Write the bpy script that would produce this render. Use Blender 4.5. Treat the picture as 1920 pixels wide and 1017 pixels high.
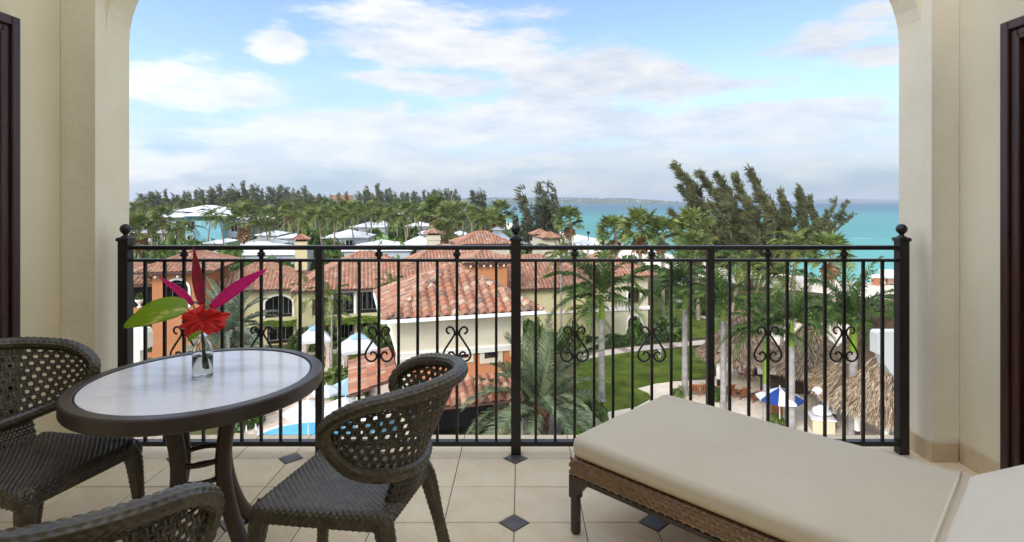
import bpy, math, random
import numpy as np
from mathutils import Vector, Matrix, Euler
R = math.radians
PI = math.pi
scene = bpy.context.scene
COL = scene.collection
for o in list(bpy.data.objects):
    bpy.data.objects.remove(o)

# ------------------------------------------------------------------ camera
# metres; x right, y away from the hotel, z up; balcony floor z = 0
EYE = 1.4
GROUND = -12.6            # resort ground, 14 m below the eye
F_PX, VX, VY = 1053.0, 977.0, 377.0
cam_data = bpy.data.cameras.new('camera')
cam = bpy.data.objects.new('camera', cam_data)
COL.objects.link(cam)
cam.location = (0, 0, EYE)
cam.rotation_euler = (R(90), 0, 0)
cam_data.sensor_width = 36
cam_data.lens = F_PX / 1920 * 36
cam_data.shift_x = -(VX - 960) / 1920
cam_data.shift_y = -(508.5 - VY) / 1920
cam_data.clip_start = 0.05
cam_data.clip_end = 60000
scene.camera = cam

# ------------------------------------------------------------------ light
SUN_ELEV, SUN_AZ = 31.0, 214.0       # azimuth clockwise from the view direction (+y): behind, to the left
SKY_STRENGTH = 0.1
EXPOSURE = 1.4
world = bpy.data.worlds.new('World')
scene.world = world
world.use_nodes = True
wn, wl = world.node_tree.nodes, world.node_tree.links
wn.clear()
w_out = wn.new('ShaderNodeOutputWorld')
w_bg = wn.new('ShaderNodeBackground')
w_bg.inputs['Strength'].default_value = SKY_STRENGTH
wl.new(w_bg.outputs[0], w_out.inputs[0])
sky = wn.new('ShaderNodeTexSky')
sky.sky_type = 'NISHITA'
sky.sun_disc = False
sky.sun_elevation = R(SUN_ELEV)
sky.sun_rotation = R(SUN_AZ)
sky.air_density = 1.0
sky.dust_density = 0.6
sky.ozone_density = 1.6


def wmath(op, a, b=None, c=None, clamp=False):
    n = wn.new('ShaderNodeMath')
    n.operation = op
    n.use_clamp = clamp
    for k, v in enumerate((a, b, c)):
        if v is None:
            continue
        if isinstance(v, (int, float)):
            n.inputs[k].default_value = v
        else:
            wl.new(v, n.inputs[k])
    return n.outputs[0]


def wmix(fac, a, b):
    n = wn.new('ShaderNodeMix')
    n.data_type = 'RGBA'
    for sock, v in ((n.inputs[0], fac), (n.inputs[6], a), (n.inputs[7], b)):
        if isinstance(v, (int, float)):
            sock.default_value = v
        elif isinstance(v, tuple):
            sock.default_value = v
        else:
            wl.new(v, sock)
    return n.outputs[2]


w_tc = wn.new('ShaderNodeTexCoord')
w_sep = wn.new('ShaderNodeSeparateXYZ')
wl.new(w_tc.outputs['Generated'], w_sep.inputs[0])
dx, dy, dz = w_sep.outputs
az = wmath('ARCTAN2', dx, dy)
el = wmath('ARCSINE', dz)
zc = wmath('ADD', wmath('MAXIMUM', dz, 0.0), 0.10)
comb = wn.new('ShaderNodeCombineXYZ')
wl.new(wmath('DIVIDE', dx, zc), comb.inputs[0])
wl.new(wmath('DIVIDE', dy, zc), comb.inputs[1])
dir2 = wn.new('ShaderNodeCombineXYZ')
wl.new(az, dir2.inputs[0])
wl.new(el, dir2.inputs[1])


def wnoise(vec, scale, detail, rough, offs=0.0):
    n = wn.new('ShaderNodeTexNoise')
    n.inputs['Scale'].default_value = scale
    n.inputs['Detail'].default_value = detail
    n.inputs['Roughness'].default_value = rough
    m = wn.new('ShaderNodeVectorMath')
    m.operation = 'ADD'
    wl.new(vec, m.inputs[0])
    m.inputs[1].default_value = (offs, offs * 0.7, offs * 1.3)
    wl.new(m.outputs[0], n.inputs['Vector'])
    return n.outputs['Fac']


stretch = wn.new('ShaderNodeVectorMath')
stretch.operation = 'MULTIPLY'
wl.new(dir2.outputs[0], stretch.inputs[0])
stretch.inputs[1].default_value = (1.0, 3.4, 1.0)
n_fine = wnoise(stretch.outputs[0], 6.0, 10, 0.62, 3.1)
n_mid = wnoise(stretch.outputs[0], 2.6, 4, 0.5, 11.7)
n_far = wnoise(comb.outputs[0], 0.55, 6, 0.55, 5.0)
n_shade = wnoise(stretch.outputs[0], 9.0, 6, 0.6, 20.3)
# cloud banks: (azimuth, elevation) of the middle, half extents, weight
BANKS = [(370, 165, 165, 52, 1.0), (520, 80, 52, 36, 1.1), (770, 30, 190, 24, .62), (850, 95, 200, 40, .95),
         (830, 155, 150, 24, .9), (1110, 150, 210, 60, .95), (600, 255, 260, 42, .9), (930, 240, 330, 40, .9),
         (1450, 240, 260, 48, 1.05), (1560, 75, 190, 36, .85), (1630, 100, 110, 26, .9), (1640, 15, 80, 30, .7),
         (745, 200, 38, 14, .8), (1330, 165, 110, 18, .5), (300, 300, 190, 40, .7), (1150, 300, 500, 34, .55)]
dens = None
for bx, by, bw, bh, wt in BANKS:
    a0 = math.atan((bx - VX) / F_PX)
    e0 = math.atan((VY - by) / F_PX * math.cos(a0))
    sw = bw / F_PX * math.cos(a0) ** 2
    sh = bh / F_PX * math.cos(a0)
    m1 = wn.new('ShaderNodeVectorMath')
    m1.operation = 'SUBTRACT'
    wl.new(dir2.outputs[0], m1.inputs[0])
    m1.inputs[1].default_value = (a0, e0, 0)
    m2 = wn.new('ShaderNodeVectorMath')
    m2.operation = 'DIVIDE'
    wl.new(m1.outputs[0], m2.inputs[0])
    m2.inputs[1].default_value = (sw, sh, 1)
    m3 = wn.new('ShaderNodeVectorMath')
    m3.operation = 'LENGTH'
    wl.new(m2.outputs[0], m3.inputs[0])
    d = wmath('MULTIPLY', wmath('SUBTRACT', 1.25, m3.outputs['Value']), wt)
    dens = d if dens is None else wmath('MAXIMUM', dens, d)
# away from these banks (above, behind, to the sides) broken cloud goes on evenly
other = wmath('MULTIPLY', wmath('SUBTRACT', n_far, 0.38), 3.2)
in_view = wmath('MULTIPLY', wmath('LESS_THAN', wmath('ABSOLUTE', az), 0.80), wmath('LESS_THAN', el, 0.36))
dens = wmath('MAXIMUM', dens, wmath('SUBTRACT', other, wmath('MULTIPLY', in_view, 5.0)))
dens = wmath('ADD', dens, wmath('MULTIPLY', wmath('SUBTRACT', n_fine, 0.5), 2.6))
dens = wmath('ADD', dens, wmath('MULTIPLY', wmath('SUBTRACT', n_mid, 0.5), 1.5))
mr = wn.new('ShaderNodeMapRange')
mr.interpolation_type = 'SMOOTHSTEP'
mr.inputs['From Min'].default_value = 0.0
mr.inputs['From Max'].default_value = 0.62
wl.new(dens, mr.inputs['Value'])
cloud = wmath('MULTIPLY', mr.outputs[0], 0.93)
mr2 = wn.new('ShaderNodeMapRange')
mr2.inputs['From Min'].default_value = 0.35
mr2.inputs['From Max'].default_value = 0.62
wl.new(n_shade, mr2.inputs['Value'])
cloud_col = wmix(mr2.outputs[0], (2.45, 2.7, 3.0, 1), (3.4, 3.36, 3.3, 1))
# low grey cloud towards the horizon
low = wn.new('ShaderNodeMapRange')
low.interpolation_type = 'SMOOTHSTEP'
low.inputs['From Min'].default_value = 0.24
low.inputs['From Max'].default_value = 0.0
wl.new(wmath('ADD', el, wmath('MULTIPLY', wmath('SUBTRACT', n_mid, 0.5), 0.12)), low.inputs['Value'])
blue = wn.new('ShaderNodeVectorMath')
blue.operation = 'MULTIPLY'
wl.new(sky.outputs[0], blue.inputs[0])
blue.inputs[1].default_value = (0.74, 0.73, 0.84)
n_band = wn.new('ShaderNodeMapRange')
n_band.inputs['From Min'].default_value = 0.36
n_band.inputs['From Max'].default_value = 0.64
wl.new(n_fine, n_band.inputs['Value'])
low_col = wmix(n_band.outputs[0], (1.3, 1.78, 2.35, 1), (2.15, 2.35, 2.6, 1))
c1 = wmix(wmath('MULTIPLY', low.outputs[0], 0.9), blue.outputs[0], low_col)
c2 = wmix(wmath('MULTIPLY', cloud, wmath('SUBTRACT', 1.0, wmath('MULTIPLY', low.outputs[0], 0.45))), c1, cloud_col)
# added gain: whole sky brighter round the unseen sun, raised to light the balcony
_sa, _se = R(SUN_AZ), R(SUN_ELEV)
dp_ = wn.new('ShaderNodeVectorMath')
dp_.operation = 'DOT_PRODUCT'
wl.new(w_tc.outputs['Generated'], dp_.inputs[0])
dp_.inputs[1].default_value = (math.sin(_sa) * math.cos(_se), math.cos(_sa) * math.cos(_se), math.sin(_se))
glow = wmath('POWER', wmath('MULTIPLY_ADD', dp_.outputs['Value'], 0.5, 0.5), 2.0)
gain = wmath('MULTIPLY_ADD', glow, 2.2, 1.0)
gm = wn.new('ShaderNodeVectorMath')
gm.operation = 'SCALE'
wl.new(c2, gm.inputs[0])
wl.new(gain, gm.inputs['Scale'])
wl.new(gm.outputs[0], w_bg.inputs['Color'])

sun_data = bpy.data.lights.new('sun', 'SUN')
sun_data.energy = 0.75
sun_data.angle = R(12)
sun_data.color = (1.0, 0.955, 0.88)
sun = bpy.data.objects.new('sun', sun_data)
COL.objects.link(sun)
_a, _e = R(SUN_AZ), R(SUN_ELEV)
sdir = Vector((math.sin(_a) * math.cos(_e), math.cos(_a) * math.cos(_e), math.sin(_e)))
sun.rotation_euler = sdir.to_track_quat('Z', 'Y').to_euler()
sun.location = (0, -20, 40)

vs = scene.view_settings
vs.view_transform = 'Standard'
vs.look = 'None'
vs.exposure = EXPOSURE
vs.gamma = 1
vs.use_curve_mapping = False
scene.render.engine = 'CYCLES'
cy = scene.cycles
cy.use_denoising = True
cy.max_bounces = 14
cy.diffuse_bounces = 4
cy.glossy_bounces = 3
cy.transmission_bounces = 14
cy.transparent_max_bounces = 8
cy.caustics_reflective = False
cy.caustics_refractive = False
cy.sample_clamp_indirect = 6

# ------------------------------------------------------------------ helpers


def lin(r, g, b):
    f = lambda c: (c / 255 / 12.92) if c / 255 <= 0.04045 else ((c / 255 + 0.055) / 1.055) ** 2.4
    return (f(r), f(g), f(b), 1)


def at(px, py, Y):
    """point of the place seen in the direction (px, py) that lies Y metres out from the hotel"""
    return Vector(((px - VX) / F_PX * Y, Y, EYE - (py - VY) / F_PX * Y))


def gnd(px, py, h=0.0):
    """ground point (or the point h above the ground) in that direction"""
    Y = (14.0 - h) * F_PX / (py - VY)
    return Vector(((px - VX) / F_PX * Y, Y, GROUND + h))


MATS = {}


def mk(name, c1, c2=None, scale=4.0, rough=0.6, bump=0.0, bscale=None, metal=0.0, tint=False, rand=0.0, trans=0.0,
       detail=5, stretchv=(1, 1, 1), spec=0.5, c3=None, coat=0.0, coords='Object', contrast=(0.35, 0.65), bdist=0.02, hue=0.0):
    m = bpy.data.materials.new(name)
    m.use_nodes = True
    nt = m.node_tree
    n, l = nt.nodes, nt.links
    b = n['Principled BSDF']
    b.inputs['Roughness'].default_value = rough
    b.inputs['Metallic'].default_value = metal
    b.inputs['Specular IOR Level'].default_value = spec
    b.inputs['Coat Weight'].default_value = coat
    tc = n.new('ShaderNodeTexCoord')
    mp = n.new('ShaderNodeMapping')
    mp.inputs['Scale'].default_value = stretchv
    l.new(tc.outputs[coords], mp.inputs[0])
    col = None
    if c2 is not None:
        nz = n.new('ShaderNodeTexNoise')
        nz.inputs['Scale'].default_value = scale
        nz.inputs['Detail'].default_value = detail
        nz.inputs['Roughness'].default_value = 0.6
        l.new(mp.outputs[0], nz.inputs['Vector'])
        rp = n.new('ShaderNodeValToRGB')
        rp.color_ramp.elements[0].position = contrast[0]
        rp.color_ramp.elements[1].position = contrast[1]
        rp.color_ramp.elements[0].color = c1
        rp.color_ramp.elements[1].color = c2
        if c3 is not None:
            e = rp.color_ramp.elements.new((contrast[0] + contrast[1]) / 2)
            e.color = c3
        l.new(nz.outputs['Fac'], rp.inputs[0])
        col = rp.outputs[0]
    else:
        rgb = n.new('ShaderNodeRGB')
        rgb.outputs[0].default_value = c1
        col = rgb.outputs[0]
    if tint:
        at_ = n.new('ShaderNodeAttribute')
        at_.attribute_name = 'tint'
        mx = n.new('ShaderNodeMix')
        mx.data_type = 'RGBA'
        mx.blend_type = 'MULTIPLY'
        mx.inputs[0].default_value = 1
        l.new(col, mx.inputs[6])
        l.new(at_.outputs['Color'], mx.inputs[7])
        col = mx.outputs[2]
    if rand or hue:
        oi = n.new('ShaderNodeObjectInfo')
        hs = n.new('ShaderNodeHueSaturation')
        mr_ = n.new('ShaderNodeMapRange')
        mr_.inputs['To Min'].default_value = 1 - rand
        mr_.inputs['To Max'].default_value = 1 + rand
        l.new(oi.outputs['Random'], mr_.inputs['Value'])
        l.new(mr_.outputs[0], hs.inputs['Value'])
        if hue:
            wn_ = n.new('ShaderNodeTexWhiteNoise')
            wn_.noise_dimensions = '1D'
            l.new(oi.outputs['Random'], wn_.inputs['W'])
            m3_ = n.new('ShaderNodeMapRange')
            m3_.inputs['To Min'].default_value = 0.5 - hue
            m3_.inputs['To Max'].default_value = 0.5 + hue
            l.new(wn_.outputs['Value'], m3_.inputs['Value'])
            l.new(m3_.outputs[0], hs.inputs['Hue'])
        l.new(col, hs.inputs['Color'])
        col = hs.outputs[0]
    l.new(col, b.inputs['Base Color'])
    if bump:
        nb = n.new('ShaderNodeTexNoise')
        nb.inputs['Scale'].default_value = bscale or scale * 4
        nb.inputs['Detail'].default_value = 5
        nb.inputs['Roughness'].default_value = 0.65
        l.new(mp.outputs[0], nb.inputs['Vector'])
        bp = n.new('ShaderNodeBump')
        bp.inputs['Strength'].default_value = bump
        bp.inputs['Distance'].default_value = bdist
        l.new(nb.outputs['Fac'], bp.inputs['Height'])
        l.new(bp.outputs[0], b.inputs['Normal'])
    if trans:
        tr = n.new('ShaderNodeBsdfTranslucent')
        l.new(col, tr.inputs['Color'])
        ms = n.new('ShaderNodeMixShader')
        ms.inputs[0].default_value = trans
        l.new(b.outputs[0], ms.inputs[1])
        l.new(tr.outputs[0], ms.inputs[2])
        l.new(ms.outputs[0], n['Material Output'].inputs[0])
    MATS[name] = m
    return m


class MB:
    """collects vertices and faces of one mesh"""

    def __init__(s):
        s.v, s.f, s.t, s.m = [], [], [], []
        s.n = 0

    def add(s, verts, faces, tint=None, mi=0):
        verts = np.asarray(verts, float).reshape(-1, 3)
        s.v.append(verts)
        b = s.n
        for f in faces:
            s.f.append(tuple(int(i) + b for i in f))
            s.t.append(tint if tint is not None else (1, 1, 1))
            s.m.append(mi)
        s.n += len(verts)

    def addmany(s, verts, faces, tints=None):
        """verts (N,k,3) of N alike pieces, faces of one piece, tints (N,3)"""
        verts = np.asarray(verts, float)
        N, k = verts.shape[:2]
        s.v.append(verts.reshape(-1, 3))
        for i in range(N):
            b = s.n + i * k
            t = tuple(tints[i]) if tints is not None else (1, 1, 1)
            for f in faces:
                s.f.append(tuple(int(q) + b for q in f))
                s.t.append(t)
                s.m.append(0)
        s.n += N * k

    def box(s, x0, x1, y0, y1, z0, z1, tint=None):
        v = [(x0, y0, z0), (x1, y0, z0), (x1, y1, z0), (x0, y1, z0), (x0, y0, z1), (x1, y0, z1), (x1, y1, z1), (x0, y1, z1)]
        s.add(v, [(0, 3, 2, 1), (4, 5, 6, 7), (0, 1, 5, 4), (1, 2, 6, 5), (2, 3, 7, 6), (3, 0, 4, 7)], tint)

    def obox(s, c, ax, ay, az_, tint=None):
        """oriented box: centre, three half-axis vectors"""
        c, ax, ay, az_ = map(np.asarray, (c, ax, ay, az_))
        v = [c + sx * ax + sy * ay + sz * az_ for sz in (-1, 1) for sx, sy in ((-1, -1), (1, -1), (1, 1), (-1, 1))]
        s.add(v, [(0, 3, 2, 1), (4, 5, 6, 7), (0, 1, 5, 4), (1, 2, 6, 5), (2, 3, 7, 6), (3, 0, 4, 7)], tint)

    def bar(s, p, q, w, h, tint=None):
        p, q = Vector(p), Vector(q)
        d = (q - p)
        L = d.length
        d.normalize()
        up = Vector((0, 0, 1)) if abs(d.z) < 0.95 else Vector((0, 1, 0))
        sd = d.cross(up).normalized()
        u = sd.cross(d)
        s.obox((p + q) / 2, d * (L / 2), sd * (w / 2), u * (h / 2), tint)

    def tube(s, pts, rad, seg=8, cap=True, tint=None, square=False):
        pts = [Vector(p) for p in pts]
        n = len(pts)
        rad = [rad] * n if isinstance(rad, (int, float)) else list(rad)
        up = None
        vs_, fs = [], []
        for i, p in enumerate(pts):
            d = (pts[min(i + 1, n - 1)] - pts[max(i - 1, 0)])
            if d.length < 1e-9:
                d = Vector((0, 0, 1))
            d.normalize()
            if up is None:
                up = Vector((0, 0, 1)) if abs(d.z) < 0.9 else Vector((0, 1, 0))
            sd = d.cross(up)
            if sd.length < 1e-6:
                sd = d.cross(Vector((1, 0, 0)))
            sd.normalize()
            up = sd.cross(d).normalized()
            for k in range(seg):
                a = 2 * PI * k / seg + (PI / 4 if square else 0)
                vs_.append(p + (sd * math.cos(a) + up * math.sin(a)) * rad[i])
        for i in range(n - 1):
            for k in range(seg):
                a, b = i * seg + k, i * seg + (k + 1) % seg
                fs.append((a, b, b + seg, a + seg))
        if cap:
            fs.append(tuple(range(seg - 1, -1, -1)))
            fs.append(tuple(range((n - 1) * seg, n * seg)))
        s.add(vs_, fs, tint)

    def lathe(s, prof, c=(0, 0, 0), seg=16, tint=None, cap=True):
        vs_, fs = [], []
        n = len(prof)
        for r, z in prof:
            for k in range(seg):
                a = 2 * PI * k / seg
                vs_.append((c[0] + r * math.cos(a), c[1] + r * math.sin(a), c[2] + z))
        for i in range(n - 1):
            for k in range(seg):
                a, b = i * seg + k, i * seg + (k + 1) % seg
                fs.append((a, b, b + seg, a + seg))
        if cap:
            fs.append(tuple(range(seg - 1, -1, -1)))
            fs.append(tuple(range((n - 1) * seg, n * seg)))
        s.add(vs_, fs, tint)

    def prism(s, poly, z0, z1, tint=None):
        n = len(poly)
        v = [(p[0], p[1], z0) for p in poly] + [(p[0], p[1], z1) for p in poly]
        f = [tuple(range(n - 1, -1, -1)), tuple(range(n, 2 * n))]
        f += [(i, (i + 1) % n, n + (i + 1) % n, n + i) for i in range(n)]
        s.add(v, f, tint)

    def grid(s, P, closed_u=False, closed_v=False, tint=None):
        P = np.asarray(P, float)
        nu, nv = P.shape[:2]
        base = s.n
        s.v.append(P.reshape(-1, 3))
        s.n += nu * nv
        T = tint
        for i in range(nu if closed_u else nu - 1):
            for j in range(nv if closed_v else nv - 1):
                i2, j2 = (i + 1) % nu, (j + 1) % nv
                s.f.append((base + i * nv + j, base + i2 * nv + j, base + i2 * nv + j2, base + i * nv + j2))
                s.t.append((1, 1, 1) if T is None else (tuple(T[i, j]) if isinstance(T, np.ndarray) else T))
                s.m.append(0)

    def mesh(s, name, mat, smooth=False):
        me = bpy.data.meshes.new(name)
        V = np.concatenate(s.v) if s.v else np.zeros((0, 3))
        me.from_pydata(V.tolist(), [], s.f)
        mats = mat if isinstance(mat, (list, tuple)) else [mat]
        for m in mats:
            me.materials.append(m if not isinstance(m, str) else MATS[m])
        if any(t != (1, 1, 1) for t in s.t):
            ca = me.color_attributes.new('tint', 'FLOAT_COLOR', 'CORNER')
            cnt = np.array([len(f) for f in s.f])
            tt = np.ones((len(s.f), 4))
            tt[:, :3] = np.array([t[:3] for t in s.t])
            ca.data.foreach_set('color', np.repeat(tt, cnt, axis=0).ravel())
        elif any('tint' == nd.attribute_name for m in me.materials for nd in m.node_tree.nodes if nd.type == 'ATTRIBUTE'):
            ca = me.color_attributes.new('tint', 'FLOAT_COLOR', 'CORNER')
            ca.data.foreach_set('color', np.ones(len(me.loops) * 4))
        if smooth:
            me.polygons.foreach_set('use_smooth', [True] * len(me.polygons))
        if len(mats) > 1:
            me.polygons.foreach_set('material_index', s.m)
        me.update()
        return me

    def build(s, name, mat, parent=None, smooth=False, loc=None, kind=None):
        o = bpy.data.objects.new(name, s.mesh(name, mat, smooth))
        COL.objects.link(o)
        o.parent = parent
        if loc is not None:
            o.location = loc
        if kind:
            o['kind'] = kind
        return o


def link(name, me, parent=None, loc=(0, 0, 0), rot=(0, 0, 0), sc=None, kind=None):
    o = bpy.data.objects.new(name, me)
    COL.objects.link(o)
    o.parent = parent
    o.location = loc
    o.rotation_euler = rot
    if sc is not None:
        o.scale = sc if isinstance(sc, (tuple, list)) else (sc, sc, sc)
    if kind:
        o['kind'] = kind
    return o


def tag(o, label, cat, group=None, kind=None):
    o['label'] = label
    o['category'] = cat
    if group:
        o['group'] = group
    if kind:
        o['kind'] = kind
    return o


def thing(name, label, cat, loc=(0, 0, 0), rotz=0.0, group=None, sc=None):
    o = bpy.data.objects.new(name, None)
    COL.objects.link(o)
    o.location = loc
    o.rotation_euler = (0, 0, rotz)
    if sc:
        o.scale = (sc, sc, sc)
    o.empty_display_size = 0.1
    return tag(o, label, cat, group)


def copy_tree(o, parent=None):
    c = o.copy()
    COL.objects.link(c)
    c.parent = parent
    for ch in list(o.children):
        copy_tree(ch, c)
    return c


def bevel(o, w, seg=2):
    m = o.modifiers.new('bevel', 'BEVEL')
    m.width = w
    m.segments = seg
    m.limit_method = 'ANGLE'
    return o


def catmull(pts, n=8, closed=False):
    pts = [Vector(p) for p in pts]
    out = []
    N = len(pts)
    for i in range(N if closed else N - 1):
        if closed:
            p0, p1, p2, p3 = pts[(i - 1) % N], pts[i], pts[(i + 1) % N], pts[(i + 2) % N]
        else:
            p0, p1, p2, p3 = pts[max(i - 1, 0)], pts[i], pts[i + 1], pts[min(i + 2, N - 1)]
        for k in range(n):
            t = k / n
            out.append(0.5 * ((2 * p1) + (p2 - p0) * t + (2 * p0 - 5 * p1 + 4 * p2 - p3) * t * t + (3 * p1 - p0 - 3 * p2 + p3) * t ** 3))
    if not closed:
        out.append(pts[-1])
    return out


# ------------------------------------------------------------------ materials
mk('stucco', lin(229, 217, 184), lin(236, 225, 195), 1.3, 0.9, 0.35, 34, spec=0.2, bdist=0.006)
mk('stucco_rough', lin(233, 221, 193), lin(241, 231, 206), 2.0, 0.9, 0.5, 16, spec=0.2, bdist=0.010, contrast=(0.3, 0.6))
mk('plaster_ceiling', (0.75, 0.73, 0.68, 1), rough=0.9)
mk('door_wood', lin(46, 22, 18), lin(70, 36, 28), 3, 0.35, 0.1, 30, stretchv=(8, 8, 0.6))
mk('floor_tile', lin(234, 208, 164), lin(249, 229, 190), 6, 0.5, 0.85, 13, rand=0.06, bdist=0.011, contrast=(0.22, 0.7), spec=0.22)
mk('accent_tile', lin(78, 70, 66), lin(102, 92, 86), 8, 0.4, 0.3, 20, rand=0.1, bdist=0.004)
mk('grout', lin(120, 105, 85), lin(140, 124, 100), 20, 0.95)
mk('base_tile', lin(196, 172, 132), lin(212, 190, 152), 6, 0.5, 0.2, 20, rand=0.05, bdist=0.004)
mk('iron', lin(24, 22, 23), lin(32, 29, 29), 20, 0.38, 0.06, 90, spec=0.5, bdist=0.003)
mk('bronze_metal', lin(58, 46, 40), lin(70, 57, 50), 10, 0.38, 0.03, 60, spec=0.5)
mk('rim_metal', lin(72, 63, 57), lin(80, 70, 64), 10, 0.34, 0.03, 60, spec=0.5)
mk('wicker', lin(60, 53, 38), lin(84, 76, 58), 14, 0.28, tint=True, spec=0.7)
mk('wicker_brown', lin(134, 104, 72), lin(142, 111, 78), 3, 0.32, tint=True, spec=0.7)
mk('cushion', lin(216, 201, 171), lin(222, 208, 179), 2.6, 0.85, 0.22, 7, spec=0.15, bdist=0.018)
mk('cushion_pale', lin(228, 216, 192), lin(233, 222, 199), 2.6, 0.85, 0.22, 7, spec=0.15, bdist=0.018)
mk('marble', lin(214, 209, 202), lin(250, 246, 238), 2.0, 0.13, stretchv=(1.0, 2.6, 1), c3=lin(247, 243, 235), spec=0.28, contrast=(0.30, 0.66), detail=7)
mk('gasket', lin(28, 26, 25), rough=0.6)
mk('petal_red', lin(222, 24, 26), lin(240, 52, 40), 30, 0.45, 0.3, 60, trans=0.25, bdist=0.004)
mk('stamen', lin(180, 20, 30), rough=0.5)
mk('ti_leaf', lin(224, 14, 116), lin(240, 40, 146), 40, 0.35, trans=0.2, stretchv=(8, 1, 1))
mk('ti_leaf_dark', lin(196, 30, 84), lin(140, 52, 48), 20, 0.35, trans=0.2)
mk('pothos', lin(140, 172, 32), lin(232, 222, 130), 16, 0.3, trans=0.25, stretchv=(0.6, 2.4, 1), contrast=(0.52, 0.64), bump=0.1, bscale=30)
mk('stem', lin(120, 128, 40), lin(110, 80, 50), 12, 0.5)


def glass_mat(name, col, ior, rough=0.0):
    m = bpy.data.materials.new(name)
    m.use_nodes = True
    b = m.node_tree.nodes['Principled BSDF']
    b.inputs['Base Color'].default_value = col
    b.inputs['Transmission Weight'].default_value = 1
    b.inputs['IOR'].default_value = ior
    b.inputs['Roughness'].default_value = rough
    MATS[name] = m
    return m


glass_mat('clear_glass', (0.96, 0.99, 0.98, 1), 1.45)
glass_mat('vase_water', (0.97, 0.99, 0.99, 1), 1.33)
# ================================================================== BALCONY (the setting)
XL, XR = -2.478, 2.36          # side walls
PL, PR = -2.29, 2.208          # faces of the opening
Y_PIER, Y_ARCH, Y_OUT = 3.02, 3.10, 3.284
rng = random.Random(7)

floor = MB()
floor.box(-2.9, 2.8, -1.6, 3.372, -0.30, -0.004)
floor = floor.build('balcony_floor', 'grout', kind='structure')
T = 0.306
X0, Y0 = -0.03, 3.058
HALF_D = 0.064
J = 0.0022
tile_meshes = {}
for sx in (-1, 1):
    for sy in (-1, 1):
        h = T / 2 - J
        c = HALF_D + 0.003
        pts = []
        for (ax, ay) in ((-1, -1), (1, -1), (1, 1), (-1, 1)):
            if (ax, ay) == (sx, sy):
                a, b = (ax * h, ay * (h - c)), (ax * (h - c), ay * h)
                pts += [a, b] if ax * ay > 0 else [b, a]
            else:
                pts.append((ax * h, ay * h))
        m = MB()
        n = len(pts)
        g = 0.003
        cxm, cym = sum(p[0] for p in pts) / n, sum(p[1] for p in pts) / n
        inn = [(p[0] - g * (1 if p[0] > cxm else -1), p[1] - g * (1 if p[1] > cym else -1)) for p in pts]
        v = [(p[0], p[1], -0.006) for p in pts] + [(p[0], p[1], -0.0025) for p in pts] + [(p[0], p[1], 0.0) for p in inn]
        f = [tuple(range(2 * n, 3 * n))] + [(k * n + i, k * n + (i + 1) % n, (k + 1) * n + (i + 1) % n, (k + 1) * n + i) for k in (0, 1) for i in range(n)]
        m.add(v, f)
        tile_meshes[(sx, sy)] = m.mesh('tile', 'floor_tile')
m = MB()
d = HALF_D
m.add([(d, 0, -.006), (0, d, -.006), (-d, 0, -.006), (0, -d, -.006), (d - .003, 0, 0), (0, d - .003, 0), (.003 - d, 0, 0), (0, .003 - d, 0)],
      [(4, 5, 6, 7), (0, 1, 5, 4), (1, 2, 6, 5), (2, 3, 7, 6), (3, 0, 4, 7)])
accent_mesh = m.mesh('accent_tile', 'accent_tile')
for j in range(-7, 1):                       # rows of tiles
    for i in range(-8, 8):
        xc, yc = X0 + (i + .5) * T, Y0 + (j + .5) * T
        if not (XL - .16 < xc < XR + .16):
            continue
        key = (-1 if i % 2 == 0 else 1, -1 if j % 2 == 0 else 1)
        link('tile', tile_meshes[key], floor, (xc, yc, rng.uniform(-.0006, .0006)))
for j in range(-7, 1):
    for i in range(-8, 9):
        if i % 2 == 0 and j % 2 == 0:
            x, y = X0 + i * T, Y0 + j * T
            if XL < x < XR:
                link('accent_tile', accent_mesh, floor, (x, y, 0.0))

# ---- side walls, piers and arch
WALL_TOP = 4.0
w = MB()
w.box(XL - .25, XL, -1.6, 3.284, -.3, WALL_TOP)
wall_left = w.build('wall_left', 'stucco', kind='structure')
wall_left['label'] = 'cream stucco side wall at the left edge of the balcony'
w = MB()
w.box(XR, XR + .25, -1.6, 3.284, -.3, WALL_TOP)
wall_right = w.build('wall_right', 'stucco', kind='structure')
wall_right['label'] = 'cream stucco side wall at the right edge of the balcony'
ARCH_Z, ARCH_B = 2.33, 1.1
XC, XA = (PL + PR) / 2, (PR - PL) / 2
w = MB()
w.box(XL + .002, PL, Y_PIER, 3.282, -.02, ARCH_Z)
w.box(PR, XR - .002, Y_PIER, 3.282, -.02, ARCH_Z)
w.box(XL + .002, PL - 0.0, Y_PIER, Y_ARCH, ARCH_Z, WALL_TOP)
w.box(PR + 0.0, XR - .002, Y_PIER, Y_ARCH, ARCH_Z, WALL_TOP)
NA = 48
lo = [(XC - XA * math.cos(PI * k / NA), ARCH_Z + ARCH_B * math.sin(PI * k / NA)) for k in range(NA + 1)]
poly = [(XL + .002, ARCH_Z)] + lo + [(XR - .002, ARCH_Z)]
top = [(p[0], WALL_TOP) for p in poly]
nv = len(poly)
v = [(p[0], Y_ARCH, p[1]) for p in poly] + [(p[0], Y_ARCH, p[1]) for p in top] + [(p[0], Y_OUT, p[1]) for p in poly] + [(p[0], Y_OUT, p[1]) for p in top]
f = []
for i in range(nv - 1):
    f += [(i, i + 1, nv + i + 1, nv + i), (2 * nv + i + 1, 2 * nv + i, 3 * nv + i, 3 * nv + i + 1), (i + 1, i, 2 * nv + i, 2 * nv + i + 1)]
w.add(v, f)
arch = w.build('arch_wall', 'stucco_rough', kind='structure')
arch['label'] = 'pale rough stucco arch framing the balcony opening'
# room wall behind the viewer, unseen; made extra tall to block the sun
w = MB()
w.box(XL - .25, XR + .25, -1.8, -1.6, -.3, 6.3)
w.build('wall_back', 'stucco', kind='structure')

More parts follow.
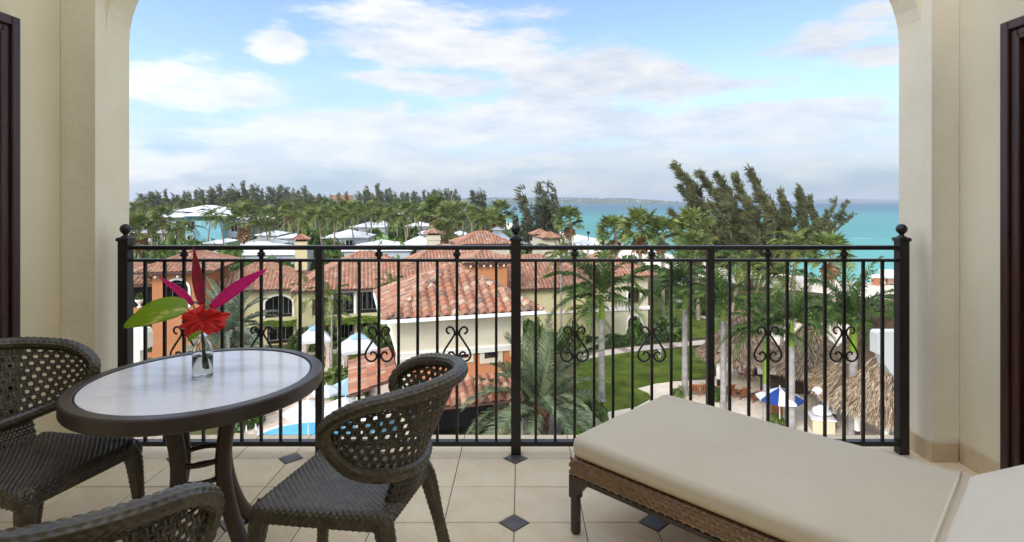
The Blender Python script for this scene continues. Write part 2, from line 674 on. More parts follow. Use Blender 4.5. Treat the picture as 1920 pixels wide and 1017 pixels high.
# ---- skirting tiles, children of the wall they sit on
def skirt(parent, p, q, hgt=.105):
    p, q = Vector(p), Vector(q)
    L = (q - p).length
    k = max(1, round(L / .32))
    dirv = (q - p) / L
    for i in range(k):
        m = MB()
        a, b = p + dirv * (L * i / k + .001), p + dirv * (L * (i + 1) / k - .001)
        m.bar(Vector((a.x, a.y, hgt / 2)), Vector((b.x, b.y, hgt / 2)), .016, hgt)
        bevel(m.build('skirting_tile', 'base_tile', parent), .003)


skirt(wall_right, (XR - .008, 1.2, 0), (XR - .008, 2.70, 0))
skirt(wall_right, (XR - .008, 2.712, 0), (XR - .008, Y_PIER - .018, 0))
skirt(arch, (PR - .008, Y_PIER - .016, 0), (PR - .008, 3.282, 0))
skirt(arch, (PR - .016, Y_PIER - .008, 0), (XR - .018, Y_PIER - .008, 0))
skirt(wall_left, (XL + .008, 1.4, 0), (XL + .008, 2.70, 0))
skirt(wall_left, (XL + .008, 2.712, 0), (XL + .008, Y_PIER - .018, 0))
skirt(arch, (PL + .008, Y_PIER - .016, 0), (PL + .008, 3.282, 0))
skirt(arch, (XL + .018, Y_PIER - .008, 0), (PL + .016, Y_PIER - .008, 0))

# ---- dark wooden door frames on the side walls
def door_frame(sign, xw, y1, ztop, label):
    t = thing('door_frame', label, 'door frame', (xw, y1, 0))
    y0 = -1.15
    def rect(name, ya, yb, za, zb, dpt):
        m = MB()
        xs = sorted((0.001 * -sign, -sign * dpt))
        m.box(xs[0], xs[1], ya, yb, za, zb)
        bevel(m.build(name, 'door_wood', t), .006)
    rect('jamb', -.045, 0, 0, ztop, .050)
    rect('moulding', -.080, -.0455, 0, ztop - .047, .036)
    rect('moulding', -.100, -.0805, 0, ztop - .082, .046)
    rect('door_panel', y0, -.1005, 0, ztop - .102, .016)
    rect('head', y0, -.0455, ztop - .046, ztop, .050)
    rect('head_moulding', y0, -.0805, ztop - .081, ztop - .0465, .036)
    rect('head_moulding', y0, -.1005, ztop - .101, ztop - .0815, .046)
    return t


door_frame(-1, XL, 2.727, 2.285, 'dark brown wooden door frame on the left balcony wall')
door_frame(1, XR, 2.712, 2.255, 'dark brown wooden door frame on the right balcony wall')

# ================================================================== RAILING
YR = 3.117
K = YR / F_PX
rx = lambda px: (px - VX) * K
rz = lambda py: EYE - (py - VY) * K
rail = thing('balcony_railing', 'black wrought iron railing with scroll ornaments along the balcony edge', 'railing', (0, YR, 0))
posts = [235.5, 967.5, 1690.5]
thick = [599.5, 1331.5]
PW = .027


def post_part(px, zt, name='post'):
    m = MB()
    x = rx(px)
    m.box(x - PW, x + PW, -PW, PW, 0.0, zt)
    bevel(m.build(name, 'iron', rail), .003)
    m = MB()
    m.box(x - PW - .007, x + PW + .007, -PW - .007, PW + .007, zt - .022, zt - .003)
    bevel(m.build('post_cap', 'iron', rail), .004)
    m = MB()
    r = .0285
    m.lathe([(.022, 0), (.024, .006), (.014, .012), (.011, .018), (.014, .022)] + [(r * math.sin(a), .022 + .026 - r * math.cos(a)) for a in np.linspace(.55, PI - .02, 12)], (x, 0, zt - .003), 20)
    m.build('ball_finial', 'iron', rail, smooth=True)


for px in posts:
    post_part(px, rz(445))
ztop_rail, zmid_rail, zbot_rail = rz(464.5), rz(488.3), rz(830)
spans = [(posts[0], posts[1]), (posts[1], posts[2])]
for a, b in spans:
    xa, xb = rx(a) + PW, rx(b) - PW
    m = MB()
    m.box(xa, xb, -.024, .024, ztop_rail - .012, ztop_rail + .012)
    bevel(m.build('top_rail', 'iron', rail), .007, 3)
    m = MB()
    m.box(xa, xb, -.017, .017, zmid_rail - .008, zmid_rail + .008)
    bevel(m.build('upper_rail', 'iron', rail), .003)
    m = MB()
    m.box(xa, xb, -.022, .022, zbot_rail - .014, zbot_rail + .012)
    bevel(m.build('bottom_rail', 'iron', rail), .003)
for px in thick:
    m = MB()
    x = rx(px)
    m.box(x - .0195, x + .0195, -.0195, .0195, .0, ztop_rail - .0125)
    bevel(m.build('intermediate_post', 'iron', rail), .003)
m = MB()
zl, zh = zbot_rail + .0122, zmid_rail - .0082
m.box(-.0072, .0072, -.0072, .0072, zl, zh)
baluster_mesh = m.mesh('baluster', 'iron')
m = MB()
m.lathe([(.014, 0), (.012, .004), (.011, .008), (.015, .013), (.025, .021), (.016, .025), (.026, .030), (.014, .038), (.010, .044), (.014, .0495)], (0, 0, zmid_rail + .0082), 16)
knob_mesh = m.mesh('knob', 'iron', True)
half = [(15, 665.5), (14.5, 661.5), (9.5, 660.5), (5.5, 664), (4.3, 669.5), (8, 675.5), (14, 678), (21, 675.5), (25.5, 667.5), (23.5, 658), (17.5, 648), (10.5, 637), (5.2, 628.5),
        (4.6, 622.5), (8, 616), (13, 613.2), (18, 615.5), (19.5, 620), (17, 625), (13.5, 625.5)]
scr = []
for sg in (-1, 1):
    m = MB()
    pts = catmull([(sg * p[0] * K, 0, rz(p[1])) for p in half], 5)
    m.tube(pts, .0058, 6)
    scr.append(m.mesh('scroll', 'iron', True))
m = MB()
m.box(-.0135, .0135, -.011, .011, -.008, .008)
collar_mesh = m.mesh('collar', 'iron')
secs = [posts[0], thick[0], posts[1], thick[1], posts[2]]
for a, b in zip(secs[:-1], secs[1:]):
    for i in range(1, 10):
        x = rx(a + (b - a) * i / 10 + (0.6 if i < 5 else -0.3))
        link('baluster', baluster_mesh, rail, (x, 0, 0))
        if i in (3, 7):
            link('knob', knob_mesh, rail, (x, 0, 0))
            link('scroll', scr[0], rail, (x, 0, 0))
            link('scroll', scr[1], rail, (x, 0, 0))
            link('collar', collar_mesh, rail, (x, 0, rz(626)))
            link('collar', collar_mesh, rail, (x, 0, rz(668)))

# ================================================================== WOVEN SURFACES
def woven(fn, nu, nv, Lu, Lv, pu, pv, amp, closed_v=False, seed=1, bond=True, var=.22):
    """grid of fn(u, v), u and v 0..1, raised into running-bond strand bumps pu by pv metres"""
    u = np.linspace(0, 1, nu)
    v = np.linspace(0, 1, nv, endpoint=not closed_v)
    U, V = np.meshgrid(u, v, indexing='ij')
    P = fn(U, V)
    e = 1e-3
    du = fn(np.clip(U + e, 0, 1), V) - fn(np.clip(U - e, 0, 1), V)
    dv = fn(U, V + e) - fn(U, V - e)
    N = np.cross(du, dv)
    N /= np.linalg.norm(N, axis=2, keepdims=True) + 1e-12
    nrow = max(2, round(Lv / pv))
    if closed_v and nrow % 2:
        nrow += 1
    row = V * nrow
    ri = np.floor(row + 1e-6)
    fr = row - ri
    cu = U * Lu / pu + (0.5 * (ri % 2) if bond else 0)
    fu = cu - np.floor(cu)
    hgt = np.sqrt(np.clip(np.sin(PI * fu), 0, 1)) * (0.25 + 0.75 * np.sqrt(np.clip(np.sin(PI * fr), 0, 1)))
    P = P + N * (amp * (hgt - .5))[..., None]
    rg = np.random.RandomState(seed)
    tab = rg.uniform(1 - var, 1 + var, (64, 64))
    tt = tab[(ri.astype(int)) % 64, np.floor(cu).astype(int) % 64]
    return P, np.repeat(tt[..., None], 3, axis=2)


def tube_fn(path, rad, flat=1.0):
    """surface round a polyline; rad a number or function of u"""
    pts = np.array([tuple(p) for p in path])
    seg = np.r_[0, np.cumsum(np.linalg.norm(np.diff(pts, axis=0), axis=1))]
    s = seg / seg[-1]
    tg = np.gradient(pts, axis=0)
    tg /= np.linalg.norm(tg, axis=1, keepdims=True) + 1e-12
    ups = []
    up = np.array([0, 0, 1.0]) if abs(tg[0][2]) < .9 else np.array([0, 1.0, 0])
    for t in tg:
        sd = np.cross(t, up)
        sd /= np.linalg.norm(sd) + 1e-12
        up = np.cross(sd, t)
        ups.append(np.r_[sd, up])
    ups = np.array(ups)

    def fn(U, V):
        Uc = np.clip(U, 0, 1)
        p = np.stack([np.interp(Uc, s, pts[:, k]) for k in range(3)], -1)
        fr = np.stack([np.interp(Uc, s, ups[:, k]) for k in range(6)], -1)
        r = rad(Uc) if callable(rad) else rad
        r = np.asarray(r)[..., None] if np.ndim(r) else r
        a = 2 * PI * V
        return p + fr[..., :3] * (np.cos(a)[..., None] * r) + fr[..., 3:] * (np.sin(a)[..., None] * r * flat)
    return fn, seg[-1]


def woven_tube(name, mat, path, rad, parent, pu=.02, pv=.010, amp=.0035, seed=1, closed=False, flat=1.0):
    fn, L = tube_fn(path, rad, flat)
    r = rad if not callable(rad) else float(np.mean(rad(np.linspace(0, 1, 9))))
    per = 2 * PI * r * (1 + flat) / 2
    nu = int(L / pu * 5) + 2
    nrow = max(4, 2 * round(per / pv / 2))
    P, Tt = woven(fn, nu, nrow * 3, L, nrow * pv, pu, pv, amp, True, seed)
    m = MB()
    m.grid(P, False, True, Tt)
    for end in (0, -1):
        c = P[end].mean(axis=0)
        m.add(np.vstack([P[end], c[None]]), [(i, (i + 1) % len(P[end]), len(P[end])) for i in range(len(P[end]))])
    return m.build(name, mat, parent, smooth=True)


# ================================================================== WICKER CHAIR
SEAT_H = .475


def make_chair():
    """front towards -y, backrest towards +y"""
    t = thing('wicker_chair', '', 'chair')
    hw, hd, r, sk = .214, .222, .03, .050

    def fold(a, half):
        s = np.abs(a)
        flat_ = half - r
        arc = r * PI / 2
        th = np.clip((s - flat_) / r, 0, PI / 2)
        pos = np.where(s < flat_, s, flat_ + r * np.sin(th))
        drop = np.where(s < flat_, 0, r * (1 - np.cos(th))) + np.clip(s - flat_ - arc, 0, None)
        return np.sign(a) * pos, drop
    EX = hw - r + r * PI / 2 + sk * .5
    EY = hd - r + r * PI / 2 + sk * .5

    def seat(U, V):
        a, b = (V * 2 - 1) * EX, (U * 2 - 1) * EY
        x, d1 = fold(a, hw)
        y, d2 = fold(b, hd)
        dip = .012 * (1 - np.clip((x / hw) ** 2, 0, 1)) * (1 - np.clip((y / hd) ** 2, 0, 1))
        wid = 1 + .06 * (-y / hd)
        z = SEAT_H - np.minimum(np.maximum(d1, d2) + .25 * np.minimum(d1, d2), .058) - dip + .012 * np.clip(-y / hd - .6, 0, 1) * -1
        rc = np.clip((np.abs(x) / hw) ** 6 + (np.abs(y) / hd) ** 6 - 1, 0, 1) * .03
        return np.stack([x * wid * (1 - rc), y * (1 - rc), z], -1)
    P, Tt = woven(lambda U, V: seat(V, U), 140, 200, 2 * EX, 2 * EY, .021, .0105, .0062, seed=3)
    m = MB()
    m.grid(P[:, ::-1], tint=Tt[:, ::-1])
    m.build('seat', 'wicker', t, smooth=True)
    m = MB()
    m.box(-hw + .02, hw - .02, -hd + .02, hd - .02, SEAT_H - .045, SEAT_H - .025)
    m.build('seat_frame', 'gasket', t)
    for sx in (-1, 1):
        fl = catmull([(sx * (hw - .045), -hd + .035, SEAT_H - .02), (sx * (hw - .020), -hd + .022, SEAT_H - .07), (sx * (hw - .010), -hd + .010, SEAT_H - .2), (sx * (hw + .005), -hd - .01, 0)], 6)
        woven_tube('leg', 'wicker', fl, lambda u: .033 - .013 * np.clip(u * 2.2, 0, 1), t, .020, .0115, .0042, 5 + sx)
        bl = catmull([(sx * (hw - .055), hd - .035, SEAT_H - .02), (sx * (hw - .035), hd - .012, SEAT_H - .07), (sx * (hw - .025), hd + .02, SEAT_H - .2), (sx * (hw - .012), hd + .085, 0)], 6)
        woven_tube('leg', 'wicker', bl, lambda u: .033 - .013 * np.clip(u * 2.2, 0, 1), t, .020, .0115, .0042, 9 + sx)
    # ---- backrest: band bent round the back, cane panel inside a rolled rim
    PHI = R(87)

    def band(phi, q):
        """phi angle from the back, q 0 bottom .. 1 top"""
        a = np.clip(np.abs(phi) / PHI, 0, 1)
        zb = .548 + .100 * a ** 2
        zt = .838 - .055 * a ** 2
        x = (.238 + .026 * q) * np.sin(phi)
        y = .040 + (.21 + .13 * q) * np.cos(phi)
        z = zb + q * (zt - zb)
        return np.stack([x, y, z], -1)
    RA = .285
    arc_len = 2 * PHI * RA
    hgt = .27
    # outline: rounded rectangle in (s, w)
    S2, W2, rc = arc_len / 2, hgt / 2, .125
    out = []
    for cx_, cy_, a0 in ((S2 - rc, W2 - rc, 0), (-S2 + rc, W2 - rc, 90), (-S2 + rc, -W2 + rc, 180), (S2 - rc, -W2 + rc, 270)):
        for k in range(13):
            a = R(a0 + 90 * k / 12)
            out.append((cx_ + rc * math.cos(a), cy_ + rc * math.sin(a)))
    dense = []
    for i in range(len(out)):
        p, q = out[i], out[(i + 1) % len(out)]
        k = max(1, int(math.dist(p, q) / .02))
        dense += [(p[0] + (q[0] - p[0]) * j / k, p[1] + (q[1] - p[1]) * j / k) for j in range(k)]
    dense.append(dense[0])
    surf = lambda s, w_: band(np.asarray(s) / RA, np.asarray(w_) / hgt + .5)
    rim_path = [tuple(surf(s, w_)) for s, w_ in dense]
    woven_tube('back_rim', 'wicker', rim_path, .0235, t, .022, .0118, .0052, 21)

    def inside(s, w_):
        qx, qy = abs(s) - (S2 - rc), abs(w_) - (W2 - rc)
        if qx <= 0 and qy <= 0:
            return True
        return math.hypot(max(qx, 0), max(qy, 0)) <= rc - .004 and abs(s) < S2 and abs(w_) < W2
    m = MB()
    rg = random.Random(4)
    PU, PV, HR = .0345, .0262, .0080
    nrow = int(hgt / PV) + 1
    ncol = int(arc_len / PU) + 2
    OUT = [(-.5, -.40), (-.42, -.5), (.42, -.5), (.5, -.40), (.5, .40), (.42, .5), (-.42, .5), (-.5, .40)]
    for r_ in range(nrow):
        for c_ in range(ncol):
            cs = (c_ + (.5 if r_ % 2 else 0) - ncol / 2) * PU
            cw = (r_ + .5 - nrow / 2) * PV
            if not inside(cs, cw):
                continue
            j = rg.uniform(.85, 1.12)
            ring0 = [(cs + a_ * PU * 1.02, cw + b_ * PV * 1.02) for a_, b_ in OUT]
            angs = [math.atan2(b_, a_) for a_, b_ in OUT]
            ring2 = [(cs + HR * j * math.cos(a_) * 1.05, cw + HR * j * math.sin(a_)) for a_ in angs]
            ring1 = [((p_[0] * .5 + q_[0] * .5), (p_[1] * .5 + q_[1] * .5)) for p_, q_ in zip(ring0, ring2)]
            rows = []
            for ring, lift in ((ring0, -.0008), (ring1, .0022), (ring2, -.0012)):
                A = np.array([surf(p_[0], p_[1]) for p_ in ring])
                nrm = A - np.array([0, .04, 0])
                nrm[:, 2] = 0
                nrm /= np.linalg.norm(nrm, axis=1, keepdims=True)
                rows.append(A + nrm * lift)
            g = rg.uniform(.7, 1.25)
            m.grid(np.array(rows), False, True, tint=(g, g, g))
    m.build('cane_panel', 'wicker', t, smooth=True, kind='stuff').modifiers.new('thick', 'SOLIDIFY').thickness = .003
    # woven support between seat and backrest
    def sup(U, V):
        phi = (V * 2 - 1) * R(34)
        base = np.stack([.215 * np.sin(phi) * 1.05, -.045 + .262 * np.cos(phi), np.full_like(phi, SEAT_H - .03)], -1)
        top_ = surf(phi * RA, np.full_like(phi, -hgt / 2))
        return base + (top_ - base) * U[..., None]
    P, Tt = woven(lambda U, V: sup(V, U), 110, 36, .45, .11, .021, .0105, .005, seed=8)
    m = MB()
    m.grid(P, tint=Tt)
    sp = m.build('back_support', 'wicker', t, smooth=True)
    md = sp.modifiers.new('thick', 'SOLIDIFY')
    md.thickness = .018
    return t


def face(o, x, y, dirx, diry):
    o.location = (x, y, 0)
    o.rotation_euler = (0, 0, math.atan2(diry, dirx) + PI / 2)


ch2 = make_chair()
face(ch2, -.578, 1.892, -.98, .19)
ch2['label'] = 'dark woven wicker chair between the round table and the chaise, seen in full'
ch2['group'] = 'wicker chairs around the table'
ch1 = copy_tree(ch2)
face(ch1, -1.745, 2.035, .97, -.21)
ch1['label'] = 'dark woven wicker chair against the left wall, cut by the picture edge'
ch3 = copy_tree(ch2)
face(ch3, -.940, 1.280, math.cos(R(94)), math.sin(R(94)))
ch3['label'] = 'nearest wicker chair, only its rolled back rim showing at the bottom left'

# ================================================================== ROUND TABLE
TH, TR, TX, TY = .70, .45, -1.27, 2.24
tab = thing('round_table', 'round table with white marble top and dark brown metal rim', 'table', (TX, TY, 0))
m = MB()
m.lathe([(TR - .042, TH - .004), (TR - .040, TH), (TR - .006, TH), (TR - .001, TH - .004), (TR, TH - .010), (TR, TH - .050), (TR - .004, TH - .056), (TR - .03, TH - .056), (TR - .03, TH - .03), (TR - .042, TH - .03), (TR - .042, TH - .004)], seg=128, cap=False)
m.build('rim', 'rim_metal', tab, smooth=False)
m = MB()
m.lathe([(TR - .0422, TH - .02), (TR - .0422, TH - .0045), (TR - .048, TH - .0045), (TR - .048, TH - .02)], seg=128, cap=False)
m.build('gasket', 'gasket', tab)
m = MB()
m.lathe([(.001, TH - .028), (TR - .0485, TH - .028), (TR - .0485, TH - .005), (TR - .0505, TH - .003), (.001, TH - .003)], seg=128, cap=False)
m.build('marble_top', 'marble', tab)
m = MB()
m.lathe([(.001, TH - .052), (TR - .034, TH - .052), (TR - .034, TH - .032), (.001, TH - .032)], seg=64, cap=False)
m.build('under_plate', 'bronze_metal', tab)
for k in range(4):
    a = R(71 + 90 * k)
    prof = [(.175, TH - .05), (.138, TH - .14), (.110, TH - .27), (.108, TH - .38), (.138, TH - .50), (.195, TH - .62), (.255, .012)]
    pts = catmull([(p[0] * math.cos(a), p[0] * math.sin(a), p[1]) for p in prof], 6)
    m = MB()
    m.tube(pts, .029, 12)
    o = m.build('leg', 'bronze_metal', tab, smooth=True)
m = MB()
ring = [(.092 * math.cos(a), .092 * math.sin(a), TH - .315) for a in np.linspace(0, 2 * PI, 33)]
m.tube(ring, .011, 8)
m.build('ring', 'bronze_metal', tab, smooth=True)
m = MB()
ring = [(.094 * math.cos(a), .094 * math.sin(a), TH - .385) for a in np.linspace(0, 2 * PI, 33)]
m.tube(ring, .011, 8)
m.build('ring', 'bronze_metal', tab, smooth=True)

# ================================================================== VASE AND FLOWERS
VS = .00212
vase = thing('bud_vase', 'small clear glass bottle vase holding water on the round table', 'vase', (TX, TY, TH - .0025))
ro = .0375
prof_o = [(ro - .006, 0), (ro - .001, .003), (ro, .008), (ro, .105), (ro - .002, .118), (ro - .010, .134), (.0185, .146), (.0165, .152), (.0165, .172), (.0215, .178), (.0225, .184), (.020, .189)]
prof_i = [(.0145, .189), (.0135, .175), (.0135, .152), (.0155, .145), (ro - .0135, .133), (ro - .005, .118), (ro - .0032, .105), (ro - .0032, .012), (ro - .006, .007), (.001, .006)]
m = MB()
m.lathe([(.001, 0)] + prof_o + prof_i, seg=40, cap=False)
m.build('bottle', 'clear_glass', vase, smooth=True)
m = MB()
m.lathe([(.001, .0056), (ro - .0056, .0068), (ro - .0028, .0115), (ro - .0028, .085), (.001, .085)], seg=40, cap=False)
m.build('water', 'vase_water', vase, smooth=True)


def fl(px, py, dy=0.0):
    """point near the vase: photo offsets are turned into metres at the vase's own distance"""
    return at(px, py, TY + dy)


def leaf_blade(name, mat, base, mid, tip, width, normal, label, cat, stem_to=None, fold=.18, shape=None, n=22, curl=0.0):
    base, mid, tip, normal = Vector(base), Vector(mid), Vector(tip), Vector(normal).normalized()
    rows = []
    for i in range(n + 1):
        u = i / n
        c = (1 - u) ** 2 * base + 2 * u * (1 - u) * mid + u * u * tip
        d = (2 * (1 - u) * (mid - base) + 2 * u * (tip - mid)).normalized()
        sd = d.cross(normal).normalized()
        nn = sd.cross(d)
        wv = width * (shape(u) if shape else (math.sin(PI * min(1, u * .92 + .06)) ** .8))
        rows.append([c + sd * (wv * q) + nn * (fold * wv * abs(q) + curl * wv * math.sin(9 * u + q * 2) * abs(q)) for q in (-1, -.66, -.33, 0, .33, .66, 1)])
    m = MB()
    org = base.copy()
    P = np.array([[tuple(p - org) for p in r] for r in rows])
    m.grid(P)
    o = m.build(name, mat, None, smooth=True, loc=org)
    md = o.modifiers.new('thick', 'SOLIDIFY')
    md.thickness = .0009
    tag(o, label, cat)
    if stem_to is not None:
        m = MB()
        m.tube(catmull([(0, 0, 0), tuple((Vector(stem_to[0]) - org)), tuple((Vector(stem_to[1]) - org))], 6), .0028, 8)
        m.build('stem', 'stem', o, smooth=True)
    return o


neck = fl(378, 622)
inbot = Vector((TX + .008, TY, TH + .03))
leaf_blade('ti_leaf', 'ti_leaf', fl(396, 578, .01), fl(440, 540, .01), fl(503, 504, -.01), .027, (0.2, -1, .5), 'long magenta leaf pointing up to the right from the vase', 'leaf', (fl(381, 615), inbot), shape=lambda u: max(.02, math.sin(PI * min(1, .12 + u * .9)) ** .75))
leaf_blade('ti_leaf', 'ti_leaf', fl(362, 572, .01), fl(345, 548, .01), fl(296, 519, -.01), .0155, (-.2, -1, .5), 'short magenta leaf leaning left above the green leaf', 'leaf', (fl(377, 615), inbot + Vector((-.008, .004, 0))), shape=lambda u: max(.02, math.sin(PI * min(1, .12 + u * .9)) ** .8))
leaf_blade('ti_leaf', 'ti_leaf_dark', fl(377, 572, .02), fl(371, 525, .02), fl(363, 462, .0), .022, (.5, -1, 0), 'upright dark red and magenta leaf standing tallest in the vase', 'leaf', (fl(379, 615), inbot + Vector((0, .008, 0))), shape=lambda u: max(.015, (math.sin(PI * min(1, .10 + u * .75)) ** .9) * (1 - u ** 3 * .9)), fold=.4)
leaf_blade('pothos_leaf', 'pothos', fl(350, 578, -.02), fl(300, 575, -.04), fl(232, 613, -.06), .068, (-.05, -.75, .66), 'broad green leaf with yellow marbling hanging left of the flower', 'leaf', (fl(378, 612), inbot + Vector((.006, -.008, 0))), shape=lambda u: (math.sin(PI * min(1, u * .93 + .05)) ** .62) * (1 - .28 * u), fold=.10, curl=.05)
leaf_blade('pothos_leaf', 'pothos', fl(386, 617, -.03), fl(368, 622, -.05), fl(352, 640, -.05), .014, (0, -1, .4), 'small green and cream leaf under the red flower', 'leaf', (fl(379, 618), inbot + Vector((.01, -.004, 0))))
# hibiscus
hib = thing('hibiscus_flower', 'ruffled red hibiscus flower standing in the glass vase', 'flower', fl(381, 598, -.03))
rgp = np.random.RandomState(5)
for k in range(6):
    ang = R([18, 332, 98, 160, 222, 275][k])
    m = MB()
    nu, nvv = 18, 21
    P = np.zeros((nu, nvv, 3))
    L = [.098, .088, .082, .084, .104, .050][k]
    wdt = [.060, .052, .048, .050, .042, .036][k]
    ph = rgp.uniform(0, 6)
    for i in range(nu):
        u = i / (nu - 1)
        for j in range(nvv):
            q = j / (nvv - 1) * 2 - 1
            rr = L * (.08 + .92 * u) * (1 - .34 * q * q * u * u) * (1 + .05 * u * math.sin(q * 9 + ph))
            w_ = wdt * (.15 + .85 * math.sin(min(1, u * 1.15) * PI / 2)) * q
            ruff = .013 * u * u * math.sin(q * 5.0 + ph) + .005 * u * u * math.sin(q * 15 + ph * 2)
            out_ = -.028 * u + .030 * u * u * u + ruff - .004 * abs(q)
            ca, sa = math.cos(ang), math.sin(ang)
            x, z = rr * ca - w_ * sa, (rr * sa + w_ * ca) * .72
            P[i, j] = (x, out_ * 1.3 - (k % 2) * .008, z + .25 * out_ - .10 * u * u * .10)
    m.grid(P)
    o = m.build('petal', 'petal_red', hib, smooth=True)
    md = o.modifiers.new('thick', 'SOLIDIFY')
    md.thickness = .0008
m = MB()
m.tube([(0, -.004, 0), (.006, -.03, .004), (.014, -.055, .004)], [.004, .003, .002], 8)
for k in range(14):
    a = k * 2.4
    c = Vector((.010 + .0003 * k, -.035 - .0014 * k, .004))
    m.tube([c, c + Vector((.004 * math.cos(a), -.002, .004 * math.sin(a)))], .0009, 5)
m.build('stamen', 'stamen', hib, smooth=True)
m = MB()
m.tube([(0, .01, 0), tuple(neck - Vector(hib.location) + Vector((0, 0, -.01))), tuple(inbot + Vector((.012, 0, .0)) - Vector(hib.location))], .003, 8)
m.build('stem', 'stem', hib, smooth=True)

# ================================================================== CHAISE
CL, CW = Vector((.716, -.698, 0)), Vector((.698, .716, 0))
C0 = Vector((.205, 2.368, 0))
chaise = thing('chaise_lounge', 'wide brown wicker chaise lounge with beige cushion on the right', 'chaise lounge', tuple(C0), math.atan2(CL.y, CL.x))
# local: x along the length (towards the viewer's right), y across (away)
LEN, WID = 1.95, .80
FT, FB = .312, .247


def rail_fn(p, q, hgt_, thick_):
    p, q = np.array(p, float), np.array(q, float)
    d = (q - p) / np.linalg.norm(q - p)
    nrm = np.array([-d[1], d[0], 0])
    per = 2 * (hgt_ + thick_)

    def fn(U, V):
        a = (V % 1.0) * per
        x = np.zeros_like(a)
        z = np.zeros_like(a)
        h2, t2 = hgt_ / 2, thick_ / 2
        c1_ = a < hgt_
        x[c1_], z[c1_] = t2, a[c1_] - h2
        c2_ = (a >= hgt_) & (a < hgt_ + thick_)
        x[c2_], z[c2_] = t2 - (a[c2_] - hgt_), h2
        c3_ = (a >= hgt_ + thick_) & (a < 2 * hgt_ + thick_)
        x[c3_], z[c3_] = -t2, h2 - (a[c3_] - hgt_ - thick_)
        c4_ = a >= 2 * hgt_ + thick_
        x[c4_], z[c4_] = -t2 + (a[c4_] - 2 * hgt_ - thick_), -h2
        base = p + (q - p) * np.clip(U, 0, 1)[..., None]
        return base + nrm * x[..., None] + np.array([0, 0, 1.0]) * z[..., None]
    return fn, per


for nm, p, q in (('side_rail', (0, .02, 0), (LEN, .02, 0)), ('side_rail', (0, WID - .02, 0), (LEN, WID - .02, 0)), ('end_rail', (.02, .04, 0), (.02, WID - .04, 0))):
    zc_ = (FT + FB) / 2
    p, q = (p[0], p[1], zc_), (q[0], q[1], zc_)
    fn, per = rail_fn(p, q, FT - FB, .04)
    Lq = math.dist(p, q)
    P, Tt = woven(fn, int(Lq / .030 * 6) + 2, 64, Lq, per, .036, .0160, .0120, True, 31, var=.16)
    m = MB()
    m.grid(P, False, True, Tt)
    m.build(nm, 'wicker_brown', chaise, smooth=True)
m = MB()
m.box(.002, LEN, .004, .036, FB - .022, FB - .004)
m.box(.002, LEN, WID - .036, WID - .004, FB - .022, FB - .004)
m.box(.004, .036, .0365, WID - .0365, FB - .022, FB - .004)
m.build('under_frame', 'bronze_metal', chaise)
m = MB()
m.box(.04, LEN, .04, WID - .04, FT - .03, FT - .012)
m.build('deck', 'wicker_brown', chaise)
for lx in (.018, LEN - .4):
    for ly in (.018, WID - .018):
        m = MB()
        m.tube([(lx, ly, FB - .02), (lx, ly, .014), (lx, ly, .004), (lx, ly, 0)], [.0215, .0215, .019, .012], 14)
        sgy = 1 if ly < .4 else -1
        y0_, y1_ = ly - .0205, ly + .0205
        m.add([(lx - .022, y0_, FB), (lx + .085, y0_, FB), (lx + .022, y0_, FB - .075), (lx + .022, y0_, FB - .095), (lx - .022, y0_, FB - .095),
               (lx - .022, y1_, FB), (lx + .085, y1_, FB), (lx + .022, y1_, FB - .075), (lx + .022, y1_, FB - .095), (lx - .022, y1_, FB - .095)],
              [(4, 3, 2, 1, 0), (5, 6, 7, 8, 9), (0, 1, 6, 5), (1, 2, 7, 6), (2, 3, 8, 7), (3, 4, 9, 8), (4, 0, 5, 9)])
        bevel(m.build('leg', 'bronze_metal', chaise), .003)


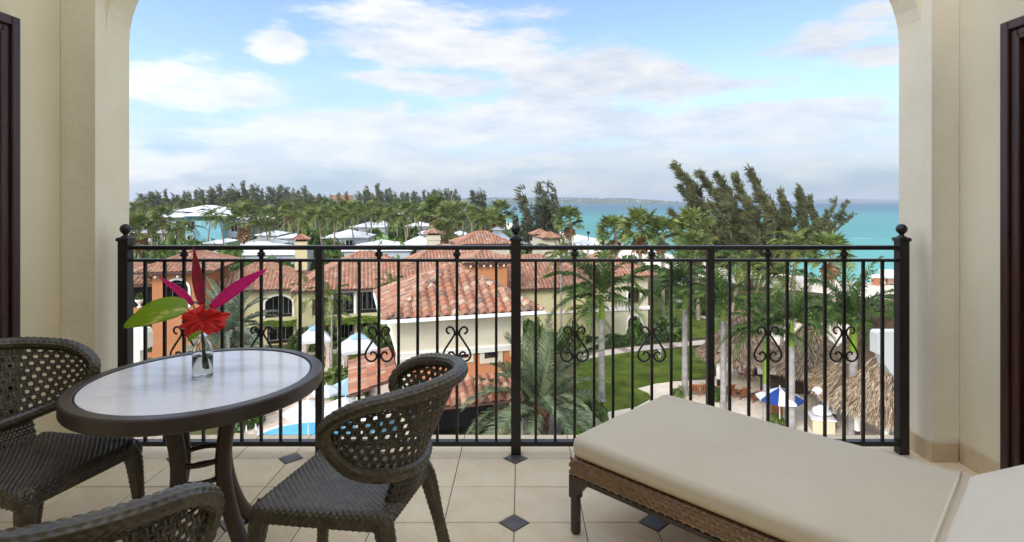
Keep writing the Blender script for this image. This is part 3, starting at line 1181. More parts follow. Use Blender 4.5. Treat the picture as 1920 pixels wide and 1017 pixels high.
def cushion(name, mat, x0, x1, y0, y1, z0, z1, parent, puff=.012, rad=.032, loc=None, rot=None):
    nx, ny = 60, 40
    def shell(top):
        P = np.zeros((nx, ny, 3))
        for i in range(nx):
            for j in range(ny):
                a, b = i / (nx - 1) * 2 - 1, j / (ny - 1) * 2 - 1
                a, b = math.sin(a * PI / 2) ** 1 if True else a, math.sin(b * PI / 2)
                P[i, j] = (a, b, 0)
        return P
    # superellipsoid-like box: sweep of a rounded profile
    m = MB()
    seg = 96
    rings = []
    hx, hy, hz = (x1 - x0) / 2, (y1 - y0) / 2, (z1 - z0) / 2
    cxm, cym, czm = (x0 + x1) / 2, (y0 + y1) / 2, (z0 + z1) / 2
    def outline(inset):
        rr = max(.004, .045 - inset)
        pts = []
        for sx, sy, a0 in ((1, 1, 0), (-1, 1, 90), (-1, -1, 180), (1, -1, 270)):
            for k in range(8):
                a = R(a0 + 90 * k / 7)
                pts.append((sx * (hx - inset - rr) + rr * math.cos(a), sy * (hy - inset - rr) + rr * math.sin(a)))
        out = []
        for i in range(len(pts)):
            p, q = pts[i], pts[(i + 1) % len(pts)]
            kk = 10 if i % 8 == 7 else 1
            out += [(p[0] + (q[0] - p[0]) * j / kk, p[1] + (q[1] - p[1]) * j / kk) for j in range(kk)]
        return out
    prof = [(rad * (1 - math.cos(a)), -hz + rad * (1 - math.sin(a))) for a in np.linspace(PI / 2, 0, 7)][::-1]
    prof = [(rad - rad * math.cos(a), -hz + rad - rad * math.sin(a)) for a in np.linspace(PI / 2, 0, 7)] + [(rad - rad * math.cos(a), hz - rad + rad * math.sin(a)) for a in np.linspace(0, PI / 2, 9)]
    prof = [(hx * .9, -hz)] * 0 + prof
    for ins, z in prof:
        rings.append([(p[0] + cxm, p[1] + cym, z + czm) for p in outline(ins)])
    for ins in (rad + .05, rad + .12, rad + .2, rad + .3):
        if ins < min(hx, hy) - .02:
            zz = hz + puff * (1 - math.exp(-(ins - rad) * 9))
            rings.append([(p[0] + cxm, p[1] + cym, zz + czm) for p in outline(ins)])
    P = np.array(rings)
    # soft unevenness of a filled cover
    P[..., 2] += .0022 * np.sin(P[..., 0] * 9 + 1.3 * np.sin(P[..., 1] * 7)) * (P[..., 2] > czm)
    m.grid(P, False, True)
    n = P.shape[1]
    m.add(P[-1], [tuple(range(n))])
    m.add(P[0], [tuple(range(n - 1, -1, -1))])
    o = m.build(name, mat, parent, smooth=True)
    if loc is not None:
        o.location = loc
        o.rotation_euler = rot
    return o


SEAM = 1.27
cushion('seat_cushion', 'cushion', -.006, SEAM, .004, WID - .02, FT + .004, .405, chaise)
o = cushion('back_cushion', 'cushion_pale', 0, .72, .004, WID - .02, -.09, 0.0, chaise, loc=(SEAM - .040, 0, .392), rot=(0, R(-31), 0))
m = MB()
m.tube([(SEAM - .046, .03, .409), (SEAM - .044, .2, .4165), (SEAM - .044, .6, .4165), (SEAM - .046, WID - .045, .409)], .0042, 8)
m.build('piping', 'cushion_pale', chaise, smooth=True)
# ================================================================== OUTDOOR MATERIALS
mk('grass', lin(70, 82, 30), lin(112, 122, 48), 0.55, 0.9, 0.8, 9, c3=lin(88, 104, 34), coords='Object', bdist=0.06, spec=0.1)
mk('soil', lin(62, 66, 36), lin(104, 96, 62), 0.25, 0.95, 0.5, 3, bdist=0.05, spec=0.1)
mk('scrub_ground', lin(46, 58, 30), lin(84, 88, 50), 0.08, 0.95, spec=0.1)
mk('sand', lin(226, 208, 178), lin(243, 230, 208), 0.8, 0.95, 0.9, 2.2, c3=lin(234, 218, 192), bdist=0.12, spec=0.1)
mk('path_stone', lin(196, 178, 156), lin(214, 198, 178), 1.2, 0.85, 0.3, 6, bdist=0.01)
mk('paver_dark', lin(150, 128, 110), lin(172, 150, 132), 2, 0.85)
mk('deck_stone', lin(206, 182, 152), lin(224, 204, 178), 1.5, 0.8, 0.2, 8, bdist=0.01)
mk('deck_stone_dark', lin(168, 140, 116), lin(184, 158, 134), 2, 0.8)
mk('asphalt_stone', lin(120, 116, 112), lin(150, 146, 140), 3, 0.85)
mk('terracotta', (0.86, 0.86, 0.86, 1), (1.08, 1.06, 1.04, 1), 9, 0.75, 0.3, 14, tint=True, spec=0.25, bdist=0.01)
mk('fascia', lin(78, 56, 46), lin(92, 66, 54), 3, 0.7)
mk('roof_deck', lin(96, 66, 54), rough=0.9)
mk('wall_yellow', lin(200, 188, 140), lin(208, 197, 150), 0.7, 0.9, 0.2, 12, bdist=0.01, spec=0.2)
mk('wall_cream', lin(196, 186, 160), lin(204, 195, 170), 0.7, 0.9, 0.2, 12, bdist=0.01, spec=0.2)
mk('wall_sand', lin(196, 186, 152), lin(204, 194, 162), 0.7, 0.9, 0.2, 12, bdist=0.01, spec=0.2)
mk('wall_orange', lin(184, 122, 80), lin(192, 131, 89), 0.8, 0.9, 0.2, 12, bdist=0.01, spec=0.2)
mk('trim_white', lin(232, 226, 212), lin(238, 233, 220), 2, 0.7)
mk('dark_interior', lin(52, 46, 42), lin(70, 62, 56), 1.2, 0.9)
mk('window_glass', lin(26, 28, 30), lin(40, 42, 44), 0.8, 0.08, spec=0.6)
mk('shutter', lin(58, 34, 28), lin(70, 42, 34), 4, 0.5)
mk('white_roof', lin(232, 230, 226), lin(242, 241, 238), 0.25, 0.7, spec=0.3)
mk('metal_roof', lin(176, 182, 186), lin(190, 196, 200), 1, 0.45, metal=0.0)
mk('wall_teal', lin(120, 176, 184), lin(132, 186, 192), 0.5, 0.85)
mk('wall_grey', lin(170, 176, 176), lin(184, 190, 190), 0.5, 0.85)
mk('gutter_white', lin(236, 236, 234), rough=0.4)
mk('brick_shell', lin(150, 106, 76), lin(172, 124, 92), 0.4, 0.9)
mk('hill', lin(58, 76, 62), lin(96, 106, 84), 0.012, 0.95, c3=lin(86, 100, 74))
mk('thatch', (0.8, 0.8, 0.8, 1), (1.1, 1.08, 1.05, 1), 4, 0.9, tint=True, spec=0.15)
mk('timber', lin(150, 92, 52), lin(176, 112, 66), 6, 0.6, stretchv=(1, 1, 1))
mk('timber_dark', lin(56, 40, 34), lin(70, 50, 42), 5, 0.7)
mk('canvas_white', lin(236, 234, 228), lin(242, 240, 235), 2, 0.8, trans=0.25)
mk('canvas_blue', lin(166, 200, 220), lin(176, 208, 226), 2, 0.8, trans=0.2)
mk('canvas_navy', lin(28, 62, 130), lin(34, 70, 140), 2, 0.8, trans=0.15)
mk('drape', lin(186, 168, 146), lin(204, 186, 164), 3, 0.9)
mk('white_stone', lin(236, 234, 230), lin(242, 240, 236), 3, 0.5, 0.2, 12, bdist=0.02)
mk('chrome', (0.8, 0.8, 0.82, 1), rough=0.15, metal=1.0)
mk('fabric_dark', lin(50, 40, 38), lin(64, 52, 48), 6, 0.85)
mk('sling_grey', lin(120, 122, 122), lin(140, 142, 142), 4, 0.8)
mk('car_dark', lin(26, 28, 32), rough=0.25, coat=0.5)
mk('car_blue', lin(30, 84, 150), rough=0.25, coat=0.5)
mk('tyre', lin(24, 24, 25), rough=0.8)
mk('skin', lin(176, 128, 100), rough=0.6)


def water_mat(name, kind):
    m = bpy.data.materials.new(name)
    m.use_nodes = True
    n, l = m.node_tree.nodes, m.node_tree.links
    b = n['Principled BSDF']
    b.inputs['IOR'].default_value = 1.33
    tc = n.new('ShaderNodeTexCoord')
    nb = n.new('ShaderNodeTexNoise')
    mp = n.new('ShaderNodeMapping')
    l.new(tc.outputs['Object'], mp.inputs[0])
    l.new(mp.outputs[0], nb.inputs['Vector'])
    bp = n.new('ShaderNodeBump')
    l.new(nb.outputs['Fac'], bp.inputs['Height'])
    l.new(bp.outputs[0], b.inputs['Normal'])
    nb.inputs['Detail'].default_value = 5
    if kind == 'pool':
        b.inputs['Base Color'].default_value = lin(96, 186, 206)
        b.inputs['Roughness'].default_value = 0.06
        nb.inputs['Scale'].default_value = 1.6
        bp.inputs['Strength'].default_value = 0.25
        bp.inputs['Distance'].default_value = 0.05
        MATS[name] = m
        return m
    b.inputs['Roughness'].default_value = 0.35
    b.inputs['Specular IOR Level'].default_value = 0.14
    mp.inputs['Scale'].default_value = (0.35, 1.0, 1)
    nb.inputs['Scale'].default_value = 0.22
    bp.inputs['Strength'].default_value = 0.5
    bp.inputs['Distance'].default_value = 0.7
    # water over sand near the beach, deeper water farther out, with patches of seagrass and reef
    sp = n.new('ShaderNodeSeparateXYZ')
    l.new(tc.outputs['Object'], sp.inputs[0])
    nz = n.new('ShaderNodeTexNoise')
    mp2 = n.new('ShaderNodeMapping')
    mp2.inputs['Scale'].default_value = (0.35, 1, 1)
    l.new(tc.outputs['Object'], mp2.inputs[0])
    l.new(mp2.outputs[0], nz.inputs['Vector'])
    nz.inputs['Scale'].default_value = 0.011
    nz.inputs['Detail'].default_value = 5
    lg = n.new('ShaderNodeMath')
    lg.operation = 'LOGARITHM'
    lg.inputs[1].default_value = 10
    mx_ = n.new('ShaderNodeMath')
    mx_.operation = 'MAXIMUM'
    mx_.inputs[1].default_value = 60
    l.new(sp.outputs[1], mx_.inputs[0])
    l.new(mx_.outputs[0], lg.inputs[0])
    ad = n.new('ShaderNodeMath')
    ad.operation = 'MULTIPLY_ADD'
    ad.inputs[1].default_value = 0.5
    l.new(nz.outputs['Fac'], ad.inputs[0])
    l.new(lg.outputs[0], ad.inputs[2])
    mr_ = n.new('ShaderNodeMapRange')
    mr_.inputs['From Min'].default_value = 2.15
    mr_.inputs['From Max'].default_value = 4.0
    l.new(ad.outputs[0], mr_.inputs['Value'])
    rp = n.new('ShaderNodeValToRGB')
    els = rp.color_ramp.elements
    els[0].position = 0.0
    els[0].color = lin(134, 202, 180)
    els[1].position = 1.0
    els[1].color = lin(14, 74, 108)
    for p, c in ((0.14, lin(84, 164, 148)), (0.30, lin(64, 140, 132)), (0.42, lin(66, 142, 134)), (0.6, lin(38, 104, 114)), (0.8, lin(28, 82, 100))):
        e = els.new(p)
        e.color = c
    l.new(mr_.outputs[0], rp.inputs[0])
    # a few breaking wave crests
    nf = n.new('ShaderNodeTexNoise')
    mp3 = n.new('ShaderNodeMapping')
    mp3.inputs['Scale'].default_value = (0.12, 1, 1)
    l.new(tc.outputs['Object'], mp3.inputs[0])
    l.new(mp3.outputs[0], nf.inputs['Vector'])
    nf.inputs['Scale'].default_value = 0.16
    nf.inputs['Detail'].default_value = 3
    fr = n.new('ShaderNodeValToRGB')
    fr.color_ramp.elements[0].position = 0.755
    fr.color_ramp.elements[1].position = 0.79
    l.new(nf.outputs['Fac'], fr.inputs[0])
    mx = n.new('ShaderNodeMix')
    mx.data_type = 'RGBA'
    l.new(fr.outputs[0], mx.inputs[0])
    l.new(rp.outputs[0], mx.inputs[6])
    mx.inputs[7].default_value = (0.75, 0.8, 0.8, 1)
    l.new(mx.outputs[2], b.inputs['Base Color'])
    MATS[name] = m
    return m


water_mat('sea_water', 'sea')
water_mat('pool_water', 'pool')

# ================================================================== TERRAIN
def sheet(name, pts, z, mat, kind='structure', tri=False):
    m = MB()
    m.add([(p[0], p[1], z) for p in pts], [tuple(range(len(pts)))])
    o = m.build(name, mat, kind=kind)
    md = o.modifiers.new('tri', 'TRIANGULATE')
    return o


G = GROUND
SEA_Z = -13.7
m = MB()
m.add([(-40000, -200, SEA_Z), (40000, -200, SEA_Z), (40000, 45000, SEA_Z), (-40000, 45000, SEA_Z)], [(0, 1, 2, 3)])
m.build('sea', 'sea_water', kind='structure')
# coast, right to left, then out along the far shore
COAST = [(400, 30), (120, 66), (72, 84), (52, 97), (42, 112), (33, 140), (26, 175), (18, 220), (6, 280), (-14, 360), (-40, 460), (-85, 600), (-190, 760), (-420, 900), (-1500, 1150)]
coast = [tuple(p)[:2] for p in catmull([(a, b, 0) for a, b in COAST], 5)]


def offset_line(line, d):
    out = []
    for i, p in enumerate(line):
        a, b = line[max(i - 1, 0)], line[min(i + 1, len(line) - 1)]
        t = Vector((b[0] - a[0], b[1] - a[1])).normalized()
        nrm = Vector((t.y, -t.x))          # towards the sea (right of the direction of travel)
        out.append((p[0] + nrm.x * d, p[1] + nrm.y * d))
    return out


land_poly = [(-1500, -120), (400, -120)] + coast
sheet('ground', land_poly, G, 'soil')
# beach: sand strip with a slope into the water
m = MB()
inner = offset_line(coast, -13)
outer = offset_line(coast, 16)
n = len(coast)
rows = [[(p[0], p[1], G + .012) for p in inner], [(p[0], p[1], G + .010) for p in coast], [(p[0], p[1], SEA_Z - .25) for p in outer]]
m.grid(np.array(rows))
m.build('beach', 'sand', kind='structure', smooth=True)

# far scrub floor, lawn, sand, paths
def gp(*pp):
    return [tuple(gnd(a, b))[:2] for a, b in pp]


sand_pts = gp((1100, 800), (1140, 772), (1192, 764), (1222, 748), (1216, 738), (1195, 729), (1230, 720), (1262, 716), (1330, 712), (1345, 700), (1345, 668), (1336, 640), (1420, 600), (1500, 575), (1600, 590), (1760, 600))
sand_pts += [(60, 40), (40, 10), (8, 10), (4.0, 24)]
sheet('sand_yard', sand_pts, G + .012, 'sand')
lawn1 = gp((1085, 790), (1080, 700), (1095, 668), (1160, 662), (1240, 658), (1345, 648), (1350, 705), (1262, 716), (1230, 720), (1193, 729), (1216, 738), (1222, 748), (1192, 764), (1140, 773))
sheet('lawn', lawn1, G + .016, 'grass')
lawn2 = gp((1100, 648), (1215, 640), (1345, 630), (1350, 610), (1325, 596), (1290, 583), (1245, 575), (1222, 575), (1216, 600), (1218, 625), (1100, 640))
sheet('lawn', lawn2, G + .008, 'grass')
lawn3 = gp((220, 720), (240, 655), (330, 640), (420, 640), (560, 655), (660, 660), (700, 672), (660, 688), (560, 690), (470, 720), (380, 760))
sheet('lawn', lawn3, G + .008, 'grass')


def strip_path(name, line, width, mat, z, joints=True):
    """flagged path: each flag a piece of its own under the path"""
    pts = catmull([(p[0], p[1], 0) for p in line], 6)
    L = [0]
    for a, b in zip(pts[:-1], pts[1:]):
        L.append(L[-1] + (b - a).length)
    m = MB()
    lft = offset_line([(p.x, p.y) for p in pts], width / 2)
    rgt = offset_line([(p.x, p.y) for p in pts], -width / 2)
    m.grid(np.array([[(p[0], p[1], z) for p in lft], [(p[0], p[1], z) for p in rgt]])[:, ::-1])
    base = m.build(name, 'grout', kind='structure')
    k = int(L[-1] / .95)
    for i in range(k):
        a, b = L[-1] * i / k, L[-1] * (i + 1) / k - .03
        q = []
        for s in (a, b):
            for line_ in (lft, rgt):
                q.append((np.interp(s, L, [p[0] for p in line_]), np.interp(s, L, [p[1] for p in line_])))
        m = MB()
        m.prism([q[0], q[1], q[3], q[2]][::-1], z + .002, z + .014)
        m.build('flagstone', mat if i % 5 else 'paver_dark', base)
    return base


strip_path('path', gp((1085, 672), (1150, 660), (1240, 650), (1340, 640), (1420, 628)), 1.5, 'path_stone', G + .020)
strip_path('path', gp((1345, 600), (1300, 586), (1272, 565), (1270, 540), (1273, 520), (1280, 506)), 2.0, 'path_stone', G + .018)
strip_path('path', gp((560, 700), (612, 694), (660, 690), (720, 690)), 1.3, 'path_stone', G + .020)

# pool terrace
deck_pts = gp((400, 930), (420, 790), (470, 755), (520, 728), (600, 715), (700, 712), (770, 730), (820, 900))
sheet('pool_deck', deck_pts, G + .012, 'deck_stone')
pd = bpy.data.objects['pool_deck']
rg = random.Random(3)
tile_m = MB()
tile_m.prism([(-.62, -.62), (.62, -.62), (.62, .62), (-.62, .62)], 0, .012)
flag_mesh = tile_m.mesh('flagstone', 'deck_stone_dark')
tile_m = MB()
tile_m.prism([(-.62, -.62), (.62, -.62), (.62, .62), (-.62, .62)], 0, .012)
flag_mesh2 = tile_m.mesh('flagstone', 'deck_stone')
pool_c = gnd(600, 822)
k = 0
for i in range(-9, 7):
    for j in range(-2, 10):
        c = Vector((-11.5, 31.5, 0)) + Vector((i * .92 + j * .92, -i * .92 + j * .92, 0)) * .98
        px = VX + c.x / c.y * F_PX
        py = VY + 14 * F_PX / c.y
        if 452 < px < 700 and 728 < py < 840 and (c - Vector((pool_c.x, pool_c.y, 0))).length > 4.3:
            link('flagstone', flag_mesh if (i + j * 2) % 3 == 0 else flag_mesh2, pd, (c.x, c.y, G + .014), (0, 0, R(45)))
            k += 1
# pool: coping and water
pool = thing('swimming_pool', 'turquoise swimming pool with pale coping below the balcony', 'pool', (pool_c.x, pool_c.y, G))
out_p, in_p = [], []
shape = [(-4.0, .3), (-3.0, 1.9), (-1.2, 2.6), (1.0, 3.0), (3.2, 3.3), (4.6, 2.2), (4.4, -1.5), (2.0, -3.6), (-1.5, -3.6), (-3.4, -2.0)]
shape = [(-p[0] * -1, p[1]) for p in shape]
pc = catmull([(a, b, 0) for a, b in shape], 6, closed=True)
m = MB()
ring_o = [(p.x * 1.0, p.y * 1.0, .06) for p in pc]
ring_i = [(p.x * .92, p.y * .90, .06) for p in pc]
ring_o0 = [(p.x, p.y, .0) for p in pc]
ring_d = [(p.x * .92, p.y * .90, .02) for p in pc]
m.grid(np.array([ring_o0, ring_o, ring_i, ring_d]), False, True)
m.build('coping', 'trim_white', pool)
m = MB()
m.add([(p.x * .925, p.y * .905, .035) for p in pc], [tuple(range(len(pc)))])
m.build('water', 'pool_water', pool)

# paved yard under the date palm
yard = gp((940, 850), (950, 790), (1000, 770), (1090, 770), (1120, 800), (1130, 850)) + [(5.5, 24), (-2, 24)]
sheet('paved_yard', yard, G + .020, 'asphalt_stone')

# far hills and the low island on the horizon
def hills(name, x0, x1, y, hmax, label, seed, z0=SEA_Z):
    rg = np.random.RandomState(seed)
    n, k = 90, 9
    P = np.zeros((n, k, 3))
    env = np.zeros(n)
    for a in range(6):
        env += np.sin(np.linspace(0, 1, n) * PI * 2 * (a + 1) * 1.3 + rg.uniform(0, 6)) / (a + 1.5)
    env = (env - env.min()) / (env.max() - env.min())
    for i in range(n):
        u = i / (n - 1)
        edge = min(1, u * 7, (1 - u) * 5)
        for j in range(k):
            v = j / (k - 1)
            hh = hmax * (.55 + .45 * env[i]) * edge * math.sin(v * PI * .5) ** .7
            P[i, j] = (x0 + (x1 - x0) * u, y + 500 * v + rg.uniform(-20, 20), z0 + hh + (rg.uniform(-.08, .08) * hmax if 0 < j else 0))
    m = MB()
    m.grid(P)
    o = m.build(name, 'hill', kind='structure', smooth=False)
    o['label'] = label
    return P


HP = hills('hills', -1700, 1060, 3000, 52, 'low green hills across the bay', 4)
hills('island', 3300, 8000, 7000, 40, 'faint low island on the horizon', 9)
m = MB()
rg = np.random.RandomState(2)
for k in range(170):
    i, j = rg.randint(2, 86), rg.randint(1, 7)
    c = HP[i, j]
    s = rg.uniform(2, 6.5)
    m.box(c[0] - s, c[0] + s, c[1] - 45, c[1] - 35, c[2] - 3, c[2] + rg.uniform(.2, 2.2))
o = m.build('far_houses', 'white_roof', kind='stuff')
o.data.materials[0] = MATS['wall_grey']
tag(o, 'pale houses scattered over the hills across the bay', 'houses')

# ================================================================== ROOFS
TILE_COL = [(188, 136, 106), (196, 150, 120), (180, 124, 94), (198, 158, 130), (182, 140, 114), (156, 116, 94), (190, 132, 100), (144, 118, 100), (192, 128, 94), (178, 128, 102), (194, 146, 112), (208, 178, 148)]
TILE_LIN = [tuple(np.array(lin(*c)[:3]) * .80) for c in TILE_COL]
MEAN_TILE = np.mean(np.array(TILE_LIN), axis=0)
PROF = [(-.5, .0), (-.36, .03), (-.22, .22), (0, .30), (.22, .22), (.36, .03), (.5, .0)]


def tile_template(tw, tl, fine=True):
    pr = PROF if fine else [(-.5, 0), (-.28, .12), (0, .30), (.28, .12), (.5, 0)]
    k = len(pr)
    up = .10 * tw
    v = [(p[0] * tw, -.02, p[1] * tw + up) for p in pr] + [(p[0] * tw * .97, tl * 1.1, p[1] * tw * .96) for p in pr] + [(p[0] * tw, -.02, p[1] * tw + up) for p in pr] + [(p[0] * tw * .96, -.02, p[1] * tw * .7 - .01) for p in pr]
    f = [(i, i + 1, k + i + 1, k + i) for i in range(k - 1)] + [(3 * k + i, 3 * k + i + 1, 2 * k + i + 1, 2 * k + i) for i in range(k - 1)]
    return np.array(v), f


def cap_line(m, p, q, r, tl, rg):
    p, q = Vector(p), Vector(q)
    L = (q - p).length
    d = (q - p) / L
    sd = d.cross(Vector((0, 0, 1))).normalized()
    up = sd.cross(d)
    k = max(1, int(L / tl))
    for i in range(k):
        a, b = p + d * (L * i / k - .03), p + d * (L * (i + 1) / k + .03)
        v = []
        for (c, rr, lift) in ((a, r, .05), (b, r * .85, .0)):
            for t in range(6):
                an = PI * t / 5
                v.append(c + sd * (rr * math.cos(an)) + up * (rr * math.sin(an) + lift - .04))
        m.add(v, [(t, t + 1, 6 + t + 1, 6 + t) for t in range(5)] + [(0, 1, 2, 3, 4, 5)], rg.choice(TILE_LIN))


def hip_roof(parent, x0, x1, y0, y1, z, pitch, tw=.36, tl=.42, ov=.6, skip=('back',), near=(), seed=1, name='roof', fascia_h=.20, mat_fascia='fascia', fine=False, near_max=300):
    rg = random.Random(seed)
    X0, X1, Y0, Y1 = x0 - ov, x1 + ov, y0 - ov, y1 + ov
    w, d = X1 - X0, Y1 - Y0
    run = min(w, d) / 2
    tp = math.tan(R(pitch))
    cp, sp_ = math.cos(R(pitch)), math.sin(R(pitch))
    rise = run * tp
    if w >= d:
        ra, rb = Vector((X0 + run, Y0 + run, z + rise)), Vector((X1 - run, Y0 + run, z + rise))
    else:
        ra, rb = Vector((X0 + run, Y0 + run, z + rise)), Vector((X0 + run, Y1 - run, z + rise))
    c00, c10, c11, c01 = Vector((X0, Y0, z)), Vector((X1, Y0, z)), Vector((X1, Y1, z)), Vector((X0, Y1, z))
    m = MB()
    e = -.03
    vz = lambda v: (v[0], v[1], v[2] + e)
    if w >= d:
        fs = [(0, 1, 5, 4), (1, 2, 5), (2, 3, 4, 5), (3, 0, 4)]
    else:
        fs = [(0, 1, 4), (1, 2, 5, 4), (2, 3, 5), (3, 0, 4, 5)]
    m.add([vz(c00), vz(c10), vz(c11), vz(c01), vz(ra), vz(rb)], fs + [(3, 2, 1, 0)])
    roof = m.build(name, 'roof_deck', parent)
    fm = MB()
    fm.box(X0 + .03, X1 - .03, Y0 + .02, Y0 + .07, z - fascia_h, z - .035)
    fm.box(X0 + .03, X1 - .03, Y1 - .07, Y1 - .02, z - fascia_h, z - .035)
    fm.box(X0 + .02, X0 + .07, Y0 + .072, Y1 - .072, z - fascia_h, z - .035)
    fm.box(X1 - .07, X1 - .02, Y0 + .072, Y1 - .072, z - fascia_h, z - .035)
    fm.build('fascia', mat_fascia, roof)
    tv, tf = tile_template(tw, tl, fine)
    faces = {'front': (c00, Vector((1, 0, 0)), Vector((0, 1, 0)), w), 'right': (c10, Vector((0, 1, 0)), Vector((-1, 0, 0)), d),
             'back': (c11, Vector((-1, 0, 0)), Vector((0, -1, 0)), w), 'left': (c01, Vector((0, -1, 0)), Vector((1, 0, 0)), d)}
    mt = MB()
    meshes = None
    for nm, (st, U, I, L) in faces.items():
        if nm in skip:
            continue
        V = I * cp + Vector((0, 0, sp_))
        N = U.cross(V)
        slope = run / cp
        ncol = int(L / tw)
        lst = []
        q = 0.0
        while q < slope - tl * .35:
            ins = (q + tl * .6) * cp
            for i in range(ncol):
                s = (i + .5) * L / ncol
                if ins - tw * .25 < s < L - ins + tw * .25:
                    lst.append((s, q))
            q += tl
        B = np.array([tuple(U), tuple(V), tuple(N)])          # rows
        if nm in near:
            if meshes is None:
                meshes = []
                for c in TILE_LIN:
                    mm = MB()
                    mm.add(tv, tf, tuple(c))
                    meshes.append(mm.mesh('roof_tile', 'terracotta', True))
            for (s, q) in lst:
                o = link('roof_tile', rg.choice(meshes), roof, tuple(st + U * s + V * q))
                M = Matrix((U, V, N)).transposed()
                o.rotation_euler = (M @ Matrix.Rotation(rg.uniform(-.03, .03), 3, 'Z')).to_euler()
        else:
            P = np.array([np.array(st) + (tv + np.array([0, 0, rg.uniform(-.01, .01)])) @ B + np.array(U) * s + np.array(V) * q for s, q in lst])
            if len(P):
                mt.addmany(P, tf, [(np.array(rg.choice(TILE_LIN)) * .55 + MEAN_TILE * .45) * rg.uniform(.88, 1.1) for _ in lst])
    if mt.n:
        mt.build('roof_tiles', 'terracotta', roof, smooth=fine, kind='stuff')
    mc = MB()
    r = tw * .42
    for a, b in ((c00, ra), (c10, rb if w >= d else ra), (c11, rb), (c01, ra if w >= d else rb)):
        cap_line(mc, a, b, r, tl, rg)
    if (rb - ra).length > .3:
        cap_line(mc, ra, rb, r, tl, rg)
    mc.build('ridge_caps', 'terracotta', roof, kind='stuff')
    return roof


# ================================================================== HOUSES
class Frame:
    """a house's own axes: x along its front, y into it, z up from the ground"""

    def __init__(s, X, Y, rot):
        s.o, s.r = (X, Y), R(rot)
        s.c, s.s = math.cos(s.r), math.sin(s.r)

    def x(s, px, yl=0.0):
        k = (px - VX) / F_PX
        return (k * (s.o[1] + yl * s.c) - s.o[0] + yl * s.s) / (s.c - k * s.s)

    def z(s, py, xl, yl=0.0):
        Y = s.o[1] + xl * s.s + yl * s.c
        return 14 - (py - VY) * Y / F_PX


def wall_open(m, x0, x1, z0, z1, y, t, ops=()):
    """wall in the plane y, t thick, with openings (xa, xb, za, zb, arched)"""
    xs = {x0, x1}
    for xa, xb, za, zb, ar in ops:
        k = 10 if ar else 1
        for i in range(k + 1):
            xs.add(xa + (xb - xa) * i / k)
    xs = sorted(v for v in xs if x0 <= v <= x1)
    for a, b in zip(xs[:-1], xs[1:]):
        if b - a < 1e-5:
            continue
        mid = (a + b) / 2
        holes = []
        for xa, xb, za, zb, ar in ops:
            if xa < mid < xb:
                zt = zb
                if ar:
                    h = (xb - xa) / 2
                    rise = min(h, ar if not isinstance(ar, bool) else h)
                    zt = zb - rise + rise * math.sqrt(max(0, 1 - ((mid - (xa + xb) / 2) / h) ** 2))
                holes.append((za, zt))
        zc_ = z0
        for za, zb in sorted(holes):
            if za > zc_:
                m.box(a, b, y, y + t, zc_, za)
            zc_ = max(zc_, zb)
        if zc_ < z1:
            m.box(a, b, y, y + t, zc_, z1)


def window(parent, x0, x1, z0, z1, y, frame=.07, mull=1, bars=0, mat='trim_white', shutters=False, name='window'):
    m = MB()
    f = frame
    m.box(x0 - f, x1 + f, y - .05, y - .002, z1, z1 + f)
    m.box(x0 - f, x1 + f, y - .07, y - .002, z0 - f, z0)
    m.box(x0 - f, x0, y - .05, y - .002, z0, z1)
    m.box(x1, x1 + f, y - .05, y - .002, z0, z1)
    for i in range(mull):
        xm = x0 + (x1 - x0) * (i + 1) / (mull + 1)
        m.box(xm - .025, xm + .025, y - .04, y - .016, z0, z1)
    for i in range(bars):
        zm = z0 + (z1 - z0) * (i + 1) / (bars + 1)
        m.box(x0, x1, y - .036, y - .016, zm - .02, zm + .02)
    w = m.build(name, mat, parent)
    m = MB()
    m.box(x0, x1, y - .014, y - .002, z0, z1)
    m.build('pane', 'window_glass', w)
    if shutters:
        for sx in (x0 - f - .38, x1 + f + .02):
            m = MB()
            m.box(sx, sx + .36, y - .06, y - .002, z0 - .05, z1 + .05)
            m.build('shutter', 'shutter', parent)
    return w


def sliding(parent, x0, x1, z0, z1, y, k=3):
    return window(parent, x0, x1, z0, z1, y, .05, k - 1, 0, 'trim_white', name='glass_door')


def arch_trim(parent, xa, xb, za, zb, y, wd=.22, rise=None, name='arch_trim', mat='trim_white'):
    h = (xb - xa) / 2
    rs = h if rise is None else rise
    c = (xa + xb) / 2
    zs = zb - rs
    inn = [(xa, za), (xa, zs)] + [(c - h * math.cos(PI * k / 14), zs + rs * math.sin(PI * k / 14)) for k in range(1, 14)] + [(xb, zs), (xb, za)]
    hw = h + wd
    rw = rs + wd
    outr = [(xa - wd, za), (xa - wd, zs)] + [(c - hw * math.cos(PI * k / 14), zs + rw * math.sin(PI * k / 14)) for k in range(1, 14)] + [(xb + wd, zs), (xb + wd, za)]
    m = MB()
    n = len(inn)
    v = [(p[0], y - .08, p[1]) for p in inn] + [(p[0], y - .08, p[1]) for p in outr] + [(p[0], y + .12, p[1]) for p in inn] + [(p[0], y + .02, p[1]) for p in outr]
    f = []
    for i in range(n - 1):
        f += [(n + i, n + i + 1, i + 1, i), (i, i + 1, 2 * n + i + 1, 2 * n + i), (3 * n + i, 3 * n + i + 1, n + i + 1, n + i)]
    m.add(v, f)
    return m.build(name, mat, parent)


def shell(parent, x0, x1, y0, y1, z0, z1, mat, ops=(), t=.3, name='wall', depth=1.9, back_mat='dark_interior'):
    m = MB()
    wall_open(m, x0, x1, z0, z1, y0, t, ops)
    m.box(x0, x0 + t, y0 + t, y1, z0, z1)
    m.box(x1 - t, x1, y0 + t, y1, z0, z1)
    m.box(x0 + t, x1 - t, y1 - t, y1, z0, z1)
    w = m.build(name, mat, parent)
    return w


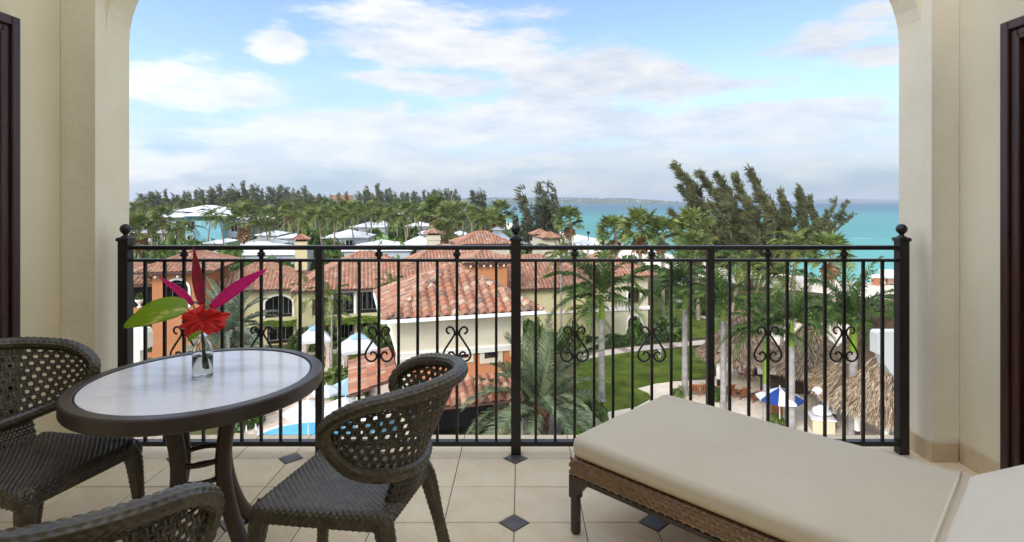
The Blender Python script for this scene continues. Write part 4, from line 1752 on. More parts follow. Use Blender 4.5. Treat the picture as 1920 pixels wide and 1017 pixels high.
def chimney(parent, cx, cy, z0, z1, w, mat='wall_cream', seed=3):
    m = MB()
    m.box(cx - w / 2, cx + w / 2, cy - w / 2, cy + w / 2, z0, z1)
    m.box(cx - w / 2 - .08, cx + w / 2 + .08, cy - w / 2 - .08, cy + w / 2 + .08, z1 - .55, z1 - .4)
    c = m.build('chimney', mat, parent)
    m = MB()
    m.box(cx - w / 2 + .15, cx + w / 2 - .15, cy - w / 2 + .15, cy + w / 2 - .15, z1, z1 + .25)
    m.build('flue', 'dark_interior', c)
    m = MB()
    rg = random.Random(seed)
    ov = .3
    zr = z1 + .25
    a = w / 2 + ov
    top = Vector((cx, cy, zr + .5))
    cs = [Vector((cx - a, cy - a, zr)), Vector((cx + a, cy - a, zr)), Vector((cx + a, cy + a, zr)), Vector((cx - a, cy + a, zr))]
    m.add([tuple(v) for v in cs] + [tuple(top)], [(3, 2, 1, 0), (0, 1, 4), (1, 2, 4), (2, 3, 4), (3, 0, 4)], TILE_LIN[5])
    for i in range(4):
        p, q = cs[i], cs[(i + 1) % 4]
        for k in range(1, 5):
            s = p.lerp(q, k / 5)
            e = top.lerp(s, abs(k / 5 - .5) * 1.7 + .1)
            m.tube([s, e], .09, 5, tint=rg.choice(TILE_LIN))
        m.tube([p, top], .1, 5, tint=rg.choice(TILE_LIN))
    m.build('chimney_cap', 'terracotta', c)


# ---------- near pavilion with the square tiled roof
EX_ = 6.2
fr = Frame(-7.2, 29.3, 17)
pav = thing('pool_pavilion', 'nearest building, square red tiled roof with white gutter and orange wall below', 'building', (-7.2, 29.3, GROUND), R(17))
W_, D_, EH = 8.8, 9.4, 7.8
pr = hip_roof(pav, .02, W_ - .02, .02, D_ - .02, EH, 26.6, tw=.50, tl=.43, ov=0.0, near=('front', 'left'), seed=11, fascia_h=.06, fine=True)
m = MB()
for (xa, xb, ya, yb) in ((-.12, W_ + .12, -.14, .0), (-.12, W_ + .12, D_, D_ + .14), (-.14, -.0, 0, D_), (W_, W_ + .14, 0, D_)):
    m.box(xa, xb, ya, yb, EH - .20, EH - .02)
gut = m.build('gutter', 'gutter_white', pr)
m = MB()
m.box(.05, W_ - .05, .05, D_ - .05, EH - .12, EH - .07)
m.build('soffit', 'trim_white', pr)
wx0, wx1, wy0, wy1 = .9, W_ - .9, .9, D_ - .8
zb1 = fr.z(655, 3, wy0)
zo0 = fr.z(722, 3, wy0)
m = MB()
m.box(wx0, wx1, wy0, wy1, zb1, EH - .12)
m.build('upper_wall', 'wall_cream', pav)
m = MB()
for k, (dz_, pj) in enumerate(((0, .16), (-.14, .10), (-.26, .05))):
    m.box(wx0 - pj, wx1 + pj, wy0 - pj, wy1 + pj, zb1 + dz_ - .12, zb1 + dz_)
m.build('moulding', 'trim_white', pav)
wins = []
for (pa_, pb_, za_, zb_) in ((799, 823, 654.5, 671), (853, 879, 654, 674), (908, 934, 652, 673)):
    xa, xb = fr.x(pa_, wy0 + .12), fr.x(pb_, wy0 + .12)
    wins.append((xa, xb, fr.z(674, xa, wy0), fr.z(654, xa, wy0)))
m = MB()
wall_open(m, wx0 + .62, wx1 - .62, 0, zb1 - .381, wy0 + .12, .3, [(a, b, c, d_, False) for a, b, c, d_ in wins] + [(2.2, 6.3, .0, 2.7, False)])
m.box(wx0 + .3, wx0 + .6, wy0 + .42, wy1 - .1, 0, zb1 - .381)
m.box(wx1 - .6, wx1 - .3, wy0 + .42, wy1 - .1, 0, zb1 - .381)
m.build('wall', 'wall_orange', pav)
for xa in (wx0 - .02, wx1 - .62):
    m = MB()
    m.box(xa, xa + .64, wy0 - .02, wy0 + .64, 0, zb1 - .9)
    for k, (zz, pj) in enumerate(((zb1 - .9, .03), (zb1 - .78, .08), (zb1 - .64, .13))):
        m.box(xa - pj, xa + .64 + pj, wy0 - .02 - pj, wy0 + .64 + pj, zz, zz + (.12 if k < 2 else .255))
    m.build('pier', 'wall_cream', pav)
for (a, b, c, d_) in wins:
    w = MB()
    y_ = wy0 + .12
    f_ = .26
    w.box(a - f_, b + f_, y_ - .06, y_ - .003, d_, d_ + f_)
    w.box(a - f_, b + f_, y_ - .06, y_ - .003, c - f_, c)
    w.box(a - f_, a, y_ - .06, y_ - .003, c, d_)
    w.box(b, b + f_, y_ - .06, y_ - .003, c, d_)
    wo = w.build('window', 'wall_cream', pav)
    w = MB()
    w.box(a, b, y_ + .12, y_ + .14, c, d_)
    w.build('pane', 'window_glass', wo)
    w = MB()
    w.box((a + b) / 2 - .025, (a + b) / 2 + .025, y_ + .08, y_ + .118, c, d_)
    w.box(a, b, y_ + .084, y_ + .114, (c + d_) / 2 - .02, (c + d_) / 2 + .02)
    w.build('muntin', 'shutter', wo)
m = MB()
m.box(wx0 + .7, wx1 - .7, wy0 + 3.2, wy0 + 3.3, 0, 3.4)
m.box(wx0 + .6, wx1 - .6, wy0 + .45, wy0 + 3.3, 3.0, 3.1)
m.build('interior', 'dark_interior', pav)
# lower lean-to roofs: in front and along the left side, each tile a piece
def lean_to(parent, st, U, I, L, run, z0, pitch, tw, tl, seed, near=True):
    rg = random.Random(seed)
    U, I = Vector(U).normalized(), Vector(I).normalized()
    cp, sp_ = math.cos(R(pitch)), math.sin(R(pitch))
    V = I * cp + Vector((0, 0, sp_))
    N = U.cross(V)
    st = Vector(st)
    m = MB()
    a, b = st + Vector((0, 0, -.04)), st + U * L + Vector((0, 0, -.04))
    c, d_ = b + V * (run / cp), a + V * (run / cp)
    dn = Vector((0, 0, -.12))
    m.add([a, b, c, d_, a + dn, b + dn, c + dn, d_ + dn], [(0, 1, 2, 3), (7, 6, 5, 4), (4, 5, 1, 0), (5, 6, 2, 1), (7, 4, 0, 3)])
    roof = m.build('lower_roof', 'roof_deck', parent)
    tv, tf = tile_template(tw, tl, True)
    meshes = []
    for cc in TILE_LIN:
        mm = MB()
        k_ = (np.array(cc) * np.array((1.02, .93, .9)))
        mm.add(tv, tf, tuple(k_))
        meshes.append(mm.mesh('roof_tile', 'terracotta', True))
    nc = int(L / tw)
    M = Matrix((U, V, N)).transposed()
    for j in range(int(run / cp / tl) + 1):
        for i in range(nc):
            o = link('roof_tile', rg.choice(meshes), roof, tuple(st + U * ((i + .5) * L / nc) + V * (j * tl)))
            o.rotation_euler = (M @ Matrix.Rotation(rg.uniform(-.03, .03), 3, 'Z')).to_euler()
    return roof


lean_to(pav, (1.5, -1.0, 3.28), (1, 0, 0), (0, 1, 0), 5.9, 1.95, 3.28, 22, .48, .44, 5)
lean_to(pav, (-1.7, 9.0, 3.28), (0, -1, 0), (1, 0, 0), 6.7, 2.6, 3.28, 16, .44, .55, 6)
for (x, y) in ((-1.1, 2.6), (-1.1, 5.6), (-1.1, 8.6), (1.9, -.6), (6.9, -.6)):
    m = MB()
    m.box(x - .19, x + .19, y - .19, y + .19, 0, 2.9)
    m.box(x - .25, x + .25, y - .25, y + .25, 2.9, 3.1)
    m.build('column', 'wall_cream', pav)

# ---------- yellow building, left of the middle
fr = Frame(-29.5, 53, 16)
yel = thing('yellow_villa', 'long yellow two storey villa with arched balcony, shutters and red tiled roof', 'building', (-29.5, 53, GROUND), R(16))
QY = -2.2
# left bay
ax, bx_ = fr.x(497), fr.x(548)
za, zb = fr.z(597, ax), fr.z(556, ax)
gx0, gx1 = fr.x(440), fr.x(550)
gz1 = fr.z(618, gx0)
ops = [(ax, bx_, za, zb, .75), (gx0, gx1, .05, gz1, False)]
shell(yel, 0, 8.0, 0, 9, 0, 5.5, 'wall_yellow', ops)
arch_trim(yel, ax, bx_, za, zb, 0, .2, .75)
m = MB()
m.box(.31, 7.69, 1.9, 2.0, 0, 5.3)
m.box(ax - .3, bx_ + .3, .3, 1.9, za - .16, za - .01)
m.box(.31, 7.69, .31, 1.9, gz1 + .05, gz1 + .15)
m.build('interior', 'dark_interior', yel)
sliding(yel, ax + .5, bx_ - .1, za + .02, zb - .25, 1.88, 4)
sliding(yel, gx0 + .2, (gx0 + gx1) / 2 - .1, .08, gz1 - .1, 1.88, 4)
sliding(yel, (gx0 + gx1) / 2 + .2, gx1 - .2, .08, gz1 - .1, 1.88, 3)
for xm in ((gx0 + gx1) / 2,):
    m = MB()
    m.box(xm - .25, xm + .25, .0, .4, 0, gz1 + .0)
    m.build('column', 'wall_yellow', yel)


def balustrade(parent, x0, x1, z, y, h=.95):
    m = MB()
    m.box(x0, x1, y - .02, y + .02, z + h - .04, z + h)
    m.box(x0, x1, y - .015, y + .015, z + .06, z + .09)
    k = int((x1 - x0) / .14)
    for i in range(k + 1):
        xx = x0 + (x1 - x0) * i / k
        m.box(xx - .011, xx + .011, y - .011, y + .011, z + .09, z + h - .04)
    m.build('balustrade', 'iron', parent)


balustrade(yel, ax, bx_, za, .1)
for (pa_, pb_, y0_, y1_) in ((571, 588, 560, 587), (597, 606, 560, 587)):
    xa, xb = fr.x(pa_), fr.x(pb_)
    if xb < 7.9:
        window(yel, xa + .1, xb - .1, fr.z(y1_, xa), fr.z(y0_, xa), 0, .09, 1, 1, shutters=True)
xa, xb = fr.x(565), fr.x(576)
window(yel, xa, xb, fr.z(633, xa), fr.z(610, xa), 0, .09, 0, 1)
hip_roof(yel, -.1, 8.0, 0, 9, 5.5, 25.7, tw=.36, tl=.42, ov=.7, seed=21)
# right block with the two-bay loggia
lx0, lxm0, lxm1, lx1 = fr.x(625, QY), fr.x(664, QY), fr.x(669.5, QY), fr.x(708, QY)
uz0, uz1 = fr.z(591, lx0, QY), fr.z(550, lx0, QY)
gz1 = fr.z(605, lx0, QY)
ops = [(lx0, lxm0, uz0, uz1, False), (lxm1, lx1, uz0, uz1, False), (lx0, lxm0, .25, gz1, False), (lxm1, lx1, .25, gz1, False)]
shell(yel, 8.0, 20.5, QY, 8.5, 0, 5.55, 'wall_yellow', ops)
m = MB()
m.box(8.31, 20.19, QY + 2.2, QY + 2.3, 0, 5.3)
m.box(lx0 - .3, lx1 + .3, QY + .31, QY + 2.2, uz0 - .2, uz0 - .02)
m.box(lx0 - .3, lx1 + .3, QY + .31, QY + 2.2, uz1 + .05, uz1 + .15)
m.build('interior', 'dark_interior', yel)
m = MB()
m.box(lx0 - .12, lx1 + .12, QY - .05, QY - .003, uz1, uz1 + .28)
m.box(lx0 - .2, lx0 - .003, QY - .05, QY - .003, uz0, uz1 - .003)
m.box(lx1 + .003, lx1 + .2, QY - .05, QY - .003, uz0, uz1 - .003)
m.build('loggia_trim', 'trim_white', yel)
m = MB()
m.tube([((lxm0 + lxm1) / 2, QY + .1, uz0), ((lxm0 + lxm1) / 2, QY + .1, uz1)], .17, 10)
m.build('column', 'trim_white', yel)
for a, b in ((lx0, lxm0), (lxm1, lx1)):
    sliding(yel, a + .15, a + (b - a) * .45, uz0 + .02, uz1 - .2, QY + 2.18, 2)
    sliding(yel, a + (b - a) * .55, b - .1, uz0 + .02, uz1 - .2, QY + 2.18, 2)
    sliding(yel, a + .15, b - .15, .3, gz1 - .1, QY + 2.18, 4)
    balustrade(yel, a, b, uz0, QY + .1)
for (pa_, pb_, y0_, y1_) in ((603, 611, 562, 588), (590, 600, 562, 588)):
    pass
xa, xb = fr.x(592, QY), fr.x(608, QY)
window(yel, xa + .15, xb - .1, fr.z(590, xa, QY), fr.z(562, xa, QY), QY, .09, 1, 1, shutters=True)
window(yel, xa + .15, xb - .1, fr.z(634, xa, QY), fr.z(610, xa, QY), QY, .09, 1, 1, shutters=True)
xa, xb = fr.x(728, QY), fr.x(740, QY)
window(yel, xa, xb, fr.z(618, xa, QY), fr.z(600, xa, QY), QY, .09, 1, 1, shutters=True)
yr = hip_roof(yel, 8.3, 20.5, QY, 8.5, 5.55, 26.6, tw=.36, tl=.42, ov=.7, seed=22)
chimney(yr, 7.6, 6.5, 6.5, 9.6, 1.25, 'wall_yellow', 3)
m = MB()
m.box(8.6, 20.0, QY - 2.6, QY + .3, .0, .25)
m.build('terrace', 'path_stone', yel)

# ---------- rear roofs in the middle
mid = thing('cream_villa', 'cream villa roofs and chimney rising behind the near pavilion', 'building', (-13.2, 58.5, GROUND), R(14))
shell(mid, 0, 12.5, 0, 10, 0, 6.0, 'wall_cream')
mr_roof = hip_roof(mid, 0, 12.5, 0, 10, 6.0, 27, tw=.36, tl=.42, ov=.7, seed=31)
chimney(mr_roof, 4.6, 6.5, 7.5, 10.0, 1.5, 'wall_cream', 5)

twr = thing('orange_tower', 'small orange tower with red tiled hip roof behind the pavilion roof', 'building', (-4.9, 51.5, GROUND), R(14))
shell(twr, 0, 3.7, 0, 3.8, 0, 8.3, 'wall_orange')
hip_roof(twr, 0, 3.7, 0, 3.8, 8.35, 22, tw=.34, tl=.40, ov=.5, seed=33)
for k in range(6):
    m = MB()
    m.box(.15 + k * .62, .3 + k * .62, -.42, -.003, 7.95, 8.12)
    m.build('bracket', 'trim_white', twr)

rear = thing('cream_hip_house', 'cream upper storey with small red hip roof near the railing centre post', 'building', (-7.2, 66, GROUND), R(14))
shell(rear, 0, 6.0, 0, 5, 0, 8.9, 'wall_cream')
hip_roof(rear, 0, 6.0, 0, 5, 8.9, 24, tw=.36, tl=.42, ov=.5, seed=35)

# ---------- right wing
fr = Frame(-.7, 55, 13)
rgt = thing('sand_villa', 'sand coloured two storey villa wing with arched openings and red tiled roof', 'building', (-.7, 55, GROUND), R(13))
w1 = (fr.x(1072), fr.x(1080))
shell(rgt, -6, 9.4, 0, 10, 0, 5.4, 'wall_yellow')
for y0_, y1_ in ((554, 562), (601, 609)):
    window(rgt, w1[0], w1[1], fr.z(y1_, w1[0]), fr.z(y0_, w1[0]), 0, .02, 0, 0, 'wall_yellow')
hip_roof(rgt, -6, 9.0, 0, 10, 5.42, 26, tw=.38, tl=.44, ov=.6, seed=41)
TY0 = .35
ta, tb = fr.x(1177, TY0), fr.x(1201, TY0)
u0, u1 = fr.z(573, ta, TY0), fr.z(541, ta, TY0)
l0, l1 = fr.z(632, ta, TY0), fr.z(593, ta, TY0)
xr1 = fr.x(1215, TY0)
shell(rgt, 9.0, xr1, TY0, 10.5, 0, 6.3, 'wall_sand', [(ta, tb, u0, u1, True), (ta, tb, l0, l1, True)])
arch_trim(rgt, ta, tb, u0 + .55, u1, TY0, .18)
arch_trim(rgt, ta, tb, l0, l1, TY0, .18)
m = MB()
m.box(9.31, xr1 - .31, TY0 + 3.4, TY0 + 3.5, 0, 6.0)
m.box(9.31, xr1 - .31, TY0 + .31, TY0 + 3.4, u0 - .25, u0 - .05)
m.build('interior', 'wall_sand', rgt)
window(rgt, ta + .1, tb + .4, u0 + .1, u1 - .2, TY0 + 3.38, .05, 1, 1)
m = MB()
m.box(8.9, xr1 + .15, TY0 - .15, TY0 - .003, fr.z(580, ta, TY0) - .1, fr.z(576, ta, TY0) + .05)
m.box(-6, 8.99, -.12, -.003, 2.78, 2.95)
m.build('string_course', 'trim_white', rgt)
hip_roof(rgt, 9.2, xr1, TY0, 10.5, 6.3, 26, tw=.38, tl=.44, ov=.75, seed=42)

# ---------- orange house at the left
fr = Frame(-33.2, 49.5, 14)
org = thing('orange_house', 'orange house with white trimmed arched window behind the left railing', 'building', (-33.2, 49.5, GROUND), R(14))
oa, ob = fr.x(311), fr.x(353)
oz0, oz1 = fr.z(578, oa), fr.z(526, oa)
xe = fr.x(386)
shell(org, .6, xe, 0, 8, 0, 7.75, 'wall_orange', [(oa, ob, oz0, oz1, True)])
arch_trim(org, oa, ob, oz0, oz1, 0, .2)
m = MB()
m.box(.95, xe - .31, 1.5, 1.6, 0, 7.5)
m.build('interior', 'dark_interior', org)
sliding(org, oa + .1, ob - .1, oz0 + .03, oz1 - .5, 1.48, 2)
balustrade(org, oa, ob, oz0, .08)
hip_roof(org, .4, xe, 0, 8, 7.8, 23, tw=.36, tl=.42, ov=1.0, seed=51)
for k in range(3):
    m = MB()
    m.box(1.0 + k * 1.75, 1.15 + k * 1.75, -.75, -.003, 7.25, 7.42)
    m.build('bracket', 'trim_white', org)
z_e = fr.z(531, 0, .6)
zf = fr.z(577, 0, .6)
shell(org, -7, .6, .6, 8, 0, z_e, 'wall_orange', [(-3.4, .4, zf, z_e - .35, False), (-3.4, .4, .4, zf - .5, False)], name='wing_wall')
m = MB()
m.box(-6.6, .3, 3.6, 3.7, 0, z_e - .2)
m.box(-3.6, .3, .91, 3.6, zf - .2, zf - .02)
m.build('wing_interior', 'dark_interior', org)
hip_roof(org, -7, .2, .6, 8, z_e, 23, tw=.36, tl=.42, ov=.5, seed=52)

# ---------- two little roof towers
for (px, py, Y, w_, lab) in ((1015, 440, 88, 1.9, 'farther of two small cream roof towers left of the sea'), (1035.5, 446.5, 82, 2.1, 'nearer of two small cream roof towers left of the sea')):
    p = at(px, py, Y)
    t = thing('roof_tower', lab, 'tower', (p.x - w_ / 2, p.y, GROUND), R(12), 'small roof towers')
    hh = p.z - GROUND
    m = MB()
    m.box(0, w_, 0, w_, 0, hh)
    m.box(-.06, w_ + .06, -.06, w_ + .06, hh - 1.3, hh - 1.15)
    m.build('wall', 'wall_cream', t)
    hip_roof(t, 0, w_, 0, w_, hh, 27, tw=.36, tl=.42, ov=.5, seed=61, skip=('back',))

# ---------- white roofed villas
VILLAS = [  # px left, px right, eave py, Y, depth, pitch, eave height fixed by py
    (375, 548, 478, 84, 12, 13, 'long white hip roof just above the railing at the left'),
    (440, 515, 461, 100, 9, 18, 'small white roof with a raised peak right of the shaggy fan palm'),
    (640, 770, 470, 82, 11, 13, 'wide white roof above the railing left of the chimney'),
    (752, 812, 460, 90, 9, 24, 'white hip roof joined to the wide white roof'),
    (600, 690, 446, 116, 10, 16, 'white roof with grey eave behind young palms'),
    (655, 722, 426, 150, 10, 14, 'low white roof between tall palms in the middle'),
    (705, 725, 422, 158, 7, 35, 'tiny steep white roof peak among the palms'),
    (760, 808, 424, 150, 9, 15, 'white roof half hidden by the largest fan palms'),
    (742, 766, 402, 205, 10, 18, 'farthest small white roof among the palms'),
    (570, 615, 442, 120, 9, 12, 'white roof behind the leaning coconut palms'),
    (478, 522, 441, 122, 9, 14, 'white roof above a dark open porch'),
    (784, 826, 438, 124, 9, 13, 'white roof left of the grey metal roofs'),
    (850, 876, 441, 122, 9, 20, 'narrow white roof right of the shaggy palm'),
    (380, 420, 456, 102, 8, 12, 'white roof under the teal building'),
    (520, 556, 446, 114, 8, 14, 'white roof beside yellow leaved shrubs'),
    (805, 832, 412, 180, 9, 16, 'white roof glimpsed between distant palm trunks'),
    (975, 1004, 456, 110, 8, 22, 'white roof just right of the centre post ball'),
]
VILLA_FRONTS = []
for (pa_, pb_, py, Y, dp, pt, lab) in VILLAS:
    a, b = at(pa_, py, Y), at(pb_, py, Y)
    hh = a.z - GROUND
    L = b.x - a.x
    t = thing('white_villa', lab, 'house', (a.x, Y, GROUND), R(6), 'white roofed villas')
    m = MB()
    m.box(.35, L - .35, .35, dp - .35, 0, hh - .02)
    m.build('wall', 'wall_grey', t)
    run = min(L, dp) / 2
    rise = run * math.tan(R(pt))
    zr = hh + rise
    m = MB()
    if L >= dp:
        vv = [(0, 0, hh), (L, 0, hh), (L, dp, hh), (0, dp, hh), (run, run, zr), (L - run, run, zr)]
        ff = [(0, 1, 5, 4), (1, 2, 5), (2, 3, 4, 5), (3, 0, 4), (3, 2, 1, 0)]
    else:
        vv = [(0, 0, hh), (L, 0, hh), (L, dp, hh), (0, dp, hh), (run, run, zr), (run, dp - run, zr)]
        ff = [(0, 1, 4), (1, 2, 5, 4), (2, 3, 5), (3, 0, 4, 5), (3, 2, 1, 0)]
    m.add(vv, ff)
    rf = m.build('roof', 'white_roof', t)
    m = MB()
    for q in ((0, 4), (1, 5 if L >= dp else 4), (4, 5)):
        if (Vector(vv[q[0]]) - Vector(vv[q[1]])).length > .2:
            m.tube([vv[q[0]], vv[q[1]]], .09, 5)
    m.box(-.03, L + .03, -.05, .0, hh - .16, hh + .03)
    m.build('ridge_trim', 'white_roof', rf)
    VILLA_FRONTS.append((a.x, Y, L, hh))
    k = max(1, int(L / 4))
    for i in range(k):
        xa = .8 + i * (L - 1.6) / k
        window(t, xa + .2, xa + min(1.6, (L - 2) / k), hh - 2.3, hh - .6, .35, .06, 1, 0)

# ---------- teal hotel block far left
t = at(235, 408, 128)
teal = thing('teal_hotel', 'teal and grey three storey hotel block with white roofs at far left', 'building', (t.x, 128, GROUND), R(5))
EH2 = t.z - GROUND
m = MB()
m.box(0, 13.5, 0, 12, 0, EH2)
m.build('wall', 'wall_grey', teal)
m = MB()
m.box(22.5, 27, -.5, 12, 0, EH2 - .6)
m.build('wall', 'wall_grey', teal)
m = MB()
m.box(13.5, 16.6, -1.0, 12, 0, EH2 + .3)
m.box(16.6, 22.5, -3.0, 12, 0, EH2 - .7)
m.build('wall', 'wall_teal', teal)
for lv in range(3):
    z_ = EH2 - 2.9 - lv * 3.2
    for i in range(5):
        window(teal, 1.0 + i * 2.5, 2.5 + i * 2.5, z_, z_ + 2.0, 0, .08, 2, 0)
    window(teal, 14.0, 16.2, z_, z_ + 2.0, -1.0, .08, 2, 0)
    window(teal, 23.4, 25.6, z_ - .4, z_ + 1.5, -.5, .08, 2, 0)
    balustrade(teal, .2, 13.3, z_ - .35, -1.2)
    m = MB()
    m.box(.05, 13.45, -1.3, -.003, z_ - .55, z_ - .35)
    m.build('balcony_slab', 'trim_white', teal)
for (x0_, x1_, y0_, y1_, zz, pp) in ((-1, 14.2, -1.6, 12.5, EH2 + .05, 14), (13.0, 23.5, -3.6, 12, EH2 + .35, 18), (22, 31, -1.2, 12, EH2 - .5, 14), (7, 19, 4, 20, EH2 + 1.2, 14)):
    L, dp = x1_ - x0_, y1_ - y0_
    run = min(L, dp) / 2
    zr = zz + run * math.tan(R(pp))
    m = MB()
    if L >= dp:
        r1, r2 = (x0_ + run, y0_ + run, zr), (x1_ - run, y0_ + run, zr)
        ff = [(0, 1, 5, 4), (1, 2, 5), (2, 3, 4, 5), (3, 0, 4), (3, 2, 1, 0)]
    else:
        r1, r2 = (x0_ + run, y0_ + run, zr), (x0_ + run, y1_ - run, zr)
        ff = [(0, 1, 4), (1, 2, 5, 4), (2, 3, 5), (3, 0, 4, 5), (3, 2, 1, 0)]
    m.add([(x0_, y0_, zz), (x1_, y0_, zz), (x1_, y1_, zz), (x0_, y1_, zz), r1, r2], ff)
    m.build('roof', 'white_roof', teal)
m = MB()
for k in range(9):
    m.box(14.1 + k * .25, 14.34 + k * .25, -1.9, -1.05, EH2 - 6.2 + k * .3, EH2 - 6.0 + k * .3)
m.build('stairs', 'trim_white', teal)
# unfinished brown building far behind
for (pa_, pb_, py0, py1, Y, lab) in ((398, 470, 371, 381, 300, 'long unfinished brown building before the dark treeline'), (556, 600, 371, 383, 290, 'shorter unfinished brown building right of the treeline'), (620, 655, 366, 381, 320, 'brown building shell among distant palms')):
    a, b = at(pa_, py0, Y), at(pb_, py0, Y)
    t = thing('unfinished_building', lab, 'building', (a.x, Y, GROUND), 0)
    hh = a.z - GROUND
    L = b.x - a.x
    m = MB()
    ops = []
    for lv in range(3):
        k = int(L / 4)
        for i in range(k):
            ops.append((.8 + i * L / k, .8 + i * L / k + 2.2, hh - 3.4 - lv * 4, hh - 1.0 - lv * 4, False))
    wall_open(m, 0, L, 0, hh, 0, .4, ops)
    m.box(0, L, 6, 6.4, 0, hh)
    m.build('wall', 'brick_shell', t)

# ---------- grey metal pavilion and beach gazebos
def gazebo(px, py_eave, py_top, Y, wpx, lab, mat='metal_roof', cupola=False, walls=True):
    c = at(px, py_eave, Y)
    w_ = wpx / F_PX * Y
    hh = c.z - GROUND
    ht = at(px, py_top, Y).z - GROUND
    t = thing('gazebo', lab, 'gazebo', (c.x, Y, GROUND), R(20))
    m = MB()
    a = w_ / 2
    k = 4
    cs = [(-a, -a, hh), (a, -a, hh), (a, a, hh), (-a, a, hh)]
    if cupola:
        b_ = a * .28
        zt = hh + (ht - hh) * .6
        ts = [(-b_, -b_, zt), (b_, -b_, zt), (b_, b_, zt), (-b_, b_, zt)]
        m.add(cs + ts, [(0, 1, 5, 4), (1, 2, 6, 5), (2, 3, 7, 6), (3, 0, 4, 7), (3, 2, 1, 0)])
        rf = m.build('roof', mat, t)
        m = MB()
        m.box(-b_ * .8, b_ * .8, -b_ * .8, b_ * .8, zt - .1, zt + (ht - zt) * .5)
        m.build('cupola_wall', 'trim_white', rf)
        m = MB()
        zz = zt + (ht - zt) * .5
        bb = b_ * 1.5
        m.add([(-bb, -bb, zz), (bb, -bb, zz), (bb, bb, zz), (-bb, bb, zz), (0, 0, ht)], [(0, 1, 4), (1, 2, 4), (2, 3, 4), (3, 0, 4), (3, 2, 1, 0)])
        m.build('cupola_roof', mat, rf)
        m = MB()
        for i in range(4):
            p, q = cs[i], cs[(i + 1) % 4]
            p2, q2 = ts[i], ts[(i + 1) % 4]
            for s in np.linspace(0, 1, 9):
                P0 = Vector(p).lerp(Vector(q), s)
                P1 = Vector(p2).lerp(Vector(q2), s)
                m.tube([P0, P1], .05, 4)
        m.build('seams', mat, rf)
    else:
        m.add(cs + [(0, 0, ht)], [(0, 1, 4), (1, 2, 4), (2, 3, 4), (3, 0, 4), (3, 2, 1, 0)])
        m.build('roof', mat, t)
    for sx in (-1, 1):
        for sy in (-1, 1):
            m = MB()
            m.box(sx * a * .82 - .15, sx * a * .82 + .15, sy * a * .82 - .15, sy * a * .82 + .15, 0, hh)
            m.build('post', 'trim_white', t)
    m = MB()
    if walls:
        m.box(-a * .8, a * .8, -a * .8, a * .8, 0, hh - 1.2)
        m.build('low_wall', 'trim_white', t)
    return t


gazebo(932, 455, 425, 104, 58, 'grey metal roofed pavilion with white cupola near the centre post', cupola=True)
gazebo(895, 452, 440, 112, 44, 'grey metal roof partly hidden behind red roofs')
gazebo(807, 452, 443, 108, 44, 'grey ribbed metal roof above the chimney')
gazebo(1096, 457, 449, 118, 34, 'grey shingled beach gazebo in front of the sea', walls=False)
gazebo(1062, 446, 441, 135, 24, 'white beach pergola beside the blown palm', walls=False)
# ================================================================== PLANT MATERIALS
mk('palm_leaf', lin(76, 94, 40), lin(132, 140, 68), 1.2, 0.5, tint=True, rand=0.14, trans=0.22, spec=0.35, hue=.012)
mk('royal_leaf', lin(46, 70, 34), lin(90, 112, 52), 1.2, 0.45, tint=True, rand=0.12, trans=0.22, spec=0.35)
mk('date_leaf', lin(92, 108, 80), lin(132, 142, 106), 1.0, 0.5, tint=True, rand=0.12, trans=0.18, spec=0.35)
mk('silver_leaf', lin(110, 124, 102), lin(138, 148, 124), 1.0, 0.5, tint=True, rand=0.1, trans=0.18)
mk('fan_leaf', lin(74, 92, 42), lin(134, 142, 78), 1.5, 0.5, tint=True, rand=0.16, trans=0.2, hue=.012)
mk('dead_leaf', lin(118, 88, 60), lin(156, 122, 86), 2.0, 0.85, tint=True, rand=0.15)
mk('casuarina_leaf', lin(86, 92, 58), lin(122, 122, 80), 0.4, 0.8, tint=True, trans=0.2, rand=0.1)
mk('far_casuarina', lin(80, 86, 66), lin(112, 116, 90), 0.2, 0.9, tint=True, trans=0.2, rand=0.14)
mk('bush_leaf', lin(64, 88, 34), lin(118, 138, 56), 1.5, 0.5, tint=True, rand=0.2, trans=0.22, hue=.02)
mk('vine_leaf', lin(112, 138, 44), lin(140, 160, 60), 1.5, 0.5, tint=True, trans=0.22)
mk('hedge_leaf', lin(58, 80, 36), lin(88, 108, 50), 1.5, 0.5, tint=True, trans=0.2)
mk('royal_trunk', lin(128, 123, 115), lin(164, 158, 149), 1.5, 0.85, 0.5, 1.5, stretchv=(1, 1, 9), bdist=0.03)
mk('crownshaft', lin(96, 128, 28), lin(126, 150, 42), 1.0, 0.35, stretchv=(4, 4, 0.4))
mk('brown_trunk', lin(128, 114, 96), lin(158, 142, 122), 2.0, 0.9, 0.8, 3, stretchv=(1, 1, 5), bdist=0.05)
mk('boot_trunk', lin(84, 60, 46), lin(124, 92, 70), 3.0, 0.95, 0.8, 6, tint=True, bdist=0.05)
mk('bark', lin(82, 72, 60), lin(108, 96, 80), 1.0, 0.9)
nrg = np.random.RandomState(42)


def unit(a):
    a = np.asarray(a, float)
    return a / (np.linalg.norm(a, axis=-1, keepdims=True) + 1e-12)


def blades(m, P, D, L, W, tints):
    P, D = np.asarray(P, float), unit(D)
    N = len(P)
    S = unit(np.cross(D, nrg.normal(size=(N, 3))))
    L = np.broadcast_to(L, (N,))[:, None]
    W = np.broadcast_to(W, (N,))[:, None]
    Vv = np.stack([P - S * W * .3, P + S * W * .3, P + D * L * .55 + S * W * .5, P + D * L, P + D * L * .55 - S * W * .5], 1)
    m.addmany(Vv, [(0, 1, 2, 3, 4)], tints)


